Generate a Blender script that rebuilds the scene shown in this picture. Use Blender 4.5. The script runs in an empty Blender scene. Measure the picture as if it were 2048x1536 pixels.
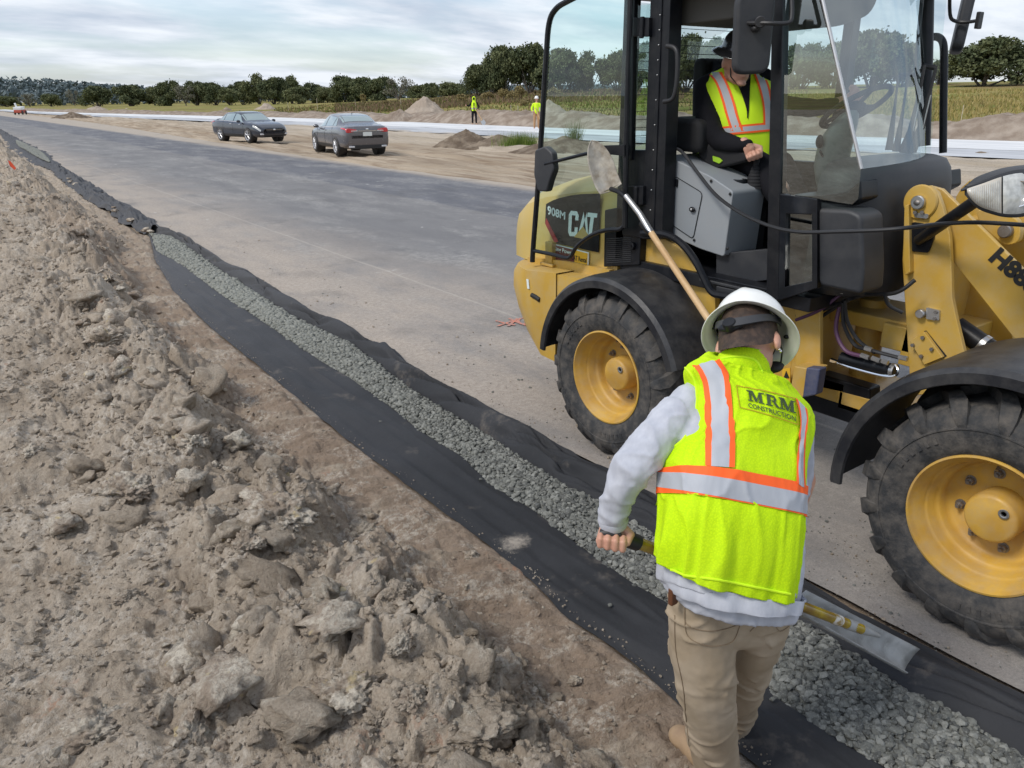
import bpy, bmesh, math, random
import numpy as np
from mathutils import Vector, Matrix, noise
C = bpy.context.scene.collection
SC = bpy.context.scene
random.seed(7); RNG = np.random.default_rng(7)
rad = math.radians

# ------------------------------------------------------------------ camera
FPX, PITCH, ROLL, YAW, EYE = 1538.0, rad(20.5), rad(0.65), rad(36), 2.0
_F = np.array([math.sin(YAW)*math.cos(PITCH), math.cos(YAW)*math.cos(PITCH), -math.sin(PITCH)])
_R = np.array([math.cos(YAW), -math.sin(YAW), 0.0])
_U = np.cross(_R, _F)
_R, _U = _R*math.cos(ROLL)-_U*math.sin(ROLL), _U*math.cos(ROLL)+_R*math.sin(ROLL)
cam_d = bpy.data.cameras.new('camera'); cam = bpy.data.objects.new('camera', cam_d); C.objects.link(cam)
cam_d.sensor_fit = 'HORIZONTAL'; cam_d.sensor_width = 36.0; cam_d.lens = 36.0*FPX/2048
cam_d.clip_start = 0.05; cam_d.clip_end = 6000
cam.matrix_world = Matrix(((_R[0], _U[0], -_F[0], 0), (_R[1], _U[1], -_F[1], 0), (_R[2], _U[2], -_F[2], EYE), (0, 0, 0, 1)))
SC.camera = cam

def P(u, v, X=None, Y=None, Z=None, d=None):
    """pixel of the photograph -> world point on the plane X=, Y=, Z= or at forward distance d"""
    r = _R*(u-1024)/FPX - _U*(v-768)/FPX + _F
    if d is not None: t = d/(r[0]*math.sin(YAW)+r[1]*math.cos(YAW))
    elif X is not None: t = X/r[0]
    elif Y is not None: t = Y/r[1]
    else: t = (Z-EYE)/r[2]
    return Vector((r[0]*t, r[1]*t, EYE+r[2]*t))

# ------------------------------------------------------------------ light
SUN_EL, SUN_AZ = rad(48), rad(275)      # azimuth measured clockwise from +Y
w = bpy.data.worlds.new("World"); SC.world = w; w.use_nodes = True
nt = w.node_tree; nt.nodes.clear()
N = nt.nodes.new; L = nt.links.new
out = N('ShaderNodeOutputWorld')
sky = N('ShaderNodeTexSky'); sky.sky_type = 'NISHITA'; sky.sun_disc = False
sky.sun_elevation = SUN_EL; sky.sun_rotation = SUN_AZ; sky.air_density = 1.0; sky.dust_density = 1.0; sky.ozone_density = 2.5
bg1 = N('ShaderNodeBackground'); bg1.inputs[1].default_value = 0.14
L(sky.outputs[0], bg1.inputs[0])
tc = N('ShaderNodeTexCoord'); sep = N('ShaderNodeSeparateXYZ'); L(tc.outputs['Generated'], sep.inputs[0])
def M_(op, a, b=None, c=None, clamp=False):
    n = N('ShaderNodeMath'); n.operation = op; n.use_clamp = clamp
    for i, x in enumerate((a, b, c)):
        if x is None: continue
        if isinstance(x, (int, float)): n.inputs[i].default_value = x
        else: L(x, n.inputs[i])
    return n.outputs[0]
zz = M_('MAXIMUM', sep.outputs[2], 0.0)
den = M_('ADD', zz, 0.16)
cx = M_('DIVIDE', sep.outputs[0], den); cy = M_('DIVIDE', sep.outputs[1], den)
cmb = N('ShaderNodeCombineXYZ'); L(cx, cmb.inputs[0]); L(cy, cmb.inputs[1])
mp = N('ShaderNodeMapping'); mp.inputs['Rotation'].default_value = (0, 0, rad(-62)); mp.inputs['Scale'].default_value = (0.60, 1.15, 1); mp.inputs['Location'].default_value = (1.3, 0.4, 0)
L(cmb.outputs[0], mp.inputs[0])
n1 = N('ShaderNodeTexNoise'); n1.inputs['Scale'].default_value = 0.75; n1.inputs['Detail'].default_value = 6; n1.inputs['Roughness'].default_value = 0.5; n1.inputs['Distortion'].default_value = 0.2
L(mp.outputs[0], n1.inputs[0])
n2 = N('ShaderNodeTexNoise'); n2.inputs['Scale'].default_value = 2.2; n2.inputs['Detail'].default_value = 5; n2.inputs['Roughness'].default_value = 0.55
L(mp.outputs[0], n2.inputs[0])
nn = M_('ADD', M_('MULTIPLY', n1.outputs[0], 0.75), M_('MULTIPLY', n2.outputs[0], 0.25))
mr = N('ShaderNodeMapRange'); mr.interpolation_type = 'SMOOTHSTEP'; mr.inputs[1].default_value = 0.41; mr.inputs[2].default_value = 0.55
mr.inputs[3].default_value = 0.42; mr.inputs[4].default_value = 0.95
L(nn, mr.inputs[0])
cr = N('ShaderNodeValToRGB'); L(n2.outputs[0], cr.inputs[0])
cr.color_ramp.elements[0].position = 0.35; cr.color_ramp.elements[0].color = (0.46, 0.52, 0.62, 1)
cr.color_ramp.elements[1].position = 0.62; cr.color_ramp.elements[1].color = (0.74, 0.78, 0.84, 1)
bg2 = N('ShaderNodeBackground'); L(cr.outputs[0], bg2.inputs[0]); bg2.inputs[1].default_value = 1.0
mx = N('ShaderNodeMixShader'); L(mr.outputs[0], mx.inputs[0]); L(bg1.outputs[0], mx.inputs[1]); L(bg2.outputs[0], mx.inputs[2])
L(mx.outputs[0], out.inputs[0])
sd = bpy.data.lights.new('sun', 'SUN'); sd.energy = 1.9; sd.angle = rad(14); sd.color = (1.0, 0.95, 0.87)
so = bpy.data.objects.new('sun', sd); C.objects.link(so)
_sdv = Vector((math.sin(SUN_AZ)*math.cos(SUN_EL), math.cos(SUN_AZ)*math.cos(SUN_EL), math.sin(SUN_EL)))
so.rotation_euler = _sdv.to_track_quat('Z', 'Y').to_euler()
SC.view_settings.view_transform = 'Standard'; SC.view_settings.look = 'None'; SC.view_settings.gamma = 1; SC.view_settings.exposure = 0.30
SC.render.engine = 'CYCLES'
SC.cycles.max_bounces = 8; SC.cycles.transparent_max_bounces = 12

# ------------------------------------------------------------------ materials
def mat(name, col, rough=0.6, metal=0.0, col2=None, nscale=6, dust=None, dust_amt=0.35, dscale=8, bump=0.0, bscale=40, spec=0.5, coat=0.0, up_dust=0.0, detail=6, stretch=None, thr=(0.4, 0.65), rvar=0.0, sheen=0.0):
    m = bpy.data.materials.new(name); m.use_nodes = True
    t = m.node_tree; n = t.nodes.new; l = t.links.new; b = t.nodes['Principled BSDF']
    b.inputs['Base Color'].default_value = (*col, 1); b.inputs['Roughness'].default_value = rough; b.inputs['Metallic'].default_value = metal
    b.inputs['Specular IOR Level'].default_value = spec
    if coat: b.inputs['Coat Weight'].default_value = coat; b.inputs['Coat Roughness'].default_value = 0.12
    if sheen: b.inputs['Sheen Weight'].default_value = sheen
    geo = n('ShaderNodeNewGeometry'); src = geo.outputs['Position']
    if stretch:
        mpn = n('ShaderNodeMapping'); mpn.inputs['Scale'].default_value = stretch; l(src, mpn.inputs[0]); src = mpn.outputs[0]
    cur = None
    if col2:
        t1 = n('ShaderNodeTexNoise'); t1.inputs['Scale'].default_value = nscale; t1.inputs['Detail'].default_value = detail; l(src, t1.inputs[0])
        r = n('ShaderNodeMapRange'); r.inputs[1].default_value = thr[0]; r.inputs[2].default_value = thr[1]; l(t1.outputs[0], r.inputs[0])
        mxn = n('ShaderNodeMix'); mxn.data_type = 'RGBA'; mxn.inputs[6].default_value = (*col, 1); mxn.inputs[7].default_value = (*col2, 1); l(r.outputs[0], mxn.inputs[0]); cur = mxn.outputs[2]
    if dust:
        t2 = n('ShaderNodeTexNoise'); t2.inputs['Scale'].default_value = dscale; t2.inputs['Detail'].default_value = 9; t2.inputs['Roughness'].default_value = 0.68; l(src, t2.inputs[0])
        r = n('ShaderNodeMapRange'); r.inputs[1].default_value = 0.42; r.inputs[2].default_value = 0.72; r.inputs[4].default_value = dust_amt*1.6; l(t2.outputs[0], r.inputs[0]); f = r.outputs[0]
        if up_dust:
            s = n('ShaderNodeSeparateXYZ'); l(geo.outputs['Normal'], s.inputs[0])
            a = n('ShaderNodeMath'); a.operation = 'MULTIPLY_ADD'; a.inputs[1].default_value = up_dust; a.use_clamp = True; l(s.outputs[2], a.inputs[0]); l(f, a.inputs[2]); f = a.outputs[0]
        mxn = n('ShaderNodeMix'); mxn.data_type = 'RGBA'; mxn.inputs[6].default_value = (*col, 1); mxn.inputs[7].default_value = (*dust, 1); l(f, mxn.inputs[0])
        if cur: l(cur, mxn.inputs[6])
        cur = mxn.outputs[2]
        ra = n('ShaderNodeMath'); ra.operation = 'MULTIPLY_ADD'; ra.inputs[1].default_value = 0.4; ra.inputs[2].default_value = rough; ra.use_clamp = True; l(f, ra.inputs[0]); l(ra.outputs[0], b.inputs['Roughness'])
    if cur: l(cur, b.inputs['Base Color'])
    if bump:
        t3 = n('ShaderNodeTexNoise'); t3.inputs['Scale'].default_value = bscale; t3.inputs['Detail'].default_value = 6; l(src, t3.inputs[0])
        bn = n('ShaderNodeBump'); bn.inputs['Strength'].default_value = bump; bn.inputs['Distance'].default_value = 0.6/bscale; l(t3.outputs[0], bn.inputs['Height']); l(bn.outputs[0], b.inputs['Normal'])
    return m

def glass(name, tint, refl=0.12, fk=1.0, alpha_tint=0.85, rough=0.0):
    m = bpy.data.materials.new(name); m.use_nodes = True
    t = m.node_tree; n = t.nodes.new; l = t.links.new; t.nodes.clear()
    o = n('ShaderNodeOutputMaterial'); tr = n('ShaderNodeBsdfTransparent'); gl = n('ShaderNodeBsdfGlossy'); ms = n('ShaderNodeMixShader')
    tr.inputs[0].default_value = (*tint, 1); gl.inputs['Roughness'].default_value = rough; gl.inputs[0].default_value = (0.95, 1, 1, 1)
    fr = n('ShaderNodeFresnel'); fr.inputs[0].default_value = 1.52
    a = n('ShaderNodeMath'); a.operation = 'MULTIPLY_ADD'; a.inputs[1].default_value = fk; a.inputs[2].default_value = refl; a.use_clamp = True; l(fr.outputs[0], a.inputs[0])
    l(a.outputs[0], ms.inputs[0]); l(tr.outputs[0], ms.inputs[1]); l(gl.outputs[0], ms.inputs[2]); l(ms.outputs[0], o.inputs[0])
    return m

DUST = (0.36, 0.31, 0.26)
MT = dict(
 yellow=mat('yellow_paint', (0.56, 0.345, 0.055), 0.42, col2=(0.50, 0.30, 0.05), nscale=3, dust=(0.45, 0.38, 0.25), dust_amt=0.24, dscale=9, bump=0.04, bscale=60, up_dust=0.12, coat=0.15),
 cream=mat('faded_yellow_hood', (0.56, 0.40, 0.11), 0.4, col2=(0.60, 0.36, 0.06), nscale=2, dust=(0.5, 0.44, 0.3), dust_amt=0.2, dscale=5, up_dust=0.3),
 rim=mat('rim_yellow', (0.60, 0.36, 0.06), 0.45, col2=(0.46, 0.26, 0.05), nscale=6, dust=(0.40, 0.31, 0.2), dust_amt=0.28, dscale=14, bump=0.05, bscale=80),
 black=mat('black_paint', (0.006, 0.007, 0.010), 0.38, spec=0.3, dust=(0.16, 0.15, 0.14), dust_amt=0.05, dscale=12, bump=0.04, bscale=90),
 plastic=mat('charcoal_plastic', (0.024, 0.026, 0.031), 0.5, dust=(0.16, 0.15, 0.14), dust_amt=0.10, dscale=5, bump=0.12, bscale=400, up_dust=0.12),
 fender=mat('fender_plastic', (0.012, 0.013, 0.017), 0.42, dust=(0.30, 0.28, 0.25), dust_amt=0.10, dscale=7, bump=0.08, bscale=60, up_dust=0.03),
 rubber=mat('tyre_rubber', (0.026, 0.027, 0.029), 0.72, dust=(0.16, 0.14, 0.12), dust_amt=0.50, dscale=14, bump=0.35, bscale=70, col2=(0.04, 0.04, 0.041), nscale=5),
 grey=mat('console_grey', (0.27, 0.29, 0.31), 0.55, dust=(0.36, 0.33, 0.3), dust_amt=0.1, dscale=10, bump=0.05, bscale=300),
 steel=mat('steel', (0.55, 0.55, 0.55), 0.32, 0.9, dust=(0.3, 0.27, 0.24), dust_amt=0.25, dscale=30),
 chrome=mat('chrome', (0.75, 0.75, 0.75), 0.12, 1.0),
 bolt=mat('bolt_steel', (0.30, 0.29, 0.28), 0.4, 0.8, dust=(0.2, 0.12, 0.07), dust_amt=0.4, dscale=60),
 hose=mat('hose_black', (0.018, 0.018, 0.02), 0.5, bump=0.1, bscale=300),
 purple=mat('purple_hose', (0.10, 0.04, 0.09), 0.5),
 seat=mat('seat_fabric', (0.012, 0.012, 0.014), 0.85, bump=0.2, bscale=200),
 liner=mat('roof_liner', (0.10, 0.095, 0.085), 0.9, bump=0.1, bscale=100),
 white=mat('white_print', (0.72, 0.78, 0.78), 0.5),
 red=mat('red_print', (0.36, 0.03, 0.03), 0.5),
 maroon=mat('maroon_print', (0.12, 0.02, 0.02), 0.5),
 ink=mat('black_ink', (0.012, 0.012, 0.012), 0.6),
 blue=mat('dark_blue_paint', (0.03, 0.045, 0.11), 0.45, dust=DUST, dust_amt=0.2),
 lens=mat('lamp_lens', (0.62, 0.62, 0.58), 0.15, 0.0, coat=1.0, spec=0.8, col2=(0.45, 0.45, 0.42), nscale=50),
 lens_ribbed=mat('ribbed_lens', (0.55, 0.50, 0.42), 0.2, 0.0, coat=1.0),
 amber=mat('amber_lens', (0.7, 0.25, 0.03), 0.25, coat=0.6),
 wood=mat('ash_wood', (0.50, 0.31, 0.14), 0.5, col2=(0.62, 0.42, 0.22), nscale=4, stretch=(10, 2, 2), dust=(0.35, 0.25, 0.15), dust_amt=0.2, dscale=20),
 shovel=mat('shovel_steel', (0.44, 0.42, 0.38), 0.55, 0.2, col2=(0.30, 0.25, 0.19), nscale=14, dust=(0.62, 0.57, 0.48), dust_amt=0.6, dscale=22, bump=0.1, bscale=90, thr=(0.35, 0.6)),
 drain=mat('drain_spade_steel', (0.38, 0.385, 0.38), 0.5, 0.15, dust=(0.55, 0.55, 0.53), dust_amt=0.45, dscale=40, bump=0.06, bscale=90, col2=(0.20, 0.20, 0.19), nscale=20),
 shaft=mat('amber_fibreglass', (0.42, 0.30, 0.02), 0.25, coat=0.5, col2=(0.22, 0.13, 0.02), nscale=20),
 glass_door=glass('teal_glass', (0.76, 0.92, 0.90), 0.04, .7),
 glass_front=glass('cab_glass', (0.84, 0.92, 0.92), 0.03, .22),
 glass_side=glass('side_glass', (0.74, 0.85, 0.83), 0.10, 1.0),
)

# ------------------------------------------------------------------ object helpers
def tag(o, label=None, cat=None, group=None, kind=None):
    if label: o['label'] = label
    if cat: o['category'] = cat
    if group: o['group'] = group
    if kind: o['kind'] = kind
    return o
def thing(name, label, cat, loc=(0, 0, 0), group=None):
    o = bpy.data.objects.new(name, None); C.objects.link(o); o.location = loc; o.empty_display_size = 0.1
    return tag(o, label, cat, group)
def offs(p):
    v = Vector((0, 0, 0))
    while p is not None: v += p.location; p = p.parent
    return v
def link(name, me, m, parent=None, sharp=40, smooth=True):
    o = bpy.data.objects.new(name, me); C.objects.link(o)
    if parent is not None:
        off = offs(parent); me.transform(Matrix.Translation(-off)); o.parent = parent
    for x in (m if isinstance(m, (list, tuple)) else [m]): me.materials.append(x)
    if smooth:
        me.polygons.foreach_set('use_smooth', np.ones(len(me.polygons), dtype=bool))
        if sharp and sharp < 180: me.set_sharp_from_angle(angle=rad(sharp))
    return o
class MB:
    def __init__(s): s.v = []; s.f = []; s.m = []
    def add(s, vs, fs, mi=0):
        k = len(s.v); s.v += [tuple(x) for x in vs]; s.f += [tuple(i+k for i in f) for f in fs]; s.m += [mi]*len(fs); return s
    def box(s, a, b, mi=0, rot=None, piv=None):
        (x0, y0, z0), (x1, y1, z1) = a, b
        vs = [Vector(p) for p in ((x0,y0,z0),(x1,y0,z0),(x1,y1,z0),(x0,y1,z0),(x0,y0,z1),(x1,y0,z1),(x1,y1,z1),(x0,y1,z1))]
        if rot is not None:
            c = Vector(piv) if piv is not None else sum(vs, Vector())/8
            vs = [rot @ (p-c)+c for p in vs]
        return s.add(vs, [(0,3,2,1),(4,5,6,7),(0,1,5,4),(1,2,6,5),(2,3,7,6),(3,0,4,7)], mi)
    def prism(s, poly, axis, a, b, mi=0):
        """poly: list of 2D (other two axes in order) extruded from a to b along axis 0/1/2"""
        n = len(poly); vs = []
        for t in (a, b):
            for p in poly:
                q = list(p); q.insert(axis, t); vs.append(q)
        fs = [tuple(range(n)), tuple(range(2*n-1, n-1, -1))] + [(i, n+i, n+(i+1) % n, (i+1) % n) for i in range(n)]
        return s.add(vs, fs, mi)
    def tube(s, pts, r, seg=10, caps=True, mi=0, sq=None):
        pts = [Vector(p) for p in pts]; n = len(pts)
        rs = r if isinstance(r, (list, tuple)) else [r]*n
        T = []
        for i in range(n):
            a = pts[max(i-1, 0)]; b = pts[min(i+1, n-1)]; T.append((b-a).normalized())
        up = Vector((0, 0, 1)) if abs(T[0].z) < 0.9 else Vector((1, 0, 0))
        nrm = (up - T[0]*up.dot(T[0])).normalized(); vs = []
        for i in range(n):
            nrm = (nrm - T[i]*nrm.dot(T[i])).normalized(); bi = T[i].cross(nrm)
            for k in range(seg):
                a = 2*math.pi*k/seg
                if sq: off = nrm*math.cos(a)*rs[i]*sq[0] + bi*math.sin(a)*rs[i]*sq[1]
                else: off = (nrm*math.cos(a)+bi*math.sin(a))*rs[i]
                vs.append(pts[i]+off)
        fs = [(i*seg+k, i*seg+(k+1) % seg, (i+1)*seg+(k+1) % seg, (i+1)*seg+k) for i in range(n-1) for k in range(seg)]
        if caps: fs += [tuple(range(seg-1, -1, -1)), tuple((n-1)*seg+k for k in range(seg))]
        return s.add(vs, fs, mi)
    def lathe(s, prof, c, axis='X', seg=48, mi=0, a0=0, a1=2*math.pi):
        """prof: list of (r, h); axis: 'X','Y','Z' or Vector; c centre"""
        ax = {'X': Vector((1,0,0)), 'Y': Vector((0,1,0)), 'Z': Vector((0,0,1))}.get(axis, axis) if isinstance(axis, str) else Vector(axis).normalized()
        e1 = ax.orthogonal().normalized(); e2 = ax.cross(e1); c = Vector(c); full = abs(a1-a0-2*math.pi) < 1e-6
        ns = seg if full else seg+1; vs = []
        for (r, h) in prof:
            for k in range(ns):
                a = a0+(a1-a0)*k/seg; vs.append(c+ax*h+(e1*math.cos(a)+e2*math.sin(a))*r)
        fs = []
        for i in range(len(prof)-1):
            for k in range(seg):
                k2 = (k+1) % ns
                fs.append((i*ns+k, i*ns+k2, (i+1)*ns+k2, (i+1)*ns+k))
        return s.add(vs, fs, mi)
    def cyl(s, a, b, r, seg=20, mi=0, bev=0.0):
        a, b = Vector(a), Vector(b); L_ = (b-a).length
        if bev: pr = [(0.0001, 0), (r-bev, 0), (r, bev), (r, L_-bev), (r-bev, L_), (0.0001, L_)]
        else: pr = [(0.0001, 0), (r, 0), (r, L_), (0.0001, L_)]
        return s.lathe(pr, a, (b-a), seg, mi)
    def ell(s, c, r, seg=16, rings=10, mi=0, rot=None):
        c = Vector(c); vs = []; r = r if isinstance(r, (tuple, list)) else (r, r, r)
        for i in range(rings+1):
            th = math.pi*i/rings
            for k in range(seg):
                a = 2*math.pi*k/seg; p = Vector((r[0]*math.sin(th)*math.cos(a), r[1]*math.sin(th)*math.sin(a), r[2]*math.cos(th)))
                if rot is not None: p = rot @ p
                vs.append(c+p)
        fs = [(i*seg+k, (i+1)*seg+k, (i+1)*seg+(k+1) % seg, i*seg+(k+1) % seg) for i in range(rings) for k in range(seg)]
        return s.add(vs, fs, mi)
    def mesh(s, name):
        me = bpy.data.meshes.new(name); me.from_pydata(s.v, [], s.f)
        if any(s.m): me.polygons.foreach_set('material_index', s.m)
        bm = bmesh.new(); bm.from_mesh(me); bmesh.ops.remove_doubles(bm, verts=bm.verts, dist=1e-5)
        bmesh.ops.recalc_face_normals(bm, faces=bm.faces); bm.to_mesh(me); bm.free(); return me
    def build(s, name, m, parent=None, bevel=0.0, sharp=40, smooth=True, segs=2):
        me = s.mesh(name)
        o = link(name, me, m, parent, sharp if not bevel else None, smooth)
        if bevel:
            b = o.modifiers.new('bevel', 'BEVEL'); b.width = bevel; b.segments = segs; b.limit_method = 'ANGLE'; b.angle_limit = rad(35); b.harden_normals = True
        return o
def np_mesh(name, V, F, m, parent=None, smooth=True, sharp=None, mi=None):
    me = bpy.data.meshes.new(name); V = np.asarray(V, dtype=np.float32); F = np.asarray(F, dtype=np.int32); k = F.shape[1]
    me.vertices.add(len(V)); me.vertices.foreach_set('co', V.ravel())
    me.loops.add(F.size); me.loops.foreach_set('vertex_index', F.ravel())
    me.polygons.add(len(F)); me.polygons.foreach_set('loop_start', np.arange(len(F), dtype=np.int32)*k)
    if mi is not None: me.polygons.foreach_set('material_index', np.asarray(mi, dtype=np.int32))
    me.update(calc_edges=True); me.validate()
    return link(name, me, m, parent, sharp, smooth)
def grid_faces(nr, nc):
    i = np.arange((nr-1)*(nc-1)); r = i//(nc-1); c = i % (nc-1); a = r*nc+c
    return np.stack([a, a+1, a+nc+1, a+nc], 1)
def icos(sub):
    bm = bmesh.new(); bmesh.ops.create_icosphere(bm, subdivisions=sub, radius=1.0)
    V = np.array([v.co[:] for v in bm.verts]); F = np.array([[v.index for v in f.verts] for f in bm.faces]); bm.free(); return V, F
# ---- numpy noise
def _h(ix, iy, s):
    n = (ix.astype(np.int64)*374761393 + iy.astype(np.int64)*668265263 + s*1442695041) & 0xffffffff
    n = ((n ^ (n >> 13))*1274126177) & 0xffffffff
    n = ((n ^ (n >> 16))*2246822519) & 0xffffffff
    return ((n ^ (n >> 15)) & 0xffffff)/float(0xffffff)
def vnoise(x, y, s=0):
    ix = np.floor(x); iy = np.floor(y); fx = x-ix; fy = y-iy; fx = fx*fx*fx*(fx*(fx*6-15)+10); fy = fy*fy*fy*(fy*(fy*6-15)+10)
    a = _h(ix, iy, s); b = _h(ix+1, iy, s); c = _h(ix, iy+1, s); d = _h(ix+1, iy+1, s)
    return (a*(1-fx)+b*fx)*(1-fy)+(c*(1-fx)+d*fx)*fy
def fbm(x, y, s=0, o=4, g=0.5):
    t = 0; a = 1; q = 0
    for i in range(o):
        t = t+a*(vnoise(x*2**i+13.7*i, y*2**i-7.1*i, s+i)-0.5); q += a; a *= g
    return t/q*2
def worley(x, y, s=0):
    ix = np.floor(x); iy = np.floor(y); b1 = np.full(x.shape, 9.0); b2 = np.full(x.shape, 9.0); idv = np.zeros(x.shape)
    for dx in (-1, 0, 1):
        for dy in (-1, 0, 1):
            cx_ = ix+dx; cy_ = iy+dy; px = cx_+_h(cx_, cy_, s); py = cy_+_h(cx_, cy_, s+57)
            d = np.sqrt((px-x)**2+(py-y)**2); new = d < b1
            b2 = np.where(new, b1, np.minimum(b2, d)); idv = np.where(new, _h(cx_, cy_, s+91), idv); b1 = np.where(new, d, b1)
    return b1, b2, idv
def sstep(a, b, x):
    t = np.clip((x-a)/(b-a), 0, 1); return t*t*(3-2*t)
_TXT = {}
def text2d(s, bold=0.0, shear=0.0):
    """flat mesh (verts 2D, faces) of a built-in-font string, origin left baseline, cap height about 0.7"""
    key = (s, bold, shear)
    if key in _TXT: return _TXT[key]
    cu = bpy.data.curves.new('t', 'FONT'); cu.body = s; cu.size = 1; cu.offset = bold; cu.shear = shear; cu.resolution_u = 4
    o = bpy.data.objects.new('t', cu); C.objects.link(o)
    dg = bpy.context.evaluated_depsgraph_get(); me = bpy.data.meshes.new_from_object(o.evaluated_get(dg))
    bm = bmesh.new(); bm.from_mesh(me); bmesh.ops.triangulate(bm, faces=bm.faces)
    V = [(v.co.x, v.co.y) for v in bm.verts]; Fc = [tuple(v.index for v in f.verts) for f in bm.faces]; bm.free()
    bpy.data.objects.remove(o); bpy.data.curves.remove(cu); bpy.data.meshes.remove(me)
    _TXT[key] = (V, Fc); return V, Fc
def put_text(name, s, fn, m, parent, box, bold=0.01, shear=0.0, polys=None):
    """map the text, stretched to box (x0,y0,x1,y1), through fn(x,y)->3D"""
    V, Fc = text2d(s, bold, shear) if polys is None else polys
    xs = [v[0] for v in V]; ys = [v[1] for v in V]; x0, x1, y0, y1 = min(xs), max(xs), min(ys), max(ys)
    a, b, c, d = box
    vs = [fn(a+(v[0]-x0)/(x1-x0)*(c-a), b+(v[1]-y0)/(y1-y0)*(d-b)) for v in V]
    me = bpy.data.meshes.new(name); me.from_pydata([tuple(q) for q in vs], [], Fc)
    return link(name, me, m, parent, smooth=False)
# ================================================================== SETTING
def nodes_mat(name):
    m = bpy.data.materials.new(name); m.use_nodes = True; t = m.node_tree
    return m, t, t.nodes.new, t.links.new, t.nodes['Principled BSDF']
class G_:
    """tiny node-graph helper"""
    def __init__(s, name):
        s.m, s.t, s.n, s.l, s.b = nodes_mat(name); s.geo = s.n('ShaderNodeNewGeometry'); s.pos = s.geo.outputs['Position']
        sp = s.n('ShaderNodeSeparateXYZ'); s.l(s.pos, sp.inputs[0]); s.x, s.y, s.z = sp.outputs
    def map(s, sc, rot=(0,0,0)):
        q = s.n('ShaderNodeMapping'); q.inputs['Scale'].default_value = sc; q.inputs['Rotation'].default_value = rot; s.l(s.pos, q.inputs[0]); return q.outputs[0]
    def noise(s, scale, detail=6, rough=0.55, v=None, dist=0.0):
        q = s.n('ShaderNodeTexNoise'); q.inputs['Scale'].default_value = scale; q.inputs['Detail'].default_value = detail; q.inputs['Roughness'].default_value = rough; q.inputs['Distortion'].default_value = dist
        s.l(v if v is not None else s.pos, q.inputs[0]); return q.outputs[0]
    def vor(s, scale, v=None, feat='F1', out='Distance'):
        q = s.n('ShaderNodeTexVoronoi'); q.inputs['Scale'].default_value = scale; q.feature = feat; s.l(v if v is not None else s.pos, q.inputs[0]); return q.outputs[out]
    def rng(s, x, a, b, c=0.0, d=1.0):
        q = s.n('ShaderNodeMapRange'); q.interpolation_type = 'SMOOTHSTEP'
        s.l(x, q.inputs[0]); q.inputs[1].default_value = a; q.inputs[2].default_value = b; q.inputs[3].default_value = c; q.inputs[4].default_value = d; return q.outputs[0]
    def op(s, o, a, b=None, clamp=False):
        q = s.n('ShaderNodeMath'); q.operation = o; q.use_clamp = clamp
        for i, x in enumerate((a, b)):
            if x is None: continue
            if isinstance(x, (int, float)): q.inputs[i].default_value = x
            else: s.l(x, q.inputs[i])
        return q.outputs[0]
    def mix(s, f, a, b):
        q = s.n('ShaderNodeMix'); q.data_type = 'RGBA'
        for i, x in ((0, f), (6, a), (7, b)):
            if isinstance(x, (int, float)): q.inputs[i].default_value = x
            elif isinstance(x, tuple): q.inputs[i].default_value = (*x, 1)
            else: s.l(x, q.inputs[i])
        return q.outputs[2]
    def done(s, col, rough=0.9, h=None, dist=0.01, strength=1.0, spec=0.25):
        if isinstance(col, tuple): s.b.inputs['Base Color'].default_value = (*col, 1)
        else: s.l(col, s.b.inputs['Base Color'])
        if isinstance(rough, float): s.b.inputs['Roughness'].default_value = rough
        else: s.l(rough, s.b.inputs['Roughness'])
        s.b.inputs['Specular IOR Level'].default_value = spec
        if h is not None:
            q = s.n('ShaderNodeBump'); q.inputs['Strength'].default_value = strength; q.inputs['Distance'].default_value = dist; s.l(h, q.inputs['Height']); s.l(q.outputs[0], s.b.inputs['Normal'])
        return s.m

# --- soil of the near bank
g = G_('bank_soil')
big = g.noise(1.6, 5); med = g.noise(9, 8, 0.65); fine = g.noise(70, 6, 0.7)
c = g.mix(g.rng(big, .35, .65), (0.365, 0.300, 0.230), (0.475, 0.402, 0.318))
c = g.mix(g.rng(med, .45, .75), c, (0.54, 0.47, 0.385))
moist = g.op('MULTIPLY', g.rng(g.x, 1.05, 1.42), g.rng(g.noise(3.5, 5), .30, .52))
moist = g.op('MULTIPLY', moist, g.rng(g.y, 22, 7))
c = g.mix(moist, c, (0.32, 0.248, 0.188))
lime = g.op('MULTIPLY', g.rng(g.noise(4.2, 7, 0.6, dist=0.6), .48, .60), g.rng(g.noise(38, 8, 0.75), .42, .60))
lime = g.op('MULTIPLY', lime, g.rng(g.x, 2.1, 1.3, .35, .95))
c = g.mix(lime, c, (0.60, 0.54, 0.46))
c = g.mix(g.op('MULTIPLY', g.rng(fine, .35, .65), .35), c, (0.16, 0.115, 0.085))
orange = g.op('MULTIPLY', g.rng(g.noise(1.9, 3), .62, .72), g.rng(g.noise(30, 5), .5, .65))
c = g.mix(g.op('MULTIPLY', orange, .5), c, (0.42, 0.20, 0.12))
h = g.op('ADD', g.op('MULTIPLY', fine, .5), g.op('ADD', g.op('MULTIPLY', g.noise(220, 4, .6), .22), g.op('MULTIPLY', med, .9)))
MT['soil'] = g.done(c, 0.95, h, 0.026, 1.0, spec=0.15)
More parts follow.
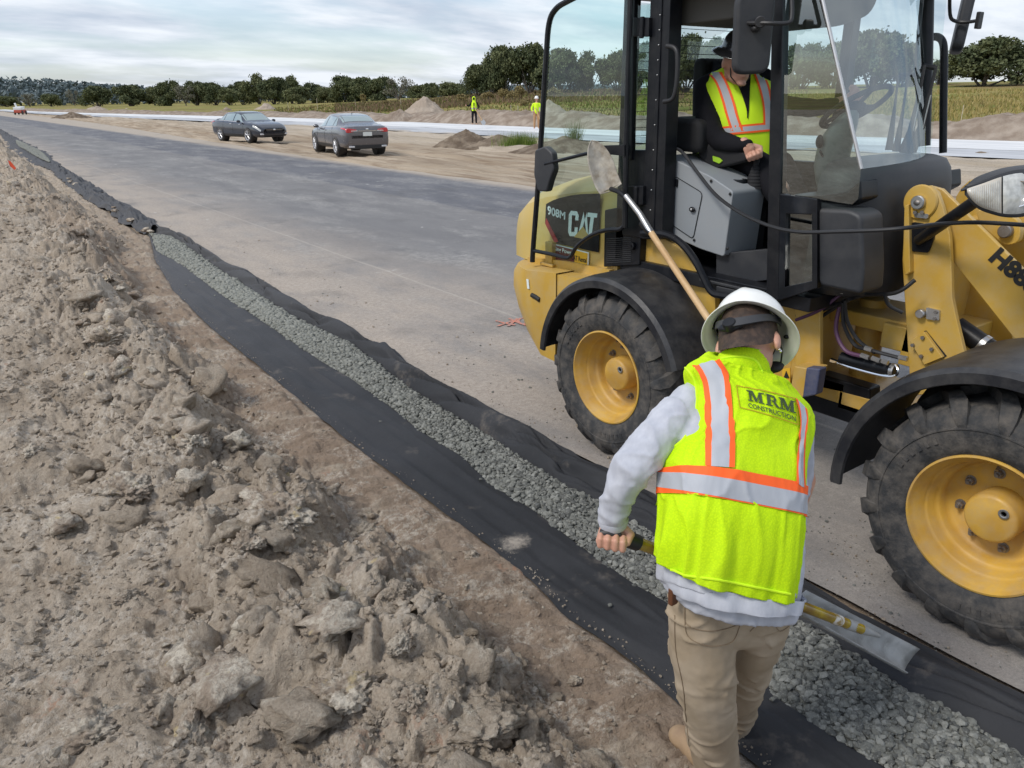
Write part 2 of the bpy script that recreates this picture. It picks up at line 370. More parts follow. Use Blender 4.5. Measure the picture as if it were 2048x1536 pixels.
# --- clods/rocks
g = G_('clod_soil')
c = g.mix(g.rng(g.noise(2.2, 4), .38, .62), (0.375, 0.31, 0.24), (0.50, 0.425, 0.34))
lime = g.op('MULTIPLY', g.rng(g.noise(5.5, 7, .65, dist=.5), .50, .62), g.rng(g.noise(45, 8, .75), .40, .58))
c = g.mix(g.op('MULTIPLY', lime, .85), c, (0.60, 0.55, 0.46))
c = g.mix(g.op('MULTIPLY', g.rng(g.noise(80, 6, .7), .4, .65), .35), c, (0.15, 0.11, 0.08))
h = g.op('ADD', g.noise(60, 8, .7), g.op('MULTIPLY', g.noise(260, 3), .3))
MT['clod'] = g.done(c, 0.95, h, 0.022, 1.0, spec=0.15)
g = G_('lime_rock')
c = g.mix(g.rng(g.noise(7, 8, .72, dist=.5), .42, .62), (0.37, 0.30, 0.235), (0.62, 0.56, 0.465))
c = g.mix(g.op('MULTIPLY', g.rng(g.noise(50, 8, .75), .45, .62), .6), c, (0.22, 0.17, 0.13))
c = g.mix(g.op('MULTIPLY', g.rng(g.noise(11, 3), .62, .70), .5), c, (0.58, 0.46, 0.22))
h = g.op('ADD', g.noise(40, 9, .72), g.op('MULTIPLY', g.vor(70), .3))
MT['rock'] = g.done(c, 0.92, h, 0.02, 1.0, spec=0.15)

# fabric edges measured along the strip
def world_line(pts, Z=0.0):
    q = [P(u, v, Z=Z) for u, v in pts]; q = sorted([(a.y, a.x) for a in q]); return np.array([a for a, _ in q]), np.array([b for _, b in q])
LXL = world_line([(300,475),(310,520),(345,580),(420,655),(520,735),(640,835),(720,900),(800,960),(880,1020),(960,1080),(1060,1160),(1140,1240),(1226,1298),(1365,1414),(1489,1511)])
LGL = world_line([(304,476),(313,504),(365,531),(408,564),(452,597),(510,633),(583,684),(649,728),(700,758),(760,800),(850,870),(930,920),(980,970),(1075,1030),(1140,1080),(1211,1132),(1271,1174),(1335,1209),(1507,1331),(1552,1399),(1627,1447),(1702,1500),(1747,1526)])
LGR = world_line([(307,474),(346,476),(394,509),(437,542),(485,571),(539,608),(598,644),(649,666),(700,691),(760,735),(830,790),(900,830),(1000,890),(1100,960),(1196,1009),(1290,1065),(1582,1237),(1665,1286),(1740,1339),(1800,1380),(1880,1414),(2022,1510),(2048,1527)])
LXR = world_line([(303,464),(345,468),(380,483),(430,518),(470,545),(510,555),(560,585),(620,625),(650,650),(700,662),(735,690),(790,703),(830,745),(870,765),(930,790),(1000,835),(1060,864),(1100,885),(1140,905),(1200,935),(1330,1005),(1600,1160),(1700,1225),(1870,1310),(1950,1350),(2048,1395)])
LBC = world_line([(303,466),(297,461),(267,438),(226,414),(191,397),(178,383),(150,366),(120,342),(92,330),(60,305),(44,297),(20,277),(0,263),(-60,238)])
def XL(y): return np.where(y < 13.4, np.interp(y, *LXL), np.interp(y, *LBC)-0.22)
def XR(y): return np.interp(y, *LXR)

# --- the near dirt bank
def dirt_h(X, Y):
    xl = XL(Y); r = xl-X
    crest = 0.29+0.14*fbm(Y*0.9, X*0.0+3, 5, 3)+0.09*fbm(Y*2.7, X*0, 9, 2)
    w0 = 0.36+0.12*fbm(Y*1.3, X*0+1, 11, 2)+0.06*fbm(X*5, Y*5, 15, 2)
    s = sstep(0, 1, np.clip((r-w0)/0.46, 0, 1))
    hh = crest*s - 0.13*sstep(w0+0.55, w0+1.15, r)*sstep(18, 5, Y) + 0.05*sstep(2.2, 4.5, r)
    on = sstep(w0-0.06, w0+0.22, r); ridge = on*(1-0.62*sstep(w0+0.75, w0+1.25, r)); amp = 0.12+0.88*ridge
    wx = X+0.07*fbm(X*5, Y*5, 21, 3)+0.02*fbm(X*17, Y*17, 23, 2); wy = Y+0.07*fbm(X*5+9, Y*5, 22, 3)+0.02*fbm(X*17, Y*17+4, 24, 2)
    hh = hh + amp*0.11*fbm(X*1.9, Y*1.9, 31, 3)
    # chunky blocks: each cell is a tilted facet at its own height, edges broken by the warp
    for sc, a, tl, sd_ in ((2.6, 0.075, .22, 41), (5.5, 0.045, .30, 42), (12., 0.022, .30, 43), (27., 0.011, .35, 44)):
        qx, qy = wx*sc, wy*sc; f1, f2, idv = worley(qx, qy, sd_); edge = np.clip((f2-f1)*3.2, 0, 1)
        gx = np.sin(idv*57.0); gy = np.cos(idv*91.0); loc = fbm(qx*.9, qy*.9, sd_+7, 2)
        tilt = (gx*(vnoise(qx*.5, qy*.5, sd_+3)-.5)+gy*(vnoise(qx*.5+9, qy*.5, sd_+4)-.5))*tl
        hh = hh + amp*a*1.25*((idv-0.5)*1.5*edge+tilt+0.5*edge-0.3+0.5*loc)
    hh = hh + amp*0.016*fbm(X*16, Y*16, 51, 4) + (0.35+0.65*on)*0.007*fbm(X*40, Y*40, 54, 3)
    # granular crumb cover
    c1, c2, ci = worley(X*34, Y*34, 71); hh = hh + on*0.011*np.clip(.55-c1, 0, 1)*(ci > .45)
    flat = 1-on
    v_ = Y+0.35*X
    teeth = np.abs(fbm(X*5, v_*26, 61, 2))*0.050 + 0.012*fbm(X*5, v_*14, 63, 2)+0.014*np.abs(fbm(X*14, Y*20, 66, 4))
    hh = hh + flat*(teeth-0.004)*sstep(0.0, 0.06, r)
    hh = hh + flat*0.03*sstep(0.60, 0.9, vnoise(X*8, Y*8, 64))*sstep(.05, .12, r)
    under = sstep(0.02, -0.06, r)
    return hh*(1-under) - 0.035*under
ys = [-4.0]
while ys[-1] < 0.7: ys.append(ys[-1]+0.05)
while ys[-1] < 190: ys.append(ys[-1]+max(0.0085, 0.0034*ys[-1]))
ys = np.array(ys)
xs = np.concatenate([-np.geomspace(70, 0.55, 46), np.arange(-0.5, 1.95, 0.0085), np.arange(1.96, 3.0, 0.03)])
YY, XX = np.meshgrid(ys, xs, indexing='ij')
shift = (XL(YY)-1.72)            # the bank follows the cloth
XX = XX+np.where(XX > -1, shift*np.clip((XX+1)/2.7, 0, 1), 0)
ZZ = dirt_h(XX, YY)
FR = lambda y: np.interp(y, [-60, 13, 28, 71, 200], [2.70, 2.74, 2.92, 4.75, 6.6])   # road's near edge
ZZ = np.where(XX > FR(YY), -0.04, ZZ)
bank = np_mesh('dirt_bank', np.stack([XX, YY, ZZ], -1).reshape(-1, 3), grid_faces(len(ys), len(xs)), MT['soil'])
tag(bank, 'heaped brown dirt bank of clods and crumbled lime rock left of the black fabric', kind='structure')
def hz(x, y):
    a = np.array([[x]], dtype=float); b = np.array([[y]], dtype=float); return float(dirt_h(a, b)[0, 0])

# clods: one uncountable layer of crumbs and lumps on the bank
IV2, IF2 = icos(2); IV1, IF1 = icos(1); IV3, IF3 = icos(3)
def scatter(name, pos, size, V0, F0, m, flat=(0.6, 1.0), rough=0.25, seed=1, nvar=6, sharp=None, chunks=1):
    r = np.random.default_rng(seed); n = len(pos); nv = len(V0)
    var = []
    for k in range(nvar):
        q = V0.copy()
        for j in range(7):      # random facet cuts make angular stones
            d = r.normal(size=3); d /= np.linalg.norm(d); lim = r.uniform(0.55, 0.85); pr = q @ d
            q = q - np.outer(np.maximum(pr-lim, 0), d)
        q = q*(1+r.uniform(-rough, rough, size=(nv, 1))*0.35)
        var.append(q)
    var = np.array(var)[r.integers(0, nvar, n)]
    sc = size[:, None]*np.stack([r.uniform(.75, 1.25, n), r.uniform(.75, 1.25, n), r.uniform(flat[0], flat[1], n)], 1)
    a, b, c_ = r.uniform(0, 6.283, n), r.normal(0, .35, n), r.normal(0, .35, n)
    ca, sa, cb, sb, cc, scn = np.cos(a), np.sin(a), np.cos(b), np.sin(b), np.cos(c_), np.sin(c_)
    Rm = np.empty((n, 3, 3)); z0 = np.zeros(n); o1 = np.ones(n)
    Rz = np.stack([np.stack([ca, -sa, z0], 1), np.stack([sa, ca, z0], 1), np.stack([z0, z0, o1], 1)], 1)
    Rx = np.stack([np.stack([o1, z0, z0], 1), np.stack([z0, cb, -sb], 1), np.stack([z0, sb, cb], 1)], 1)
    Ry = np.stack([np.stack([cc, z0, scn], 1), np.stack([z0, o1, z0], 1), np.stack([-scn, z0, cc], 1)], 1)
    Rm = Rx @ Ry @ Rz
    q = np.einsum('nij,nkj->nki', Rm, var*sc[:, None, :])+pos[:, None, :]
    F = (F0[None]+(np.arange(n)*nv)[:, None, None]).reshape(-1, F0.shape[1])
    mi = np.repeat(r.integers(0, len(m), n), len(F0)) if isinstance(m, list) else None
    return np_mesh(name, q.reshape(-1, 3), F, m, smooth=True, sharp=sharp, mi=mi)
r_ = np.random.default_rng(3)
def bank_pts(n, ymin, ymax, xmin, xmax_r, seed, power=1.0):
    r = np.random.default_rng(seed); y = np.exp(r.uniform(np.log(ymin), np.log(ymax), n))
    xl = XL(y); x = r.uniform(xmin, 1, n)*(xl-xmax_r-xmin*0)  # crude
    x = xmin+(xl-xmax_r-xmin)*r.uniform(0, 1, n)
    return x, y
nC = 60000
x, y = bank_pts(nC, 0.9, 30, -0.6, 0.03, 17)
fl = sstep(0.25, 0.55, XL(y)-x); patch = vnoise(x*2.5, y*2.5, 77)
keep = np.random.default_rng(8).uniform(0, 1, nC) < (0.22+0.78*fl)*(0.25+patch)
x, y, fl = x[keep], y[keep], fl[keep]
sz = 0.0034*(1-r_.uniform(0, 1, len(x)))**(-0.58); sz = np.clip(sz, 0.003, 0.020)*(0.6+0.4*fl)*np.clip(y/3, 1, 3)**0.5
z = dirt_h(x[None], y[None])[0]
o = scatter('soil_clods', np.stack([x, y, z+sz*0.15], 1), sz, IV1, IF1, [MT['clod'], MT['soil'], MT['clod']], seed=5, flat=(.45, .9), rough=0.9, nvar=16, sharp=28)
tag(o, 'loose crumbs and clods of dry soil covering the dirt bank', 'soil clods', kind='stuff')

#BOULDER
def boulder(seed, size, sub=4, jag=0.35):
    V, F = icos(sub); r = np.random.default_rng(seed); q = V.copy()
    for j in range(8):
        d = r.normal(size=3); d /= np.linalg.norm(d); lim = r.uniform(0.55, 0.85); pr = q @ d; q = q-np.outer(np.maximum(pr-lim, 0), d)*.9
    s3 = seed*1.7
    for k in range(len(q)):
        v = Vector(q[k]); nn_ = noise.fractal(v*1.3+Vector((s3, 0, 0)), 1.0, 2.0, 2); cell = noise.cell(v*3.3+Vector((s3, 0, 0))+noise.noise_vector(v*2)*.6)
        n3 = noise.fractal(v*4+Vector((s3, s3, 0)), 0.55, 2.1, 5); cr = abs(noise.noise(v*3.2+Vector((0, s3, 3))))
        q[k] *= 1+jag*0.75*nn_+0.24*n3+0.11*(cell-.5)-.14*max(0, .12-cr)/.12
    return q*np.array(size), F
vr = [boulder(500+k, (1, 1, 1), 3, .5)[0] for k in range(10)]
x, y = bank_pts(3000, 0.9, 26, -0.7, 0.30, 91); r_ = np.random.default_rng(92)
pk = r_.uniform(0, 1, len(x)) < (0.15+0.85*sstep(.35, .65, vnoise(x*1.7, y*1.7, 78)))*np.exp(-((XL(y)-x-.85)/.55)**2)*.85; x, y = x[pk], y[pk]
sz = np.clip(.014*(1-r_.uniform(0, 1, len(x)))**-.62, .012, .10)*np.clip(y/4, 1, 1.6)**.5; z = dirt_h(x[None], y[None])[0]; n = len(x)
A = r_.uniform(0, 6.28, n); q = np.array(vr)[r_.integers(0, 10, n)]*np.stack([sz*r_.uniform(.8, 1.5, n), sz*r_.uniform(.7, 1.1, n), sz*r_.uniform(.5, .85, n)], 1)[:, None, :]
tl_ = r_.normal(0, .35, n); zz_ = q[:, :, 2]*np.cos(tl_)[:, None]+q[:, :, 0]*np.sin(tl_)[:, None]; xx_ = q[:, :, 0]*np.cos(tl_)[:, None]-q[:, :, 2]*np.sin(tl_)[:, None]
q = np.stack([xx_*np.cos(A)[:, None]-q[:, :, 1]*np.sin(A)[:, None], xx_*np.sin(A)[:, None]+q[:, :, 1]*np.cos(A)[:, None], zz_], 2)+np.stack([x, y, z+sz*.2], 1)[:, None, :]
nv = q.shape[1]; o = np_mesh('soil_lumps', q.reshape(-1, 3), (IF3[None]+(np.arange(n)*nv)[:, None, None]).reshape(-1, 3), [MT['clod'], MT['rock'], MT['soil']], sharp=None, mi=np.repeat(np.random.default_rng(4).choice(3, n, p=[.45, .25, .3]), len(IF3))); tag(o, 'broken fist-sized lumps of clay heaped along the crest of the bank', 'soil lumps', kind='stuff')
ROCKS = [ # px, py, size(m), rotation z, name, label
 (555,1190,(0.30,0.10,0.075),-48,'limestone slab, the longest pale slab lying on the dirt crest in the foreground'),
 (790,1180,(0.05,0.045,0.045),20,'dark lump standing beside the black hollow in the foreground dirt'),
 (800,1245,(0.055,0.045,0.038),50,'rounded crusty lump just below the black hollow in the dirt'),
 (690,1370,(0.13,0.09,0.07),10,'big brown lump with knobbly top below the long pale slab'),
 (750,1425,(0.035,0.035,0.032),70,'small round cream rock near the bottom of the dirt bank'),
 (820,1385,(0.055,0.05,0.04),30,'pale cracked rock right of the small round cream rock'),
 (395,1430,(0.055,0.15,0.06),15,'upright pale rock at the foot of the slab, lower left'),
 (950,1460,(0.17,0.12,0.08),-20,'wide lump with small dark hole at the bottom centre of the bank'),
 (560,1010,(0.21,0.15,0.09),-40,'large pale flat-topped block on the crest, left of the rutted flat'),
 (385,870,(0.17,0.09,0.07),-50,'slanting wedge-shaped block higher up the crest'),
 (320,700,(0.20,0.14,0.09),-25,'rounded greyish block in the middle of the bank'),
 (205,670,(0.18,0.15,0.08),-10,'smooth pale hump at the left middle of the bank'),
 (255,980,(0.14,0.11,0.07),0,'whitish crumbling rock at left centre of the bank'),
 (150,1225,(0.028,0.022,0.02),0,'small smooth stone alone on fine soil at lower left'),
 (215,560,(0.20,0.06,0.05),-60,'thin tilted clay flake above the wedge-shaped block'),
 (940,1110,(0.045,0.036,0.028),0,'orange-stained cream stone beside the edge of the black fabric'),
 (985,1330,(0.04,0.036,0.032),0,'squat brown stone on the slope between bank and fabric'),
 (500,1090,(0.07,0.055,0.05),40,'knobbly lump above the long pale slab'),
 (250,1190,(0.05,0.04,0.03),30,'flattish tan clod among crumbs left of the slab'),
 (160,620,(0.09,0.07,0.05),10,'pale broken clod near the left edge above the smooth hump'),
 (1150,1360,(0.028,0.022,0.016),0,'flat dark stone on the damp soil near the worker'),
 (180,1450,(0.12,0.09,0.05),20,'broad half-buried lump with brown crust at the lower left corner'),
 (720,1060,(0.13,0.09,0.06),-20,'brown sandy block behind the black hollow, upper side of the ridge'),
 (60,900,(0.07,0.06,0.045),0,'half-buried brown clod at the left edge of the picture'),
]
for i, (u, v, sz3, rz, lab) in enumerate(ROCKS):
    p = P(u, v, Z=0.3)
    for _ in range(5): p = P(u, v, Z=hz(p.x, p.y)+sz3[2]*0.4)
    q, F = boulder(100+i, sz3, 5)
    ca, sa = math.cos(rad(rz-36)), math.sin(rad(rz-36)); q = np.stack([q[:, 0]*ca-q[:, 1]*sa, q[:, 0]*sa+q[:, 1]*ca, q[:, 2]], 1)
    zc = hz(p.x, p.y)+sz3[2]*0.05
    o = np_mesh('dirt_rock', q, F, MT['rock'] if i % 3 != 1 else MT['clod'], sharp=None); o.location = (p.x, p.y, zc)
    tag(o, lab, 'rock', 'rocks on the dirt bank')
# --- dark cavity beside the slab is formed by neighbouring lumps

# --- black geotextile
g = G_('geotextile')
wv = g.noise(500, 2, .6)
st = g.rng(g.noise(2.6, 9, .7), .58, .70)
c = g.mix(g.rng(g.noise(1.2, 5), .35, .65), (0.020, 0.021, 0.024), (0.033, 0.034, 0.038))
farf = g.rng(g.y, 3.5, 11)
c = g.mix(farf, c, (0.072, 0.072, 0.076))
c = g.mix(g.op('MULTIPLY', st, .30), c, (0.26, 0.22, 0.18))
# one patch of spilt lime
dx = g.op('SUBTRACT', g.x, 1.86); dy = g.op('SUBTRACT', g.y, 2.56); dd = g.op('SQRT', g.op('ADD', g.op('MULTIPLY', dx, dx), g.op('MULTIPLY', dy, dy)))
spl = g.op('MULTIPLY', g.rng(g.op('ADD', dd, g.op('MULTIPLY', g.noise(22, 8, .8), .20)), .19, .10), .75)
c = g.mix(spl, c, (0.48, 0.42, 0.35))
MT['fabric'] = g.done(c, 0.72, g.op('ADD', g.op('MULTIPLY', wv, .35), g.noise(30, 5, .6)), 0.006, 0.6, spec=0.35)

fy = [-3.0]
while fy[-1] < 13.45: fy.append(fy[-1]+max(0.016, 0.006*fy[-1]))
fy = np.array(fy); NU = 110; T = np.linspace(0, 1, NU)
YYf, TT = np.meshgrid(fy, T, indexing='ij')
xl, gl, gr, xr = (np.interp(fy, *q)[:, None] for q in (LXL, LGL, LGR, LXR))
gl = np.maximum(gl, xl+0.02); gr = np.maximum(gr, gl+0.01); xr = np.maximum(xr, gr+0.02)
a_ = TT/0.42; b_ = (TT-0.42)/0.20; c_ = (TT-0.62)/0.38
XXf = np.where(TT < .42, xl+(gl-xl)*a_, np.where(TT < .62, gl+(gr-gl)*b_, gr+(xr-gr)*c_))
s_r = np.clip(c_, 0, 1); s_l = np.clip(1-a_, 0, 1)
crump = 0.35+0.65*sstep(1.6, 3.2, YYf)
fold = np.abs(fbm(YYf*1.7+2.2*s_r, s_r*1.6, 201, 3)); fold2 = 1-np.abs(fbm(YYf*4.5+4*s_r, s_r*2.2, 207, 3))*2.2
zr_ = np.sin(np.clip(s_r*1.15, 0, 1)*math.pi)**0.8*(0.030+0.085*crump*sstep(0.05, .5, fold*1.8))+0.020*crump*fold2*s_r*(1-s_r*0.5)
zr_ = zr_ + 0.014*s_r
zl_ = 0.014+0.024*(1-np.abs(fbm(YYf*0.7+XXf*1.2, XXf*6, 211, 3))*2)*np.sin(np.clip(s_l, 0, 1)*math.pi) + 0.008*fbm(YYf*2.5, XXf*5, 214, 3)
seam_ = 0.016*np.exp(-((s_l-0.93)/0.03)**2)*0
ZZf = np.where(TT < .42, zl_, np.where(TT < .62, 0.004, zr_)) + seam_
ZZf = ZZf*np.where(TT < .42, np.clip(a_*6, 0.35, 1), 1)
XXf = XXf+0.03*fbm(YYf*3, TT*2, 219, 3)*s_r*crump + 0.010*fbm(YYf*5, TT*0, 221, 3)*(s_l > .9)
# far end is drawn together
pinch = sstep(12.2, 13.4, YYf); ZZf = ZZf+pinch*0.05*np.abs(fbm(YYf*6, TT*6, 230, 3))
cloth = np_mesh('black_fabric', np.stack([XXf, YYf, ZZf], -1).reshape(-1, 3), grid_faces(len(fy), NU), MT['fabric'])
tag(cloth, 'wide open strip of black geotextile fabric holding the gravel along the road edge', 'fabric')

by = [13.2]
while by[-1] < 75: by.append(by[-1]+max(0.05, 0.005*by[-1]))
by = np.array(by); NB = 40; YB, TB = np.meshgrid(by, np.linspace(0, 1, NB), indexing='ij')
cb_ = np.interp(by, *LBC)[:, None]; wid = np.interp(by, [13, 14, 20, 30, 31, 45, 60, 75], [.22, .48, .5, .45, .9, 1.1, .5, .4])[:, None]
XB = cb_+(TB-0.5)*wid*(1+0.25*fbm(YB*1.2, YB*0, 300, 2))+0.06*fbm(YB*2, TB*3, 301, 3)
ZB = 0.02+np.sin(TB*math.pi)**0.6*(0.05+0.09*np.abs(fbm(YB*1.4, TB*4, 303, 4))*2)*np.interp(by, [13, 29, 33, 50, 60], [1, 1, .3, .3, 1])[:, None]
ZB = ZB+0.03*fbm(YB*6, TB*9, 305, 3)
rolled = np_mesh('rolled_fabric', np.stack([XB, YB, ZB], -1).reshape(-1, 3), grid_faces(len(by), NB), MT['fabric'])
tag(rolled, 'crumpled roll of black fabric trailing away along the far road edge', 'fabric')

# --- gravel
def stone_mat(nm, a_, b_):
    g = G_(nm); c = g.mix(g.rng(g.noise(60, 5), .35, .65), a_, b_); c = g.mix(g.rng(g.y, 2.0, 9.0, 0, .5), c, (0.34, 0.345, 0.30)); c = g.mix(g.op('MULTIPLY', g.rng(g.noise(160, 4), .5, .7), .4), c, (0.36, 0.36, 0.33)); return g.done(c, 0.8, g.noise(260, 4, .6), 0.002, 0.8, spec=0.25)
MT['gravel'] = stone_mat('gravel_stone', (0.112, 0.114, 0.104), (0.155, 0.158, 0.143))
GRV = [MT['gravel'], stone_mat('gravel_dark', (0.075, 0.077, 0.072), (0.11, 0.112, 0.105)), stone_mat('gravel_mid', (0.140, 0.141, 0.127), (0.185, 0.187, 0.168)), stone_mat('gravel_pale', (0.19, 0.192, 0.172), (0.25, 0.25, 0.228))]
def gravel_h(x, y, g0, g1):
    t = np.clip((x-g0)/np.maximum(g1-g0, .02), 0, 1); return 0.012+0.040*np.sin(t*math.pi)**0.55+0.014*fbm(x*5, y*5, 400, 3)
r = np.random.default_rng(12); y = []
nG = 30000
yy_ = -0.3+13.6*r.uniform(0, 1, nG*3); pk = r.uniform(0, 1, nG*3) < np.clip(4.2/(np.maximum(yy_, 0)+2.2), 0, 1); y = yy_[pk][:nG]
g0 = np.interp(y, *LGL); g1 = np.interp(y, *LGR)
x = g0+(g1-g0)*r.uniform(-0.01, 1.01, len(y)); x += 0.015*fbm(y*9, x*0, 402, 2)
gz = gravel_h(x, y, g0, g1); sz = np.clip(r.normal(0.0134, 0.0038, len(y)), 0.006, 0.023)*np.clip((y+2)/5.5, 1, 1.7)
lay = r.uniform(0, 1, len(y)); z = gz+0.002-lay**.7*0.024
nr_ = y < 3.6
P3 = np.stack([x, y, z], 1)
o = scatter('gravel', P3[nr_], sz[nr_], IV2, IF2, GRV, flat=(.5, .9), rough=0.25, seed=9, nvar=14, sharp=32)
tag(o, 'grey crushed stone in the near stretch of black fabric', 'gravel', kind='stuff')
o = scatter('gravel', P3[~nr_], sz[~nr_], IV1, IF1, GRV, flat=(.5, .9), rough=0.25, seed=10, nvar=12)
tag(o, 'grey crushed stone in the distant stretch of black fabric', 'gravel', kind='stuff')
ys2 = np.arange(-1, 13.35, 0.05); gg0 = np.interp(ys2, *LGL)[:, None]; gg1 = np.interp(ys2, *LGR)[:, None]; tt = np.linspace(0, 1, 16)[None]
xg = gg0+(gg1-gg0)*tt; yg = ys2[:, None]+0*xg; zg = gravel_h(xg, yg, gg0, gg1)-0.016
o = np_mesh('gravel_bed', np.stack([xg, yg, zg], -1).reshape(-1, 3), grid_faces(len(ys2), 16), MT['gravel']); tag(o, 'compacted grey stone dust under the gravel', kind='structure')
# stray stones on the cloth, far gravel and stones on the roll
MBs = [(761,843),(962,958),(1220,1210),(1545,1398),(380,562),(430,591),(372,570),(318,509),(700,690),(1480,1200),(560,590)]
for (u, v) in MBs:
    p = P(u, v, Z=0.03); q, F = boulder(int(u), (0.012, 0.010, 0.008), sub=2); o = np_mesh('stray_stone', q, F, MT['gravel']); o.location = p
    tag(o, 'single grey pebble lying loose on the black fabric', 'pebble', 'stray pebbles on the fabric')
y = np.random.default_rng(5).uniform(31, 50, 2500); x = np.interp(y, *LBC)+.12+np.random.default_rng(6).uniform(-1, 1, 2500)*.22*np.sin((y-31)/19*3.1416)**.7
o = scatter('gravel', np.stack([x, y, np.full(2500, .10)], 1), np.full(2500, .035), IV1, IF1, MT['gravel'], seed=11); tag(o, 'patch of grey crushed stone far up the road edge', 'gravel', kind='stuff')
for k, (u, v, s) in enumerate([(228,414,.05),(230,421,.07),(262,440,.085),(293,459,.09),(140,363,.08),(150,368,.09),(137,357,.06),(300,463,.06)]):
    p = P(u, v, Z=0.11); q, F = boulder(900+k, (s, s*.8, s*.45), sub=3); o = np_mesh('holding_stone', q, F, MT['rock']); o.location = p
    tag(o, ['pale flat stone weighing down the rolled black fabric'][0], 'stone', 'stones holding down the fabric roll')

# --- road
g = G_('asphalt')
st = g.map((1.0, .30, 1.0)); wob = g.op('MULTIPLY', g.op('SUBTRACT', g.noise(.5, 5, .6), .5), 2.2)
xx = g.op('ADD', g.x, wob)
c = g.mix(g.rng(g.noise(1.1, 8, .68, v=st), .34, .66), (0.170, 0.166, 0.168), (0.215, 0.209, 0.207))
lane = g.rng(g.op('ADD', g.x, g.op('MULTIPLY', g.noise(.8, 3), .10)), 8.1, 8.22)
c = g.mix(g.op('MULTIPLY', lane, .80), c, g.mix(g.rng(g.noise(1.2, 8, .68, v=st), .4, .6), (0.095, 0.100, 0.120), (0.138, 0.142, 0.160)))
pale = g.op('MULTIPLY', g.rng(g.noise(.9, 10, .75, v=g.map((1, .35, 1))), .46, .64), g.rng(g.noise(11, 8, .8), .38, .60))
c = g.mix(g.op('MULTIPLY', pale, .70), c, (0.40, 0.385, 0.36))
dustf = g.op('MULTIPLY', g.rng(xx, 5.9, 3.0), g.rng(g.noise(1.6, 9, .70, v=g.map((1, .4, 1))), .28, .58, .35, 1.0))
dustf = g.op('MULTIPLY', dustf, g.rng(g.y, 0.8, 6.0, .40, .95))
c = g.mix(dustf, c, g.mix(g.rng(g.noise(24, 8, .75), .35, .65), (0.36, 0.30, 0.245), (0.49, 0.42, 0.35)))
c = g.mix(g.rng(g.op('ABSOLUTE', g.op('SUBTRACT', g.op('ADD', g.x, g.op('MULTIPLY', g.noise(1, 3), .06)), 4.3)), .03, .0, 0, .5), c, (0.48, 0.43, 0.37))
edge = g.op('MULTIPLY', g.rng(g.op('ADD', g.x, g.op('MULTIPLY', g.noise(3, 5), .5)), 10.8, 11.5), .8)
c = g.mix(edge, c, (0.50, 0.42, 0.33))
scr = g.op('MULTIPLY', g.rng(g.noise(1.7, 10, .8, v=g.map((.35, 2.2, 1))), .60, .66), g.rng(g.noise(15, 6, .8), .46, .56))
c = g.mix(g.op('MULTIPLY', scr, .8), c, (0.62, 0.60, 0.56))
chips = g.op('MULTIPLY', g.rng(g.vor(1.1, v=g.map((1.2, .8, 1))), .07, .03), g.rng(g.noise(9, 5, .7), .5, .56))
c = g.mix(g.op('MULTIPLY', chips, .9), c, (0.66, 0.64, 0.60))
c = g.mix(g.op('MULTIPLY', g.rng(g.noise(.8, 5), .56, .66), .25), c, (0.10, 0.095, 0.09))
c = g.mix(g.op('MULTIPLY', g.rng(g.noise(90, 6, .85), .44, .66), .45), c, (0.09, 0.09, 0.09))
c = g.mix(g.op('MULTIPLY', g.rng(g.noise(130, 6, .85), .54, .68), .55), c, (0.50, 0.47, 0.43))
MT['road'] = g.done(c, 0.86, g.op('ADD', g.noise(160, 5, .7), g.noise(7, 5)), 0.004, 0.6, spec=0.3)
ry = np.concatenate([np.arange(-60, -2, 4.0), np.arange(-2, 20, .1), np.geomspace(20, 260, 150)]); tx = np.linspace(0, 1, 90)
RE = lambda y: np.interp(y, [-60, 14, 24, 43, 87, 182, 260], [11.35, 11.42, 11.2, 12.0, 14.0, 15.5, 17])
xr0 = FR(ry)[:, None]; xr1 = RE(ry)[:, None]; XXr = xr0+(xr1-xr0)*tx[None]; YYr = ry[:, None]+0*XXr
XXr[:, 0] += 0.03*fbm(ry*2, ry*0, 501, 3); XXr[:, -1] += 0.15*fbm(ry*.7, ry*0, 502, 4)
ZZr = 0.004*fbm(XXr*1.5, YYr*1.5, 503, 3)
o = np_mesh('road', np.stack([XXr, YYr, ZZr], -1).reshape(-1, 3), grid_faces(len(ry), 90), MT['road']); tag(o, 'dusty grey unfinished asphalt road', kind='structure')
# white paint scratches and orange survey marks sprayed on the road
def road_fn(u0, v0, u1, v1):
    a = P(u0, v0, Z=0.008); b = P(u1, v1, Z=0.008); ex = (b-a); ey = Vector((-ex.y, ex.x, 0)); return lambda x, y: a+ex*x+ey*y
MT['spray'] = mat('orange_spray', (0.62, 0.20, 0.12), 0.8, col2=(0.26, 0.21, 0.19), nscale=55, thr=(.40, .60))
mk = MB(); a = P(1000, 644, Z=.007)
def gp(u, v): return P(u, v, Z=.008)
def stroke(mb, pts, w=0.015):
    pts = [gp(*p)-Vector((0, 0, .0003*len(mb.f))) for p in pts]
    vs = []; 
    for i, p in enumerate(pts):
        t = (pts[min(i+1, len(pts)-1)]-pts[max(i-1, 0)]).normalized(); n_ = Vector((-t.y, t.x, 0))*w; vs += [p+n_, p-n_]
    mb.add(vs, [(2*i, 2*i+1, 2*i+3, 2*i+2) for i in range(len(pts)-1)])
stroke(mk, [(992,641),(1010,646),(1030,650)]); stroke(mk, [(995,652),(1014,645),(1036,637)]); stroke(mk, [(1016,652),(1030,640)]); stroke(mk, [(1018,636),(1040,646),(1052,650)])
stroke(mk, [(1046+10*math.cos(k), 641+5.5*math.sin(k)) for k in np.linspace(0, 6.3, 12)], .016)
stroke(mk, [(1055,652),(1062,640),(1070,650)], .015)
